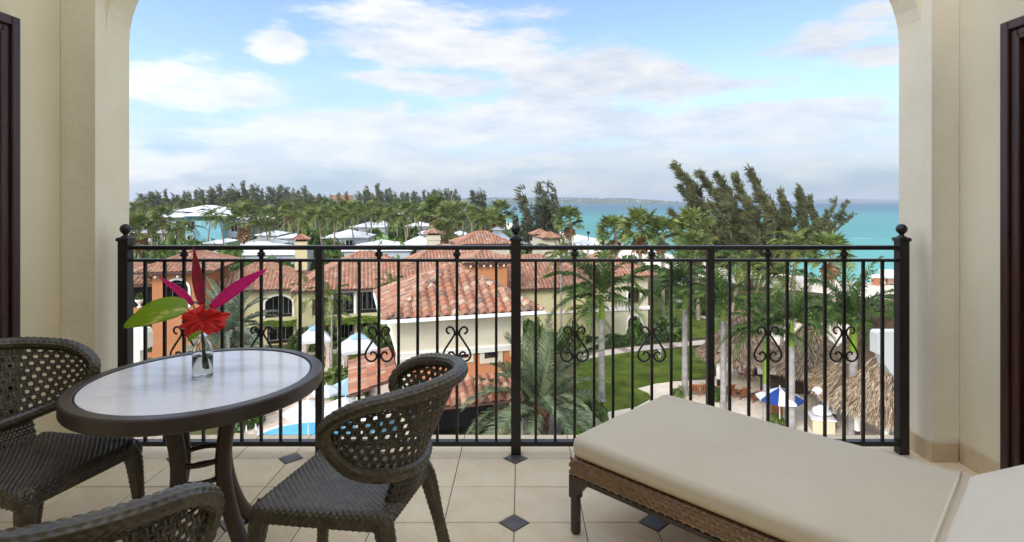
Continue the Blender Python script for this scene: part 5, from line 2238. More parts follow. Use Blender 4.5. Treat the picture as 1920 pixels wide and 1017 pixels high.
def leaves(m, P, size, tints, up=.4):
    P = np.asarray(P, float)
    N = len(P)
    D = unit(nrg.normal(size=(N, 3)) + np.array([0, 0, up]))
    S = unit(np.cross(D, nrg.normal(size=(N, 3))))
    s = np.broadcast_to(size, (N,))[:, None]
    Vv = np.stack([P - D * s * .5, P + S * s * .3, P + D * s * .5, P - S * s * .3], 1)
    m.addmany(Vv, [(0, 1, 2, 3)], tints)


def greys(n, a=.6, b=1.35, warm=0.0):
    g = nrg.uniform(a, b, n)
    return np.stack([g * (1 + warm * nrg.uniform(-1, 1, n)), g, g * (1 - .3 * warm)], 1)


# ---------------------------------------------------------------- fronds
def frond(L, e0, droop, nl, ll, lw, hang=.25, vee=.25, seed=0, sway=0.0):
    """feather leaf along +x from the origin: vertices, faces, tints"""
    rg = np.random.RandomState(seed)
    V, F, Tn = [], [], []
    ns = 12
    pts = [np.zeros(3)]
    tang = []
    for i in range(ns):
        s = (i + .5) / ns
        th = e0 - droop * s ** 1.4
        t = np.array([math.cos(th), sway * s, math.sin(th)])
        t /= np.linalg.norm(t)
        tang.append(t)
        pts.append(pts[-1] + t * L / ns)
    pts = np.array(pts)
    tang = np.array(tang + [tang[-1]])

    def quad(a, b, c, d, tn):
        k = len(V)
        V.extend([a, b, c, d])
        F.append((k, k + 1, k + 2, k + 3))
        Tn.append(tn)
    # midrib
    for i in range(ns):
        w0, w1 = .035 * L / 3 * (1 - i / ns) + .008, .035 * L / 3 * (1 - (i + 1) / ns) + .008
        y = np.array([0, 1, 0])
        quad(pts[i] - y * w0, pts[i] + y * w0, pts[i + 1] + y * w1, pts[i + 1] - y * w1, (1.35, 1.25, .9))
    for side in (-1, 1):
        for k in range(nl):
            s = .13 + .87 * (k + rg.uniform(0, .7)) / nl
            s = min(s, .995)
            f = s * ns
            i = min(int(f), ns - 1)
            p = pts[i] + (pts[i + 1] - pts[i]) * (f - i)
            t = tang[i]
            up = np.cross(t, np.array([0, 1.0, 0]))
            up = up if up[2] > 0 else -up
            ang = R(68 - 44 * s + rg.uniform(-7, 7))
            ln = ll * math.sin(PI * (.16 + .72 * s)) ** .7 * rg.uniform(.85, 1.1)
            d = t * math.cos(ang) + np.array([0, side, 0]) * math.sin(ang) + up * (vee + rg.uniform(-.15, .15))
            d /= np.linalg.norm(d)
            mid = p + d * ln * .55
            tip = p + d * ln * .95 + np.array([0, 0, -hang * ln])
            w = lw * (.6 + .4 * math.sin(PI * s))
            g = rg.uniform(.55, 1.45)
            kk = len(V)
            V.extend([p - t * w * .5, p + t * w * .5, mid + t * w * .5, tip, mid - t * w * .5])
            F.append((kk, kk + 1, kk + 2, kk + 3, kk + 4))
            Tn.append((g, g, g * .95))
    return np.array(V), F, Tn


def fan_leaf(rad, pet, seed=0, segs=15):
    rg = np.random.RandomState(seed)
    V, F, Tn = [], [], []
    V.extend([(0, -.03, 0), (0, .03, 0), (pet, .02, -.08 * pet), (pet, -.02, -.08 * pet)])
    F.append((0, 1, 2, 3))
    Tn.append((1.2, 1.15, .8))
    c = np.array([pet, 0, -.08 * pet])
    for k in range(segs):
        a = R(-125 + 250 * (k + .5) / segs)
        h = R(250 / segs) * .48
        r = rad * rg.uniform(.85, 1.1) * (1 - .15 * abs(a) / PI)
        zt = -rg.uniform(.05, .35) * rad
        kk = len(V)
        z0 = .06 * (k % 2)
        V.extend([c, c + np.array([math.cos(a - h) * r * .6, math.sin(a - h) * r * .6, z0 - .03]), c + np.array([math.cos(a) * r, math.sin(a) * r, zt]),
                  c + np.array([math.cos(a + h) * r * .6, math.sin(a + h) * r * .6, -z0])])
        F.append((kk, kk + 1, kk + 2, kk + 3))
        g = rg.uniform(.75, 1.25)
        Tn.append((g, g, g * .95))
    return np.array(V, float), F, Tn


def rot_az_el(V, azm, elv, roll=0.0):
    M = np.array((Matrix.Rotation(azm, 3, 'Z') @ Matrix.Rotation(-elv, 3, 'Y') @ Matrix.Rotation(roll, 3, 'X')))
    return V @ M.T


WIND = 0.45


def blown(a, k=WIND):
    return a + k * math.sin(a)


def add_piece(m, V, F, Tn, mul=(1, 1, 1)):
    b = m.n
    m.v.append(V)
    for f, t in zip(F, Tn):
        m.f.append(tuple(i + b for i in f))
        m.t.append((t[0] * mul[0], t[1] * mul[1], t[2] * mul[2]))
        m.m.append(0)
    m.n += len(V)


def feather_crown(seed, n, L, nl, ll, lw, e_hi=75, e_lo=-25, droop=1.2, hang=.3, wind=WIND, mat='palm_leaf'):
    rg = random.Random(seed)
    m = MB()
    for i in range(n):
        u = (i + .5) / n
        a = blown(i * 2.39996 + rg.uniform(-.2, .2), wind)
        e = R(e_hi + (e_lo - e_hi) * u ** .9 + rg.uniform(-8, 8))
        V, F, Tn = frond(L * rg.uniform(.85, 1.1) * (.8 + .2 * math.sin(PI * u)), e, droop * rg.uniform(.8, 1.2), nl, ll, lw, hang, .2, seed * 50 + i)
        g = rg.uniform(.8, 1.15)
        mul = (g, g, g) if u < .85 else (g * 1.25, g * 1.1, g * .8)
        add_piece(m, rot_az_el(V, a, 0), F, Tn, mul)
    return m.mesh('crown', mat)


def fan_crown(seed, n, rad, pet, wind=WIND):
    rg = random.Random(seed)
    m = MB()
    for i in range(n):
        u = (i + .5) / n
        a = blown(i * 2.39996 + rg.uniform(-.2, .2), wind)
        e = R(82 - 112 * u + rg.uniform(-10, 10))
        V, F, Tn = fan_leaf(rad * rg.uniform(.85, 1.1), pet * rg.uniform(.8, 1.2), seed * 70 + i)
        g = rg.uniform(.75, 1.15)
        add_piece(m, rot_az_el(V, a, e, rg.uniform(-.5, .5)), F, Tn, (g, g, g * .9) if u < .88 else (g * 1.2, g * 1.1, g * .7))
    cr = m.mesh('crown', 'fan_leaf')
    m = MB()
    for i in range(16):
        a = blown(i * 2.39996, wind)
        V, F, Tn = fan_leaf(rad * .8, pet * .7, seed * 90 + i, 9)
        V = rot_az_el(V, a, R(rg.uniform(-85, -55)))
        V[:, 2] -= rg.uniform(.1, 1.0) * rad
        add_piece(m, V, F, Tn)
    return cr, m.mesh('dead_skirt', 'dead_leaf')


def trunk_mesh(lean, r0, r1, mat, swell=0.0, seg=9, name='trunk'):
    m = MB()
    pts, rad = [], []
    for i in range(9):
        z = i / 8
        pts.append((lean * z ** 1.6, 0, z))
        rad.append(r0 + (r1 - r0) * z + swell * math.exp(-((z - .0) / .06) ** 2))
    # tube in unit height: built by lathe-like rings so that scaling z keeps the rings level
    vs_, fs = [], []
    for p, r in zip(pts, rad):
        for k in range(seg):
            a = 2 * PI * k / seg
            vs_.append((p[0] + r * math.cos(a), p[1] + r * math.sin(a), p[2]))
    for i in range(8):
        for k in range(seg):
            a, b = i * seg + k, i * seg + (k + 1) % seg
            fs.append((a, b, b + seg, a + seg))
    fs.append(tuple(range(8 * seg, 9 * seg)))
    m.add(vs_, fs)
    return m.mesh(name, mat, True)


COCO = [feather_crown(s, 17, 3.3, 22, .85, .085, droop=1.35) for s in (1, 2, 3, 4)]
FAN = [fan_crown(s, 30, .95, 1.0, w) for s, w in ((5, .3), (6, .5), (7, .75))]
TR_COCO = [trunk_mesh(l, .17, .11, 'brown_trunk') for l in (-1.3, 0.2, 1.2)]
TR_FAN = [trunk_mesh(l, .24, .17, 'brown_trunk') for l in (0.0, -.4)]


def palm(px, py, Y, kind, label, group, var=0, sc=1.0, lean=1, tr=None):
    top = at(px, py, Y)
    hgt = top.z - GROUND
    if kind == 'coco':
        tm = TR_COCO[lean % 3]
        off = (-1.3, .2, 1.2)[lean % 3]
        t = thing('coconut_palm', label, 'palm tree', (top.x - off, Y, GROUND), 0, group)
        link('trunk', tm, t, sc=(1, 1, hgt))
        link('crown', COCO[var % 4], t, (off, 0, hgt), (0, 0, nrg.uniform(-.3, .3)), sc)
    else:
        tm = TR_FAN[lean % 2]
        off = (0.0, -.4)[lean % 2]
        t = thing('fan_palm', label, 'palm tree', (top.x - off, Y, GROUND), 0, group)
        link('trunk', tm, t, sc=(1, 1, hgt))
        cr, sk = FAN[var % 3]
        link('crown', cr, t, (off, 0, hgt), (0, 0, nrg.uniform(-.3, .3)), sc)
        link('dead_skirt', sk, t, (off, 0, hgt), (0, 0, nrg.uniform(-.3, .3)), sc)
    return t


def depth_for(py):
    return 2200 / max(py - 365, 7) + 60


BG = [(258, 392, 'f'), (261, 376, 'c'), (282, 399, 'c'), (288, 375, 'f'), (323, 394, 'c'), (344, 384, 'f'), (359, 382, 'c'), (384, 378, 'f'), (285, 418, 'f'), (332, 436, 'c'), (346, 428, 'c'),
      (397, 403, 'c'), (412, 412, 'c'), (434, 391, 'c'), (490, 401, 'c'), (497, 422, 'c'), (488, 373, 'f'), (509, 373, 'f'), (521, 377, 'f'), (548, 384, 'c'), (573, 392, 'c'),
      (595, 405, 'c'), (615, 400, 'c'), (636, 397, 'c'), (592, 384, 'f'), (625, 388, 'f'), (505, 407, 'f'), (656, 407, 'c'), (671, 388, 'f'), (704, 379, 'f'), (696, 391, 'f'), (717, 388, 'c'), (733, 395, 'c'),
      (719, 406, 'c'), (746, 387, 'c'), (762, 392, 'f'), (781, 394, 'c'), (777, 384, 'f'), (806, 390, 'f'), (846, 396, 'f'), (858, 383, 'c'), (873, 410, 'c'), (869, 392, 'f'), (900, 402, 'c'), (923, 411, 'f'),
      (933, 417, 'f'), (660, 392, 'f'), (645, 388, 'f'), (682, 398, 'c'), (540, 397, 'f'), (470, 385, 'c'), (455, 380, 'f'), (310, 380, 'f'), (372, 388, 'f'), (885, 398, 'f'), (830, 385, 'c'), (793, 402, 'c'), (755, 408, 'c'),
      (628, 412, 'c'), (585, 378, 'f'), (560, 380, 'f'), (533, 381, 'c'), (415, 381, 'f'), (332, 376, 'f'), (276, 383, 'f'), (612, 381, 'f'), (745, 379, 'f'), (820, 378, 'f'), (268, 408, 'c'), (303, 405, 'f'), (910, 415, 'c')]
ZONE = ((300, 'beside the left pillar'), (350, 'in front of the teal hotel'), (425, 'right of the teal hotel'), (500, 'around the shaggy fan palm'), (545, 'right of the shaggy fan palm'), (600, 'above the yellow chimney'), (640, 'just right of the yellow chimney'),
        (690, 'left of the middle of the grove'), (740, 'in the middle of the grove'), (790, 'left of the broad headed fan palm'), (850, 'around the broad headed fan palm'), (2000, 'at the shore end of the grove'))


def zone(px):
    return next(b for a, b in ZONE if px < a)


def row(py):
    return 'far row' if py < 383 else ('middle row' if py < 396 else 'near row')


for i, (px, py, k) in enumerate(BG):
    Y = depth_for(py) * (1 + .06 * math.sin(i * 7.7))
    if k == 'c':
        palm(px, py, Y, 'coco', 'coconut palm in the %s of the grove, %s' % (row(py), zone(px)), 'coconut palms of the distant grove', i, nrg.uniform(.95, 1.25) * (.8 if py < 392 else 1.0), i)
    else:
        palm(px, py, Y, 'fan', 'fan palm in the %s of the grove, %s' % (row(py), zone(px)), 'fan palms of the distant grove', i % 2, nrg.uniform(1.0, 1.35) * (.85 if py < 392 else 1.0), i)
palm(457, 413, 98, 'fan', 'shaggy fan palm with brown dead skirt above the railing at the left', None, 0, 1.9, 0)
palm(261, 434, 74, 'fan', 'bushy fan palm at the left pillar above the railing', None, 1, 1.5, 0)
palm(559, 412, 92, 'coco', 'large coconut palm standing free right of the shaggy fan palm', None, 2, 1.15, 1)
palm(817, 394, 110, 'fan', 'large fan palm with a broad green head left of the bay', None, 1, 1.9, 0)
palm(843, 408, 104, 'fan', 'fan palm with brown skirt right of the broad headed fan palm', None, 0, 1.8, 0)
palm(831, 436, 92, 'fan', 'low fan palm just behind the red hip roof', None, 1, 1.4, 0)
palm(940, 396, 112, 'fan', 'tall windblown fan palm in front of the bay left of the centre post', None, 2, 1.5, 1)
palm(1068, 412, 96, 'fan', 'windblown fan palm with dead brown fronds before the turquoise sea', None, 2, 1.6, 1)
palm(1153, 434, 78, 'fan', 'windblown fan palm left of a pair of fan palms before the sea', None, 2, 1.55, 1)
palm(1200, 430, 66, 'fan', 'fan palm with full round head on a thick brown trunk', None, 1, 1.55, 0)
palm(1243, 436, 64, 'fan', 'fan palm right of the full round one, trunk before the lawn', None, 2, 1.25, 0)
palm(1300, 432, 76, 'fan', 'fan palm under the left edge of the big casuarina', None, 1, 1.9, 1)
palm(1303, 470, 66, 'fan', 'lower fan palm beside the path under the big casuarina', None, 1, 1.4, 1)
palm(1492, 462, 62, 'coco', 'coconut palm with bright upright fronds under the big casuarina', None, 1, 1.1, 1)
palm(1558, 474, 60, 'fan', 'windblown fan palm between the casuarina and the right post', None, 2, 1.5, 1)
palm(1390, 500, 52, 'coco', 'dark coconut palm behind the royal palms right of the thick bar', None, 0, 1.0, 2)
palm(1470, 520, 47, 'coco', 'leafy coconut palm behind the thatched bar', None, 3, .95, 1)

# ---------------------------------------------------------------- royal palms (each frond a part)
def frond_meshes(prefix, mat, L, nl, ll, lw, specs, hang):
    out = []
    for i, (e0, dr) in enumerate(specs):
        m = MB()
        V, F, Tn = frond(L, R(e0), dr, nl, ll, lw, hang, .22, 300 + i + int(L * 10), .25)
        add_piece(m, V, F, Tn)
        out.append(m.mesh('frond', mat))
    return out


ROYAL = frond_meshes('royal', 'royal_leaf', 3.1, 46, .80, .055, [(80, .75), (62, 1.0), (44, 1.2), (24, 1.3), (2, 1.1)], .35)
DATE = frond_meshes('date', 'date_leaf', 4.1, 74, .62, .050, [(82, .55), (62, .9), (42, 1.2), (20, 1.25), (-5, 1.1)], .18)
SILV = frond_meshes('silver', 'silver_leaf', 3.3, 60, .55, .055, [(80, .5), (60, .9), (40, 1.1), (18, 1.2), (-8, 1.0)], .18)
COCON = frond_meshes('coco', 'palm_leaf', 3.0, 38, .75, .07, [(76, .9), (55, 1.3), (32, 1.5), (8, 1.4), (-20, 1.1)], .35)
TR_ROYAL = trunk_mesh(0.0, .24, .20, 'royal_trunk', .08, 16)
m = MB()
m.lathe([(.20, 0), (.205, .1), (.19, .5), (.15, .8), (.10, 1.0)], seg=14)
SHAFT = m.mesh('crownshaft', 'crownshaft', True)


def set_fronds(t, meshes, n, top, sc, seed, wind=.35, e_roll=.25):
    rg = random.Random(seed)
    for i in range(n):
        u = (i + .5) / n
        a = blown(i * 2.39996 + rg.uniform(-.25, .25), wind)
        me = meshes[min(int(u * len(meshes)), len(meshes) - 1)]
        s = sc * rg.uniform(.85, 1.1)
        link('frond', me, t, top, (rg.uniform(-e_roll, e_roll), 0, a), s)


def royal(px, py_base, py_shaft0, py_shaft1, label, n=15, sc=1.0, seed=1, Y=None, rs=1.0):
    Y = Y or gnd(px, py_base).y
    sc, n = sc * 1.3, n + 4
    b = at(px, py_base, Y)
    z0 = at(px, py_shaft0, Y).z - GROUND          # trunk top
    z1 = at(px, py_shaft1, Y).z - GROUND          # crownshaft top
    t = thing('royal_palm', label, 'palm tree', (b.x, Y, GROUND), 0)
    link('trunk', TR_ROYAL, t, sc=(rs, rs, z0))
    link('crownshaft', SHAFT, t, (0, 0, z0 - .02), sc=(rs, rs, z1 - z0))
    set_fronds(t, ROYAL, n, (0, 0, z1 - .15), sc, seed)
    return t


royal(1128, 752, 598, 548, 'royal palm with grey trunk before the sand coloured villa', 15, 1.05, 3)
royal(1284, 742, 580, 530, 'royal palm with pale trunk on the lawn edge left of the thick bar', 14, 1.0, 4, rs=.9)
royal(1356, 772, 602, 562, 'royal palm with slim pale trunk right of the thick bar', 13, .82, 5, rs=.8)
royal(1437, 800, 719, 618, 'short royal palm with bright green shaft in front of the thatched bar', 11, .74, 6, rs=1.05)
royal(1484, 815, 650, 600, 'royal palm with grey trunk and hanging fronds beside the green shafted one', 11, .74, 7, rs=.9)
royal(1600, 822, 660, 592, 'royal palm with thick trunk nearest the right post', 14, .95, 8, rs=1.15)

# ---------------------------------------------------------------- date palms and near feather palms
def boots(seed, r, h):
    rg = random.Random(seed)
    m = MB()
    m.lathe([(r * .9, 0), (r * .95, h * .3), (r * 1.1, h * .75), (r * 1.2, h), (r * .6, h * 1.15)], seg=14, tint=(.7, .65, .6))
    k = 0
    for i in range(120):
        z = h * i / 120
        a = i * 2.39996
        rr = r * (.9 + .3 * z / h)
        p = Vector((rr * math.cos(a), rr * math.sin(a), z))
        o = Vector((math.cos(a) * .35, math.sin(a) * .35, 1)).normalized()
        g = rg.uniform(.6, 1.3)
        m.tube([p, p + o * .28], [.09, .03], 4, tint=(g, g * .95, g * .9))
    return m.mesh('trunk', 'boot_trunk')


def date_palm(px, py, Y, hgt, sc, meshes, n, label, seed, r=.42, name='date_palm', wind=.15):
    c = at(px, py, Y)
    t = thing(name, label, 'palm tree', (c.x, Y, GROUND), 0)
    link('trunk', boots(seed, r, hgt), t)
    set_fronds(t, meshes, n, (0, 0, hgt + .1), sc, seed, wind, .35)
    return t


date_palm(1008, 800, 31.5, 2.3, 1.28, DATE, 42, 'big silvery date palm below the railing right of the centre post', 12, .5)
date_palm(432, 610, 46, 3.2, 1.4, SILV, 40, 'blue grey date palm seen behind the flower vase', 13, .45)


def feather(px, py_base, py_top, label, meshes=COCON, n=13, sc=.8, seed=1, r=.1, Y=None, lean=0, mat=None):
    Y = Y or gnd(px, py_base).y
    b = at(px, py_base, Y)
    hgt = at(px, py_top, Y).z - GROUND
    t = thing('feather_palm', label, 'palm tree', (b.x, Y, GROUND), 0)
    link('trunk', trunk_mesh(lean, r, r * .75, mat or 'royal_trunk'), t, sc=(1, 1, hgt))
    set_fronds(t, meshes, n, (lean, 0, hgt), sc, seed, .3)
    return t


feather(577, 648, 548, 'slender young palm before the shuttered yellow wall', sc=.75, seed=21, lean=.0)
feather(622, 690, 560, 'thin palm with pale trunk just right of the intermediate rail bar', sc=.7, seed=22, r=.09)
feather(634, 684, 590, 'shorter thin palm beside the pale trunked one', sc=.55, seed=23, r=.08)
feather(1052, 645, 482, 'tall slim palm before the long yellow wall right of the centre post', n=14, sc=.9, seed=24, r=.11)
feather(1108, 650, 585, 'short bushy palm in front of the yellow wall', n=16, sc=1.0, seed=25, r=.16, mat='brown_trunk')
feather(735, 600, 538, 'small palm head showing above the pavilion roof edge', sc=.6, seed=26, Y=48)
feather(1190, 700, 520, 'palm head half hiding the arched villa corner', n=9, sc=.6, seed=27, Y=60, r=.12, mat='brown_trunk')

# ---------------------------------------------------------------- casuarinas
def sub_branches(leaders, k, rg, wind, start):
    out = []
    for path, r0 in leaders:
        arr = np.array([tuple(p) for p in catmull(path, 6)])
        seg = np.r_[0, np.cumsum(np.linalg.norm(np.diff(arr, axis=0), axis=1))]
        Lt = seg[-1]
        for b in range(k):
            u = start + (.97 - start) * (b + rg.uniform()) / k
            p = np.array([np.interp(u * Lt, seg, arr[:, j]) for j in range(3)])
            tan = unit(np.array([np.interp(min(1, u + .03) * Lt, seg, arr[:, j]) - np.interp(max(0, u - .03) * Lt, seg, arr[:, j]) for j in range(3)]))
            o = rg.normal(size=3)
            o = unit(o - tan * o.dot(tan))
            ln = (.35 + (1.05 - u) * 3.4) * rg.uniform(.6, 1.25)
            d1 = unit(o * .75 + tan * .7)
            e = p + d1 * ln * .55
            f = e + unit(d1 * .45 + np.array(wind) * .75 + np.array([0, 0, .25])) * ln * .55
            out.append(([tuple(p), tuple(e), tuple(f)], .035))
    return out


def casuarina_meshes(leaders, seed, tuft=1.0, mat='casuarina_leaf', dens=1.0, wind=(-.75, 0, .35), rad=1.5, blade=(.55, 1.1), bw=.10, start=.25, fluff=.12, subs=0):
    rg = np.random.RandomState(seed)
    if subs:
        leaders = list(leaders) + sub_branches(leaders, subs, rg, wind, start)
    tm, cm = MB(), MB()
    PP, DD, LL = [], [], []
    for path, r0 in leaders:
        pts = catmull(path, 6)
        n = len(pts)
        tm.tube(pts, [r0 * (1 - .92 * i / (n - 1)) + .015 for i in range(n)], 6)
        arr = np.array([tuple(p) for p in pts])
        seg = np.r_[0, np.cumsum(np.linalg.norm(np.diff(arr, axis=0), axis=1))]
        Ltot = seg[-1]
        nb = int(Ltot * 7 * dens)
        for b in range(nb):
            u = start + (1 - start) * rg.uniform() ** .9
            p = np.array([np.interp(u * Ltot, seg, arr[:, k]) for k in range(3)])
            tan = unit(np.array([np.interp(min(1, u + .03) * Ltot, seg, arr[:, k]) - np.interp(max(0, u - .03) * Ltot, seg, arr[:, k]) for k in range(3)]))
            env = rad * (1.08 - u) ** 1.05 * (1 if u > start + .1 else .6)
            out = rg.normal(size=3)
            out -= tan * out.dot(tan)
            out = unit(out)
            d = unit(out * .8 + tan * .55 + np.array(wind) * .6)
            ln = env * rg.uniform(.4, 1.0)
            k = max(2, int(4 * ln / rad + 2))
            e = p + d * ln
            if rg.uniform() < .3:
                tm.tube([p, e], [.03, .01], 3, cap=False)
            for j in range(k):
                q = p + d * ln * (j + .5) / k
                q = q + rg.normal(size=3) * fluff
                dt = unit(d * .6 + np.array(wind) * .9 + rg.normal(size=3) * .35)
                for z in range(6):
                    PP.append(q + rg.normal(size=3) * .06)
                    DD.append(unit(dt + rg.normal(size=3) * .28))
                    LL.append(rg.uniform(*blade) * tuft)
    n = len(PP)
    g = rg.uniform(.55, 1.35, n)
    warm = rg.uniform(.9, 1.15, n)
    blades(cm, np.array(PP), np.array(DD), np.array(LL), bw * tuft, np.stack([g * warm, g, g * .9], 1))
    return tm.mesh('trunk', 'bark', True), cm.mesh('crown', mat)


YB = 88.0
base = gnd(1410, 545)
big = thing('casuarina_tree', 'large windblown casuarina tree standing before the sea on the right', 'tree', (base.x, YB, GROUND), 0)


def loc(px, py, dy=0.0):
    p = at(px, py, YB + dy)
    return (p.x - base.x, dy, p.z - GROUND)


LEAD = []
tips = [(1266, 306, 1330, 430, -1, .16), (1300, 345, 1340, 430, 2, .13), (1312, 322, 1370, 420, 1, .16), (1345, 328, 1385, 420, -2, .15), (1362, 352, 1395, 430, 3, .12), (1378, 330, 1415, 420, 0, .15), (1404, 316, 1445, 410, 1, .17), (1425, 360, 1450, 430, -3, .13),
        (1440, 372, 1470, 440, 2, .12), (1466, 360, 1480, 440, 0, .13), (1500, 354, 1510, 430, -1, .13), (1520, 372, 1530, 430, 2, .12), (1258, 398, 1320, 450, -2, .10), (1275, 350, 1330, 440, 4, .11), (1330, 380, 1370, 450, -4, .12), (1400, 375, 1420, 450, -4, .12), (1350, 400, 1385, 460, 4, .1), (1480, 400, 1480, 460, 4, .1), (1300, 410, 1350, 470, 0, .1), (1440, 420, 1440, 470, 1, .1), (1535, 420, 1520, 460, -1, .1)]
for (tx, ty, mx_, my_, dy, r0) in tips:
    LEAD.append(([loc(1405 + (mx_ - 1400) * .25, 540, 0), loc((1405 + mx_) / 2 + 4, (540 + my_) / 2, dy * .5), loc(mx_, my_, dy), loc((mx_ * .45 + tx * .55), my_ + (ty - my_) * .62, dy), loc(tx, ty, dy)], r0 + .06))
tm_, cm_ = casuarina_meshes(LEAD, 3, 1.2, dens=1.25, rad=.9, blade=(.35, .95), bw=.075, start=.22, fluff=.2, subs=14)
link('trunk', tm_, big)
link('crown', cm_, big)
# thinner tree to its right, bare limbs
b2 = gnd(1480, 545)
tre = thing('casuarina_tree', 'sparse thin limbed casuarina leaning right of the large one', 'tree', (b2.x, YB, GROUND), 0)


def loc2(px, py, dy=0.0):
    p = at(px, py, YB + dy)
    return (p.x - b2.x, dy, p.z - GROUND)


LEAD = []
for (tx, ty, mx_, my_, r0) in ((1592, 378, 1560, 430, .08), (1570, 374, 1545, 430, .08), (1604, 402, 1570, 430, .07), (1585, 400, 1565, 425, .06), (1552, 398, 1538, 440, .07), (1560, 420, 1540, 450, .06)):
    LEAD.append(([loc2(1482, 540), loc2(1500, 470), loc2(mx_ - 15, my_ + 12), loc2(mx_, my_), loc2(tx, ty)], r0 + .08))
tm_, cm_ = casuarina_meshes(LEAD, 8, .9, dens=.6, rad=.6, blade=(.35, .8), bw=.08, start=.5, subs=5)
link('trunk', tm_, tre)
link('crown', cm_, tre)


def std_cas(seed, h, spread, k, rad, dens, tuft):
    rg = random.Random(seed)
    L = []
    for i in range(k):
        a = i * 2.4
        s = spread * rg.uniform(.3, 1)
        tz = h * rg.uniform(.72, 1.0) if i else h
        L.append(([(0, 0, 0), (s * .25 * math.cos(a), s * .25 * math.sin(a), h * .25), (s * .75 * math.cos(a), s * .75 * math.sin(a), tz * .6), (s * math.cos(a) - .12 * h * .4, s * math.sin(a), tz)], .16))
    return casuarina_meshes(L, seed, tuft, 'far_casuarina', dens, rad=rad, blade=(.7, 1.6), bw=.17, start=.22, fluff=.4)


CAS = [std_cas(s, 18, sp, k, 2.4, .36, 1.2) for s, sp, k in ((31, 3.2, 5), (32, 4.2, 6), (33, 2.2, 3), (34, 3.6, 4))]
TREELINE = [(258, 366), (275, 364), (290, 360), (305, 361), (322, 364), (338, 366), (350, 359), (362, 362), (373, 356), (386, 357), (397, 359), (407, 352), (417, 358), (427, 358), (438, 354), (450, 347), (458, 356), (466, 356), (477, 347), (486, 360), (496, 364), (515, 351), (524, 360), (531, 357), (542, 364), (551, 360), (558, 362), (565, 356), (577, 361), (590, 366), (604, 366), (630, 367),
            (668, 367), (681, 358), (691, 364), (702, 351), (712, 363), (723, 356), (735, 360), (748, 366), (757, 366), (767, 362), (780, 366), (790, 362), (800, 362), (810, 360), (820, 356), (830, 360), (838, 362), (847, 358), (855, 365), (645, 365)]
for i, (px, py) in enumerate(TREELINE):
    Y = 250 + 28 * math.sin(i * 5.3)
    top = at(px, py, Y)
    h = top.z - GROUND
    t = thing('casuarina_tree', ('%s casuarina in the treeline on the horizon, %s' % ('tall' if py < 357 else ('middling' if py < 363 else 'low'), zone(px))), 'tree', (top.x + 1, Y, GROUND), nrg.uniform(-.4, .4), 'distant casuarina treeline')
    s = h / 18
    a, b = CAS[i * 7 % 4]
    wd = nrg.uniform(.7, 1.25)
    link('trunk', a, t, sc=(s * wd, s * wd, s))
    link('crown', b, t, sc=(s * wd, s * wd, s))
for (px, py, Y, i, sx, lab) in ((902, 357, 165, 2, 1.1, 'dark single casuarina standing before the bay left of the centre post'), (1010, 352, 118, 1, 1.15, 'feathery casuarina right of the centre post, left stem'), (1040, 350, 116, 0, .9, 'feathery casuarina with thin bare twigs beside the small towers'), (985, 392, 112, 1, .9, 'low spreading casuarina just right of the centre post')):
    top = at(px, py, Y)
    h = top.z - GROUND
    t = thing('casuarina_tree', lab, 'tree', (top.x, Y, GROUND), .3)
    s = h / 18
    a, b = CAS[i]
    link('trunk', a, t, sc=(s * sx, s * sx, s))
    link('crown', b, t, sc=(s * sx, s * sx, s))

# ---------------------------------------------------------------- shrubs, hedges, vines
def bush_mesh(seed, n=1500, mat='bush_leaf', size=.24, flat=.8):
    global nrg
    nrg = np.random.RandomState(seed)
    m = MB()
    lumps = [(nrg.uniform(-.55, .55), nrg.uniform(-.55, .55), nrg.uniform(.25, .75), nrg.uniform(.35, .6)) for _ in range(9)]
    P = []
    for k in range(n):
        lx, ly, lz, lr = lumps[k % 9]
        d = unit(nrg.normal(size=3))
        P.append(np.array([lx, ly, lz * flat]) + d * lr * nrg.uniform(.7, 1.02))
    P = np.array(P)
    P[:, 2] = np.abs(P[:, 2])
    leaves(m, P, nrg.uniform(.7, 1.3, n) * size, greys(n, .6, 1.35, .12))
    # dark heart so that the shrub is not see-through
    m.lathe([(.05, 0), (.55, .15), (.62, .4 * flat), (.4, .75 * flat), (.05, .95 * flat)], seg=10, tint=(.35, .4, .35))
    return m.mesh('foliage', mat)


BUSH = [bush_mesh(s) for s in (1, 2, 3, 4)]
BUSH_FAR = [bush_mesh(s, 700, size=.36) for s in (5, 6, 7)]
nrg = np.random.RandomState(77)


def shrub(px, py, h, label, group=None, var=0, wide=1.0, Y=None):
    p = gnd(px, py)
    if Y:
        p = Vector(((px - VX) / F_PX * Y, Y, GROUND))
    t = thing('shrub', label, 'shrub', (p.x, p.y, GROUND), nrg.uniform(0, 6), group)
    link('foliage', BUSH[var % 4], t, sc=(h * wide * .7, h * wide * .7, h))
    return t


shrub(1000, 655, 3.2, 'tall shrub with small yellow fruit at the pavilion right corner', var=1, wide=.7)
shrub(1026, 655, 1.7, 'round glossy shrub before the long yellow wall', var=2)
shrub(1068, 655, 2.2, 'dark shrub under the scroll right of the centre post', var=3)
shrub(1258, 634, 2.4, 'bushy shrub at the corner of the sand coloured villa', var=0, wide=1.2)
shrub(1192, 646, 2.6, 'loose bright shrub beside the lower arch', var=1, wide=.6)
shrub(1268, 748, .8, 'small round shrub in the sand at the lawn edge', var=2)
shrub(1345, 752, .9, 'small shrub in the sand beside the thick bar', var=3)
shrub(1456, 803, .9, 'small dark shrub beside the short royal palm', var=1)
shrub(1447, 770, 1.1, 'shrub behind the wooden cart near the short royal palm', var=2, wide=.8)
shrub(596, 655, 2.0, 'lush green shrub in front of the shuttered windows', var=3, wide=1.5)
shrub(556, 655, 1.2, 'yellow green shrub beside the terrace column', var=2)
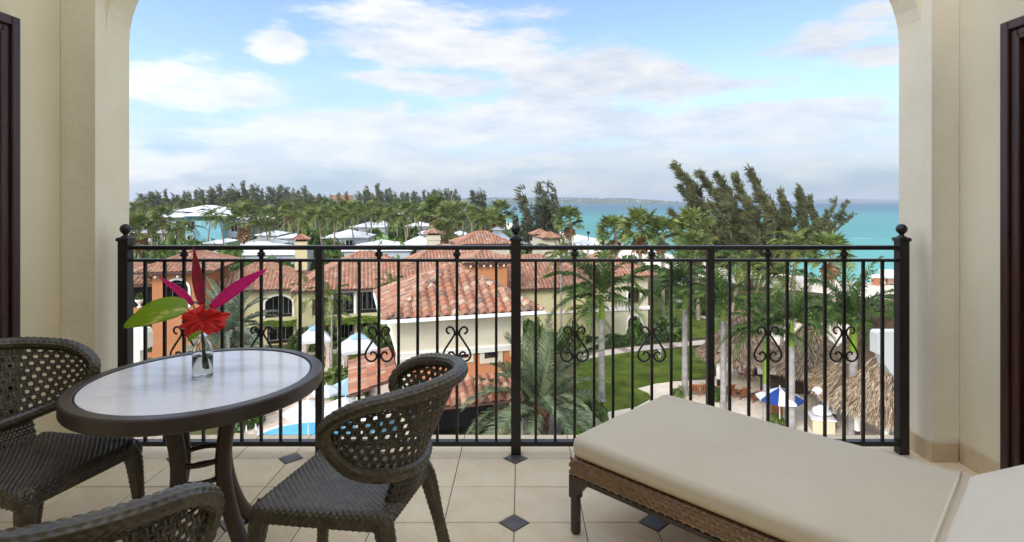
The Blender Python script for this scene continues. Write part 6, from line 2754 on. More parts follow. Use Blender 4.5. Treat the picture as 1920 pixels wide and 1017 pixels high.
shrub(640, 655, 1.1, 'low olive shrub at the foot of the thin palms', var=0, wide=1.6)
shrub(720, 680, 3.6, 'leafy green tree beside the pavilion pier', var=1, wide=.9)
shrub(640, 720, 1.3, 'trimmed shrub bed beside the pool path', var=2, wide=2.4)
shrub(655, 740, 1.4, 'dark trimmed shrub behind the light blue parasol', var=0, wide=1.6)
shrub(455, 795, 1.6, 'clipped dark shrub beside the pool handrail', var=3, wide=1.3)
shrub(300, 650, 2.0, 'garden shrub behind the vase on the left lawn', var=0, wide=1.4)
shrub(345, 645, 2.2, 'dark garden shrub under the orange house', var=2, wide=1.5)
shrub(262, 640, 2.2, 'garden shrub right of the left post', var=3, wide=1.5)
shrub(1120, 795, 1.5, 'leafy shrub between the date palm and the chaise cushion', var=1, wide=1.1)
shrub(1088, 815, 1.5, 'flowering shrub close to the foot of the date palm', var=3, wide=1.0)
for i, (px, py) in enumerate(((1308, 590), (1330, 590), (1290, 560), (1320, 570), (1345, 575), (1245, 560), (1252, 548), (1300, 548), (1380, 580), (1410, 575), (1560, 600), (1585, 605), (1520, 600), (1540, 590), (1620, 608), (1660, 612))):
    shrub(px, py, nrg.uniform(1.3, 2.4), 'shrub in the planting between the lawn and the beach', 'shrubs between lawn and beach', i, 1.4)
for i in range(120):
    px = nrg.uniform(240, 960)
    Y = nrg.uniform(64, 170)
    p = Vector(((px - VX) / F_PX * Y, Y, GROUND))
    t = thing('shrub', 'garden shrub %s, %s' % ('near' if Y < 85 else ('half way back' if Y < 110 else 'far back'), zone(px)), 'shrub', tuple(p), nrg.uniform(0, 6), 'greenery among the villas')
    h = nrg.uniform(3.0, 4.6) + (1.2 if Y > 95 else 0)
    link('foliage', BUSH_FAR[i % 3], t, sc=(h * .8, h * .8, h))
for (px, py, Y, h, lab) in ((712, 430, 88, 8.0, 'dark round leafed tree between white villa roofs'), (432, 440, 86, 7.2, 'dark leafy tree below the teal building'), (750, 440, 86, 6.6, 'rounded green tree right of the dark one'), (895, 440, 92, 7.2, 'leafy tree left of the metal pavilion'), (1000, 450, 96, 6.0, 'leafy tree under the feathery casuarina'), (960, 446, 98, 6.5, 'leafy tree behind the centre post ball'), (588, 430, 118, 7.5, 'green tree among the coconut palms'), (520, 452, 84, 5.5, 'yellow green leafy tree beside the shaggy fan palm'), (330, 452, 80, 6.2, 'green tree beside the left pillar palms'), (1180, 470, 80, 5.5, 'green tree behind the sand villa roof'), (1020, 470, 76, 5.0, 'shrubby tree behind the roof towers')):
    p = Vector(((px - VX) / F_PX * Y, Y, GROUND))
    t = thing('leafy_tree', lab, 'tree', tuple(p), nrg.uniform(0, 6))
    m = MB()
    m.tube([(0, 0, 0), (.1, 0, h * .3), (0, .1, h * .55)], [.22, .16, .08], 7)
    m.build('trunk', 'bark', t)
    link('crown', BUSH_FAR[len(lab) % 3], t, (0, 0, h * .22), sc=(h * .52, h * .52, h * .8))
for i, (vx, vy, vl, vh) in enumerate(VILLA_FRONTS):
    k = max(2, int(vl / 4.5))
    for j in range(k):
        h = max(1.6, vh - nrg.uniform(.3, 1.6))
        p = (vx + vl * (j + nrg.uniform(.1, .9)) / k, vy - nrg.uniform(1.5, 4.0), GROUND)
        t = thing('shrub', 'shrub before the %s' % VILLAS[i][6], 'shrub', p, nrg.uniform(0, 6), 'greenery among the villas')
        link('foliage', BUSH_FAR[(i + j) % 3], t, sc=(h * .62, h * .62, h))
# undergrowth of the far wood: nobody could count it
m = MB()
n = 16000
xs = nrg.uniform(-380, 40, n)
ys = nrg.uniform(150, 420, n)
keep = []
cx_ = np.array([p[0] for p in coast])
cyy = np.array([p[1] for p in coast])
for x, y in zip(xs, ys):
    lim = np.interp(y, cyy[5:], cx_[5:])
    if x < lim - 18:
        keep.append((x, y))
keep = np.array(keep)
n = len(keep)
P = np.column_stack([keep, GROUND + nrg.uniform(.2, 1, n) * np.interp(keep[:, 1], [150, 220, 420], [3.0, 5.5, 8.5])])
leaves(m, P, nrg.uniform(1.4, 2.6, n), greys(n, .55, 1.25, .15), up=.8)
o = m.build('undergrowth', 'hedge_leaf', kind='stuff')
tag(o, 'dark green undergrowth filling the wood behind the villas', 'undergrowth')


def leaf_strip(name, label, cat, pts, w, h, mat, size, dens, z0=0.0):
    """hedge or vine along a line on the ground"""
    org = Vector(pts[0])
    t = thing(name, label, cat, tuple(org), 0)
    line = np.array([tuple(Vector(p) - org) for p in pts])
    seg = np.r_[0, np.cumsum(np.linalg.norm(np.diff(line, axis=0), axis=1))]
    n = int(seg[-1] * dens)
    s = nrg.uniform(0, seg[-1], n)
    C = np.stack([np.interp(s, seg, line[:, k]) for k in range(3)], 1)
    ang = nrg.uniform(0, PI, n)
    rr = nrg.uniform(.75, 1.05, n)
    C[:, 1] += np.cos(ang) * w / 2 * rr
    C[:, 2] += z0 + np.sin(ang) * h * rr * (1 + .15 * np.sin(s * 2.3))
    m = MB()
    leaves(m, C, nrg.uniform(.7, 1.3, n) * size, greys(n, .6, 1.35, .1))
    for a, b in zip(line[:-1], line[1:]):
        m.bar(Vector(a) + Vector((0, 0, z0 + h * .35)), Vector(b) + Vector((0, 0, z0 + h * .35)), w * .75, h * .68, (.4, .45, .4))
    m.build('foliage', mat, t)
    return t


leaf_strip('hedge', 'clipped dark hedge along the sand coloured villa wall', 'hedge', [gnd(1086, 652), gnd(1150, 648), gnd(1215, 642), gnd(1258, 636)], 1.6, 1.0, 'hedge_leaf', .22, 320)
leaf_strip('hedge', 'low hedge left of the round shrubs under the yellow wall', 'hedge', [gnd(975, 668), gnd(1030, 662), gnd(1084, 656)], 1.6, 1.1, 'hedge_leaf', .22, 320)
leaf_strip('hedge', 'low hedge bordering the upper lawn and the path', 'hedge', [gnd(1248, 572), gnd(1290, 582), gnd(1330, 594), gnd(1345, 598)], 1.0, .7, 'hedge_leaf', .25, 240)
leaf_strip('hedge', 'hedge along the garden under the blue grey date palm', 'hedge', [gnd(290, 652), gnd(360, 648), gnd(430, 650)], 1.4, 1.1, 'hedge_leaf', .24, 260)
fy = Frame(-29.5, 53, 16)


def yw(x, y, z):
    return Vector((fy.o[0] + x * fy.c - y * fy.s, fy.o[1] + x * fy.s + y * fy.c, GROUND + z))


leaf_strip('vine', 'bright green vine over the two bay loggia', 'vine', [yw(lx0 - .8, QY - .5, uz0 - .75), yw(lx1 + .1, QY - .5, uz0 - .75)], 1.2, .55, 'vine_leaf', .17, 420)
leaf_strip('vine', 'green vine under the arched balcony', 'vine', [yw(ax - .2, -.4, za - .75), yw(bx_ + 1.6, -.4, za - .75)], 1.0, .5, 'vine_leaf', .17, 380)

# ================================================================== BEACH BAR: thatched huts
STRAW = [np.array(lin(*c)[:3]) for c in ((174, 152, 122), (190, 170, 140), (150, 126, 98), (202, 184, 156), (130, 108, 84), (182, 160, 130))]


def thatch_hut(c, rx_, ry_, z_e, z_t, label, posts, n=5200, seed=1, ridge=0.0):
    global nrg
    nrg = np.random.RandomState(seed)
    n = n * 2
    t = thing('thatched_hut', label, 'hut', (c[0], c[1], GROUND), 0, 'thatched beach huts')
    m = MB()
    seg = 28
    vs_ = []
    for (f, z) in ((1, z_e), (.66, z_e + (z_t - z_e) * .30), (.33, z_e + (z_t - z_e) * .64), (.03, z_t)):
        for k in range(seg):
            a = 2 * PI * k / seg
            vs_.append((rx_ * f * math.cos(a), ry_ * f * math.sin(a) + (ridge * (1 - f) * (1 if math.sin(a) > 0 else -1) if ridge else 0), z))
    fs = [(i * seg + k, i * seg + (k + 1) % seg, (i + 1) * seg + (k + 1) % seg, (i + 1) * seg + k) for i in range(3) for k in range(seg)]
    fs += [tuple(range(3 * seg, 4 * seg)), tuple(range(seg - 1, -1, -1))]
    m.add(vs_, fs, tuple(STRAW[4] * .8))
    f = np.sqrt(nrg.uniform(0.0, 1.06, n))
    a = nrg.uniform(0, 2 * PI, n)
    z = np.interp(f, [0, .03, .33, .66, 1, 1.1], [z_t, z_t, z_e + (z_t - z_e) * .64, z_e + (z_t - z_e) * .30, z_e, z_e - .15]) + .04
    P = np.stack([rx_ * f * np.cos(a), ry_ * f * np.sin(a) + ridge * (1 - f) * np.sign(np.sin(a)), z + nrg.uniform(0, .08, n)], 1)
    D = np.stack([rx_ * np.cos(a), ry_ * np.sin(a), np.full(n, -(z_t - z_e) * .85)], 1)
    D = unit(D) + nrg.normal(size=(n, 3)) * .16
    tn = np.array([STRAW[i] for i in nrg.randint(0, 6, n)]) * nrg.uniform(.75, 1.2, (n, 1))
    blades(m, P, D, nrg.uniform(.25, .6, n), .045, tn)
    m.build('thatch', 'thatch', t, kind='stuff')
    for (x, y) in posts:
        m = MB()
        m.tube([(x, y, 0), (x, y, z_e + .5)], .13, 10)
        p = m.build('post', 'timber_dark', t, smooth=True)
        m = MB()
        m.lathe([(.14, .75), (.165, .78), (.165, 1.95), (.14, 1.98)], (x, y, 0), 12)
        m.build('sleeve', 'trim_white', p, smooth=True)
    return t


thatch_hut((17.0, 43.2), 3.1, 3.0, 2.25, 5.6, 'thatched hut farthest left, behind the slim royal palm', [(-2.3, -1.4), (.9, -2.3), (2.2, -1.2), (-1.6, 1.8), (1.8, 1.8)], 5200, 2)
thatch_hut((20.6, 40.0), 3.2, 3.0, 2.25, 5.3, 'thatched hut in the middle, dark open bar beneath', [(-2.0, -1.3), (1.6, -2.0), (-1.6, 1.5), (2.0, 1.2)], 4600, 3)
thatch_hut((21.9, 33.4), 3.6, 6.0, 2.3, 7.0, 'largest thatched hut beside the right post', [(-2.5, -1.0), (-2.3, -3.2), (-2.4, 1.6), (2.2, -2.0), (2.2, 2.0)], 11000, 4, 1.4)
nrg = np.random.RandomState(5)
m = MB()
m.box(-2.6, 2.4, -.35, .35, 0, 1.1)
m.box(-2.75, 2.55, -.5, .5, 1.1, 1.18)
o = m.build('bar_counter', 'timber_dark', None, loc=(20.2, 41.0, GROUND))
tag(o, 'dark bar counter in the shade of the middle thatched hut', 'counter')


# wooden chairs and tables
def deck_chair(label, loc_, rot, group=None, cushion_=True):
    t = thing('deck_chair', label, 'chair', loc_, rot, group)
    for sx in (-.3, .3):
        m = MB()
        m.bar((sx, -.75, .28), (sx, .35, .34), .05, .06)
        m.build('side_rail', 'timber', t)
        for y_ in (-.68, .25):
            m = MB()
            m.box(sx - .03, sx + .03, y_ - .03, y_ + .03, 0, .30)
            m.build('leg', 'timber', t)
        m = MB()
        m.bar((sx * 1.12, -.35, .55), (sx * 1.12, .4, .58), .09, .03)
        m.build('armrest', 'timber', t)
    for k in range(5):
        x = -.24 + k * .12
        m = MB()
        m.bar((x, .28, .34), (x, .72, 1.02), .07, .025)
        m.build('back_slat', 'timber', t)
    m = MB()
    m.bar((-.33, .70, 1.0), (.33, .70, 1.0), .04, .07)
    m.build('top_rail', 'timber', t)
    if cushion_:
        m = MB()
        m.bar((0, -.72, .36), (0, .3, .42), .56, .08)
        m.build('seat_pad', 'fabric_dark', t)
        m = MB()
        m.bar((0, .24, .45), (0, .60, .95), .54, .07)
        m.build('back_pad', 'fabric_dark', t)
    return t


def side_table(label, loc_):
    t = thing('side_table', label, 'table', loc_, R(10), 'low tables between the beach chairs')
    m = MB()
    m.box(-.28, .28, -.28, .28, .42, .46)
    m.build('top', 'timber', t)
    for sx in (-.24, .24):
        for sy in (-.24, .24):
            m = MB()
            m.box(sx - .025, sx + .025, sy - .025, sy + .025, 0, .42)
            m.build('leg', 'timber', t)


for (px, py, lab) in ((1301, 742, 'wooden beach chair with dark pads, farthest left in the row'), (1324, 741, 'wooden beach chair with dark pads against the thick bar'), (1364, 742, 'wooden beach chair right of the slim royal palm'), (1392, 748, 'wooden beach chair with broad dark back pad in the row'), (1416, 754, 'wooden beach chair at the right end of the row')):
    p = gnd(px, py)
    deck_chair(lab, tuple(p), R(165 if px < 1340 else 185), 'row of wooden beach chairs')
for (px, py, lab) in ((1313, 736, 'low wooden table between the two left beach chairs'), (1346, 738, 'low wooden table left of the slim royal palm'), (1379, 744, 'low wooden table in the right half of the chair row')):
    side_table(lab, tuple(gnd(px, py)))


def folding_chair(label, loc_, rot):
    t = thing('bar_chair', label, 'chair', loc_, rot, 'wooden chairs under the thatched huts')
    m = MB()
    for k in range(5):
        m.box(-.21 + k * .085, -.14 + k * .085, -.2, .2, .43, .455)
    m.build('seat', 'timber', t, kind='stuff')
    for sx in (-.21, .21):
        m = MB()
        m.bar((sx, -.2, 0), (sx, .16, .45), .04, .04)
        m.build('leg', 'timber', t)
        m = MB()
        m.bar((sx, .22, 0), (sx, .26, .92), .04, .04)
        m.build('back_leg', 'timber', t)
    for z in (.6, .72, .84):
        m = MB()
        m.box(-.2, .2, .235, .26, z, z + .07)
        m.build('back_slat', 'timber', t)


for i, (px, py) in enumerate(((1372, 690), (1382, 700), (1396, 694), (1404, 705), (1391, 712), (1412, 715), (1480, 712), (1505, 716), (1520, 712), (1470, 705))):
    folding_chair('wooden chair in the shade of the thatched huts', tuple(gnd(px, py)), i * 1.3)
for (px, py, lab) in ((1385, 688, 'round wooden bar table under the left thatched hut'), (1402, 700, 'second round bar table under the left thatched hut, nearer'), (1495, 705, 'round wooden bar table in the shade of the middle hut')):
    p = gnd(px, py)
    t = thing('bar_table', lab, 'table', tuple(p), 0)
    m = MB()
    m.lathe([(.4, .72), (.42, .73), (.42, .75), (.4, .76)], seg=18)
    m.build('top', 'timber', t)
    m = MB()
    m.tube([(0, 0, .02), (0, 0, .72)], .05, 8)
    m.build('pedestal', 'timber', t)
    m = MB()
    m.lathe([(.26, 0), (.25, .03), (.06, .06)], seg=16)
    m.build('base', 'timber', t)
p = gnd(1450, 782)
cart = thing('wooden_cart', 'small slatted wooden cart under the blue and white parasol', 'cart', tuple(p), R(20))
for k in range(6):
    m = MB()
    m.box(-.45, .45, -.36, -.33, .12 + k * .15, .24 + k * .15)
    m.build('slat', 'timber', cart)
m = MB()
m.box(-.43, .43, -.325, .33, .1, 1.0)
m.build('body', 'timber', cart)
m = MB()
m.box(-.5, .5, -.4, .4, 1.0, 1.05)
m.build('top', 'canvas_white', cart)


# parasols
def parasol(name, c, r, z_e, z_t, mats, label, group=None, n=8, tilt=0.0, valance=.12, base=True, rot=0.0):
    t = thing(name, label, 'parasol', tuple(c), rot, group)
    for k in range(n):
        a0, a1 = 2 * PI * k / n, 2 * PI * (k + 1) / n
        m = MB()
        am = (a0 + a1) / 2
        rows = []
        for f in (.04, .35, .7, 1.0):
            zz = z_t + (z_e - z_t) * (f ** 1.15)
            rows.append([(r * f * math.cos(a), r * f * math.sin(a), zz - (.05 * math.sin(PI * q) * f)) for q, a in ((0, a0), (.5, am), (1, a1))])
            if f == 1.0:
                h = math.cos(PI / n)
                rows[-1][1] = (r * h * .98 * math.cos(am), r * h * .98 * math.sin(am), zz - .02)
            else:
                h = math.cos(PI / n)
                rows[-1][1] = (r * f * h * math.cos(am), r * f * h * math.sin(am), zz - .03 * f)
        rows.append([(p[0], p[1], p[2] - valance) for p in rows[-1]])
        m.grid(np.array(rows)[::-1])
        m.build('canopy_panel', mats[k % len(mats)], t)
    m = MB()
    m.tube([(0, 0, 0), (0, 0, z_t + .12)], .03, 8)
    m.build('pole', 'trim_white', t)
    for k in range(n):
        a = 2 * PI * k / n
        m = MB()
        m.tube([(0, 0, z_t - .08), (r * .98 * math.cos(a), r * .98 * math.sin(a), z_e - .03)], .012, 4)
        m.build('rib', 'trim_white', t)
    if base:
        m = MB()
        m.lathe([(.3, 0), (.3, .06), (.06, .1)], seg=16)
        m.build('base', 'white_stone', t)
    return t


def gz(px, py, h):
    p = gnd(px, py, h)
    return (p.x, p.y, GROUND)


parasol('parasol', gz(1462, 731, 2.4), 1.38, 1.95, 2.55, ['canvas_navy', 'canvas_white'], 'blue and white beach parasol on the sand', None, 8, rot=.3)
parasol('parasol', gz(578, 753, 2.5), 1.45, 1.95, 2.6, ['canvas_white'], 'white parasol standing in the pool edge left of the rail bar', 'pool parasols', 6, rot=.3)
parasol('parasol', gz(648, 748, 2.5), 1.75, 1.95, 2.6, ['canvas_white'], 'white parasol left of the near chair back, by the pool', 'pool parasols', 6, rot=.1)
parasol('parasol', gz(700, 750, 2.5), 1.6, 1.95, 2.6, ['canvas_white'], 'white parasol almost hidden behind the near chair back', 'pool parasols', 6, rot=.8)
parasol('parasol', gz(655, 709, 2.5), 1.35, 1.9, 2.55, ['canvas_blue'], 'light blue parasol beside the pavilion roof', None, 6, rot=.2)
parasol('parasol', gz(612, 722, 2.4), .95, 2.0, 2.4, ['canvas_white'], 'small white parasol tip right of the intermediate rail bar', None, 6)


def lounger(label, loc_, rot, mat='sling_grey', group=None, back=32):
    t = thing('pool_lounger', label, 'lounger', loc_, rot, group)
    m = MB()
    m.box(-.32, .32, -1.0, .35, .30, .36)
    m.build('seat', mat, t)
    m = MB()
    m.bar((0, .34, .34), (0, .34 + .75 * math.cos(R(back)), .34 + .75 * math.sin(R(back))), .64, .05)
    m.build('backrest', mat, t)
    for sx in (-.3, .3):
        for y_ in (-.9, .3):
            m = MB()
            m.box(sx - .025, sx + .025, y_ - .025, y_ + .025, 0, .30)
            m.build('leg', 'trim_white', t)


for (px, py, r_, lab) in ((636, 742, 20, 'grey pool lounger under the light blue parasol'), (652, 745, 15, 'grey pool lounger right of another under the blue parasol'), (672, 748, 10, 'grey pool lounger beside the pavilion column'), (615, 745, 30, 'pool lounger with striped towel left of the grey ones'), (690, 740, 5, 'grey pool lounger closest to the lower tiled roof'), (600, 735, 40, 'pool lounger behind the white pool parasols')):
    lounger(lab, tuple(gnd(px, py)), R(r_ + 180), 'sling_grey' if px != 615 else 'canvas_white', 'pool loungers')
for (px, py, lab) in ((662, 641, 'pale lounger with raised back on the villa terrace'), (688, 640, 'pale lounger on the villa terrace right of the column')):
    lounger(lab, tuple(gnd(px, py) + Vector((0, 0, .26))), R(200), 'drape', 'terrace loungers', 50)

# cabana
def cabana(px, py, label, w_=2.9):
    p = gnd(px, py)
    t = thing('cabana', label, 'cabana', tuple(p), R(25))
    a = w_ / 2
    m = MB()
    b = a * .42
    m.add([(-a, -a, 2.35), (a, -a, 2.35), (a, a, 2.35), (-a, a, 2.35), (-b, -b, 3.05), (b, -b, 3.05), (b, b, 3.05), (-b, b, 3.05)],
          [(0, 1, 5, 4), (1, 2, 6, 5), (2, 3, 7, 6), (3, 0, 4, 7), (3, 2, 1, 0)])
    m.build('roof', 'canvas_white', t)
    m = MB()
    for s in (-1, 1):
        m.box(-a - .01, a + .01, s * a - .012, s * a + .012, 2.12, 2.345)
        m.box(s * a - .012, s * a + .012, -a + .013, a - .013, 2.12, 2.345)
    m.build('valance', 'canvas_white', t)
    m = MB()
    c_ = b * 1.12
    m.add([(-c_, -c_, 3.08), (c_, -c_, 3.08), (c_, c_, 3.08), (-c_, c_, 3.08), (0, 0, 3.5)], [(0, 1, 4), (1, 2, 4), (2, 3, 4), (3, 0, 4), (3, 2, 1, 0)])
    m.build('top_cap', 'canvas_blue', t)
    for sx in (-1, 1):
        for sy in (-1, 1):
            m = MB()
            prof = []
            for z, r in ((0.0, .26), (.5, .22), (1.1, .16), (1.6, .24), (2.12, .36)):
                prof.append((r, z))
            seg = 20
            P = np.array([[(sx * (a - .22) + r * (1 + .16 * math.cos(k * 2 * PI / seg * 5)) * math.cos(2 * PI * k / seg), sy * (a - .22) + r * (1 + .16 * math.cos(k * 2 * PI / seg * 5)) * math.sin(2 * PI * k / seg), z) for k in range(seg)] for r, z in prof])
            m.grid(P, False, True)
            m.build('drape', 'drape', t, smooth=True)
            m = MB()
            m.box(sx * a - .04 * sx - .04, sx * a - .04 * sx + .04, sy * a - .04 * sy - .04, sy * a - .04 * sy + .04, 0, 2.34)
            m.build('post', 'trim_white', t)
    m = MB()
    m.box(-a * .75, a * .75, -a * .6, a * .6, .2, .5)
    m.build('daybed', 'brick_shell', t)


cabana(672, 705, 'white draped pool cabana with pale blue top cap', 2.7)
cabana(592, 685, 'white cabana corner showing at the far edge of the round table', 2.3)

# pool handrail
p = gnd(470, 822)
hr = thing('pool_handrail', 'chrome pool handrail at the pool corner', 'handrail', tuple(p), R(30))
for s in (-.25, .25):
    m = MB()
    m.tube(catmull([(s, -.6, 0), (s, -.55, .7), (s, -.1, .85), (s, .5, .1)], 6), .028, 8)
    m.build('rail', 'chrome', hr, smooth=True)

# dolphin statue
p = gnd(1540, 806)
st = thing('dolphin_statue', 'white dolphin statue on a square pedestal on the sand', 'statue', tuple(p), R(-15))
m = MB()
m.box(-.62, .62, -.62, .62, 0, .78)
pdst = bevel(m.build('pedestal', 'wall_sand', st), .02)
m = MB()
m.box(-.70, .70, -.70, .70, .78, .86)
bevel(m.build('pedestal_slab', 'white_stone', st), .02)
m = MB()
rg = random.Random(2)
for k in range(14):
    a = k * 2.4
    r = .38 * math.sqrt(k / 14)
    m.lathe([(.02, 0), (.2, .1), (.22, .25), (.12, .42 - .2 * r), (.02, .48 - .2 * r)], (r * math.cos(a), r * math.sin(a), .86 + rg.uniform(-.05, .2)), 8)
m.build('rock', 'white_stone', st)
m = MB()
sp_pts = catmull([(.25, 0, 1.15), (.30, 0, 1.45), (.22, 0, 1.85), (.02, 0, 2.2), (-.22, 0, 2.38), (-.40, 0, 2.40), (-.52, 0, 2.35)], 5)
n = len(sp_pts)
rad = [np.interp(i / (n - 1), [0, .15, .4, .65, .82, .88, 1], [.06, .14, .23, .25, .17, .075, .035]) for i in range(n)]
m.tube(sp_pts, rad, 14)
body = m.build('dolphin', 'white_stone', st, smooth=True)
for pts3 in ([(.30, 0, 1.85), (.52, 0, 1.78), (.36, 0, 1.62)], [(-.05, .2, 2.0), (-.02, .55, 1.75), (.12, .2, 1.85)], [(-.05, -.2, 2.0), (-.02, -.55, 1.75), (.12, -.2, 1.85)], [(.25, 0, 1.2), (.42, .35, 1.05), (.3, .05, 1.05)], [(.25, 0, 1.2), (.42, -.35, 1.05), (.3, -.05, 1.05)]):
    m = MB()
    a, b, c = map(Vector, pts3)
    nn = (b - a).cross(c - a).normalized() * .03
    m.add([a + nn, b + nn * .3, c + nn, a - nn, b - nn * .3, c - nn], [(0, 1, 2), (5, 4, 3), (0, 3, 4, 1), (1, 4, 5, 2), (2, 5, 3, 0)])
    m.build('fin', 'white_stone', st)

# bollard lamp on the lawn, speaker post by the pavilion
p = gnd(1237, 672)
o = thing('bollard_lamp', 'short pale green bollard lamp on the lawn by the path', 'lamp', tuple(p))
m = MB()
m.tube([(0, 0, 0), (0, 0, .78)], .13, 12)
m.build('post', 'trim_white', o, smooth=True)
m = MB()
m.lathe([(.15, .78), (.15, .86), (.05, .9)], seg=12)
m.build('cap', 'wall_sand', o)
p = at(1103, 462, 125)
o = thing('lamp_post', 'tall thin lamp post beside the beach gazebo before the sea', 'lamp post', (p.x, 125, GROUND))
m = MB()
m.tube([(0, 0, 0), (0, 0, 6.6)], .09, 7)
m.build('pole', 'iron', o)
m = MB()
m.box(-.3, .3, -.3, .3, 6.6, 7.2)
m.build('lantern', 'iron', o)

# cars on the road behind the villa
def car(label, p, rot, mat):
    t = thing('parked_car', label, 'car', tuple(p), rot, 'cars parked by the path')
    m = MB()
    prof = [(-2.1, .35), (-2.15, .8), (-1.9, 1.0), (-1.0, 1.08), (-.6, 1.62), (1.2, 1.66), (1.9, 1.1), (2.1, .95), (2.1, .35)]
    n = len(prof)
    v = [(-.88, q[0], q[1]) for q in prof] + [(.88, q[0], q[1]) for q in prof]
    f = [tuple(range(n)), tuple(range(2 * n - 1, n - 1, -1))] + [(i, n + i, n + (i + 1) % n, (i + 1) % n) for i in range(n)]
    m.add(v, f)
    bevel(m.build('body', mat, t), .06)
    for nm, pts in (('windscreen', [(-.76, -1.03, 1.12), (.76, -1.03, 1.12), (.70, -.68, 1.58), (-.70, -.68, 1.58)]), ('side_window', [(-.892, -.75, 1.12), (-.892, 1.3, 1.15), (-.892, 1.05, 1.55), (-.892, -.5, 1.55)])):
        m = MB()
        m.add([(q[0], q[1] - (.03 if nm == 'windscreen' else 0), q[2] + .02) for q in pts], [(0, 1, 2, 3)])
        m.build(nm, 'window_glass', t)
    for sx in (-1, 1):
        for y_ in (-1.35, 1.35):
            m = MB()
            m.tube([(sx * .80, y_, .33), (sx * .93, y_, .33)], .33, 14)
            m.build('wheel', 'tyre', t)
        m = MB()
        m.box(sx * .62 - .16, sx * .62 + .16, -2.19, -2.12, .68, .84)
        m.build('headlight', 'gutter_white', t)


car('dark car parked beside the path behind the villa corner', gnd(1259, 545), R(-15), 'car_dark')
car('blue car parked farther along the path', gnd(1274, 528), R(15), 'car_blue')

# pier with boats at the right
pz = SEA_Z
pc = Vector((66.5, 99, pz))
pier = thing('wooden_pier', 'plank pier in the turquoise shallows beside the right post', 'pier', tuple(pc), R(-20))
for k in range(14):
    m = MB()
    m.box(-2.2, 6.5, -1.2 + k * .3, -.92 + k * .3, .95, 1.03)
    m.build('plank', 'timber', pier)
for x in (-2.0, 1.0, 4.0, 6.2):
    for y in (-1.1, 2.7):
        m = MB()
        m.tube([(x, y, -1), (x, y, 1.5)], .13, 7)
        m.build('pile', 'timber_dark', pier)
m = MB()
for zz in (.55, .72):
    m.box(-2.2, 6.5, -1.26, -1.21, zz, zz + .12)
m.build('fender', 'timber', pier, kind='stuff')


def boat(label, p, rot, L, mat, white=True):
    t = thing('boat', label, 'boat', tuple(p), rot, 'boats at the pier')
    m = MB()
    rows = []
    for i in range(9):
        u = i / 8
        w = L * .17 * (1 - (max(0, u - .45) / .55) ** 2.2)
        zt = 1.0 + .55 * u ** 2
        rows.append([(L * (u - .5), -w, zt), (L * (u - .5), -w * .8, .3), (L * (u - .5), 0, -.1 + .4 * max(0, u - .8)), (L * (u - .5), w * .8, .3), (L * (u - .5), w, zt)])
    m.grid(np.array(rows))
    m.add([rows[0][k] for k in range(5)], [(0, 1, 2, 3, 4)])
    m.build('hull', mat, t)
    m = MB()
    m.add([(p_[0][0], p_[0][1] * .95, .8) for p_ in rows] + [(p_[4][0], p_[4][1] * .95, .8) for p_ in rows[::-1]], [tuple(range(18))])
    m.build('deck', 'trim_white', t)
    m = MB()
    m.box(-L * .2, L * .1, -.6, .6, .82, 1.9)
    m.build('cabin', 'gutter_white' if white else 'timber', t)
    m = MB()
    m.box(-L * .26, L * .14, -.75, .75, 1.9, 2.0)
    m.build('cabin_roof', 'trim_white', t)
    m = MB()
    for s in (-1, 1):
        pts = [(q[0 if s < 0 else 4][0], q[0 if s < 0 else 4][1] * .97, q[0][2] + .5) for q in rows]
        m.tube(pts, .03, 5)
        for q in rows:
            a = q[0 if s < 0 else 4]
            m.tube([(a[0], a[1] * .97, a[2]), (a[0], a[1] * .97, a[2] + .5)], .022, 4)
    m.build('guard_rail', 'trim_white', t)


boat('orange brown wooden boat left of the pier', (61.5, 97, SEA_Z + .05), R(60), 6.0, 'timber', False)
boat('white boat with guard rails behind the pier', (69.5, 106, SEA_Z + .05), R(10), 7.5, 'gutter_white')
boat('small white boat drawn up before the beach at the right post', (73.5, 103, SEA_Z + .05), R(100), 5.5, 'gutter_white')

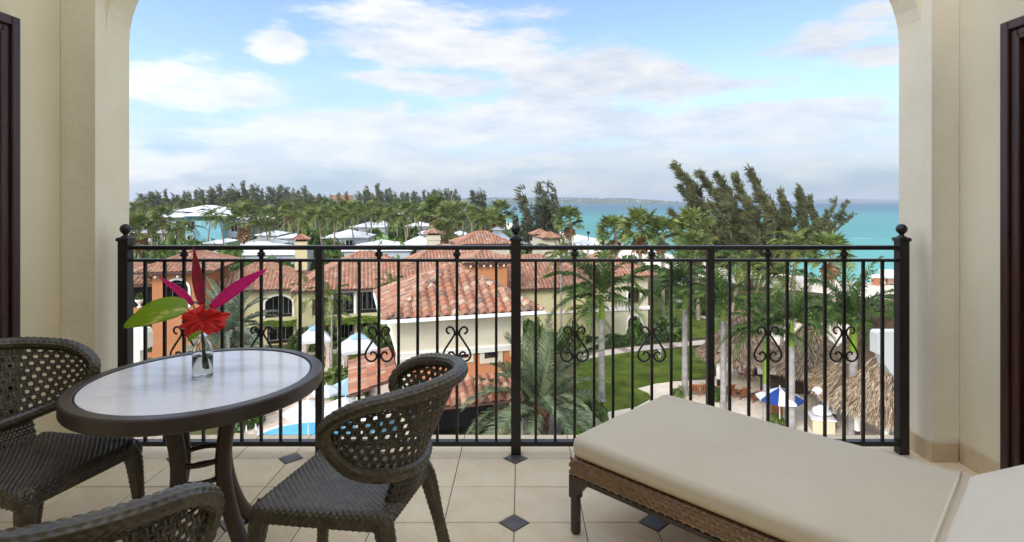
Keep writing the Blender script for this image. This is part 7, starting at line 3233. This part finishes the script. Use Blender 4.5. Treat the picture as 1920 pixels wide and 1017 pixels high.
# planter urn on the orange house terrace
fo = Frame(-33.2, 49.5, 14)
ux = fo.x(262, .8)
up_ = Vector((fo.o[0] + ux * fo.c - .8 * fo.s, fo.o[1] + ux * fo.s + .8 * fo.c, GROUND + zf + .0))
o = thing('planter_urn', 'pale urn with a small plant on the orange house terrace', 'urn', tuple(up_))
m = MB()
m.lathe([(.2, 0), (.22, .08), (.08, .16), (.12, .3), (.34, .55), (.38, .7), (.33, .72)], seg=16)
m.build('urn', 'trim_white', o, smooth=True)
link('plant', BUSH[1], o, (0, 0, .65), sc=(.4, .4, .7))

# neighbouring stucco corners seen just outside the opening
def slab_yz(name, label, pts, Y, depth, mat):
    """vertical slab: outline in the plane y = Y, depth metres thick"""
    P = [at(a, b, Y) for a, b in pts]
    m = MB()
    n = len(P)
    org = P[0]
    m.add([(p.x - org.x, 0, p.z - org.z) for p in P] + [(p.x - org.x, depth, p.z - org.z) for p in P], [tuple(range(n)), tuple(range(2 * n - 1, n - 1, -1))] + [(i, n + i, n + (i + 1) % n, (i + 1) % n) for i in range(n)])
    o = m.build(name, mat, None, loc=org)
    return tag(o, label, 'wall')


slab_yz('stucco_corbel', 'white curved stucco corbel of the next balcony beside the right post', [(1645, 626), (1649, 622), (1760, 622), (1800, 760), (1730, 760), (1700, 720), (1672, 702), (1660, 685), (1655, 668), (1645, 664)], 7.0, .15, 'trim_white')
slab_yz('stucco_buttress', 'pale stucco buttress just outside the left post', [(150, 618), (268, 618), (272, 626), (272, 655), (262, 658), (262, 690), (255, 720), (150, 760)], 7.0, .15, 'stucco_rough')
for o in bpy.data.objects:
    if o.name.startswith('stucco_') and o.type == 'MESH':
        md = o.modifiers.new('tri', 'TRIANGULATE')

# ================================================================== AIR
hz = bpy.data.materials.new('haze_air')
hz.use_nodes = True
hn = hz.node_tree.nodes
hn.remove(hn['Principled BSDF'])
pv = hn.new('ShaderNodeVolumePrincipled')
pv.inputs['Color'].default_value = (0.86, 0.92, 1.0, 1)
pv.inputs['Density'].default_value = 1.3e-4
pv.inputs['Anisotropy'].default_value = 0.2
hz.node_tree.links.new(pv.outputs[0], hn['Material Output'].inputs['Volume'])
MATS['haze_air'] = hz
m = MB()
m.box(-9500, 9500, -40, 9500, SEA_Z - 1.5, 62)
tag(m.build('haze', 'haze_air', kind='stuff'), 'thin sea haze over the bay and the resort', 'haze')
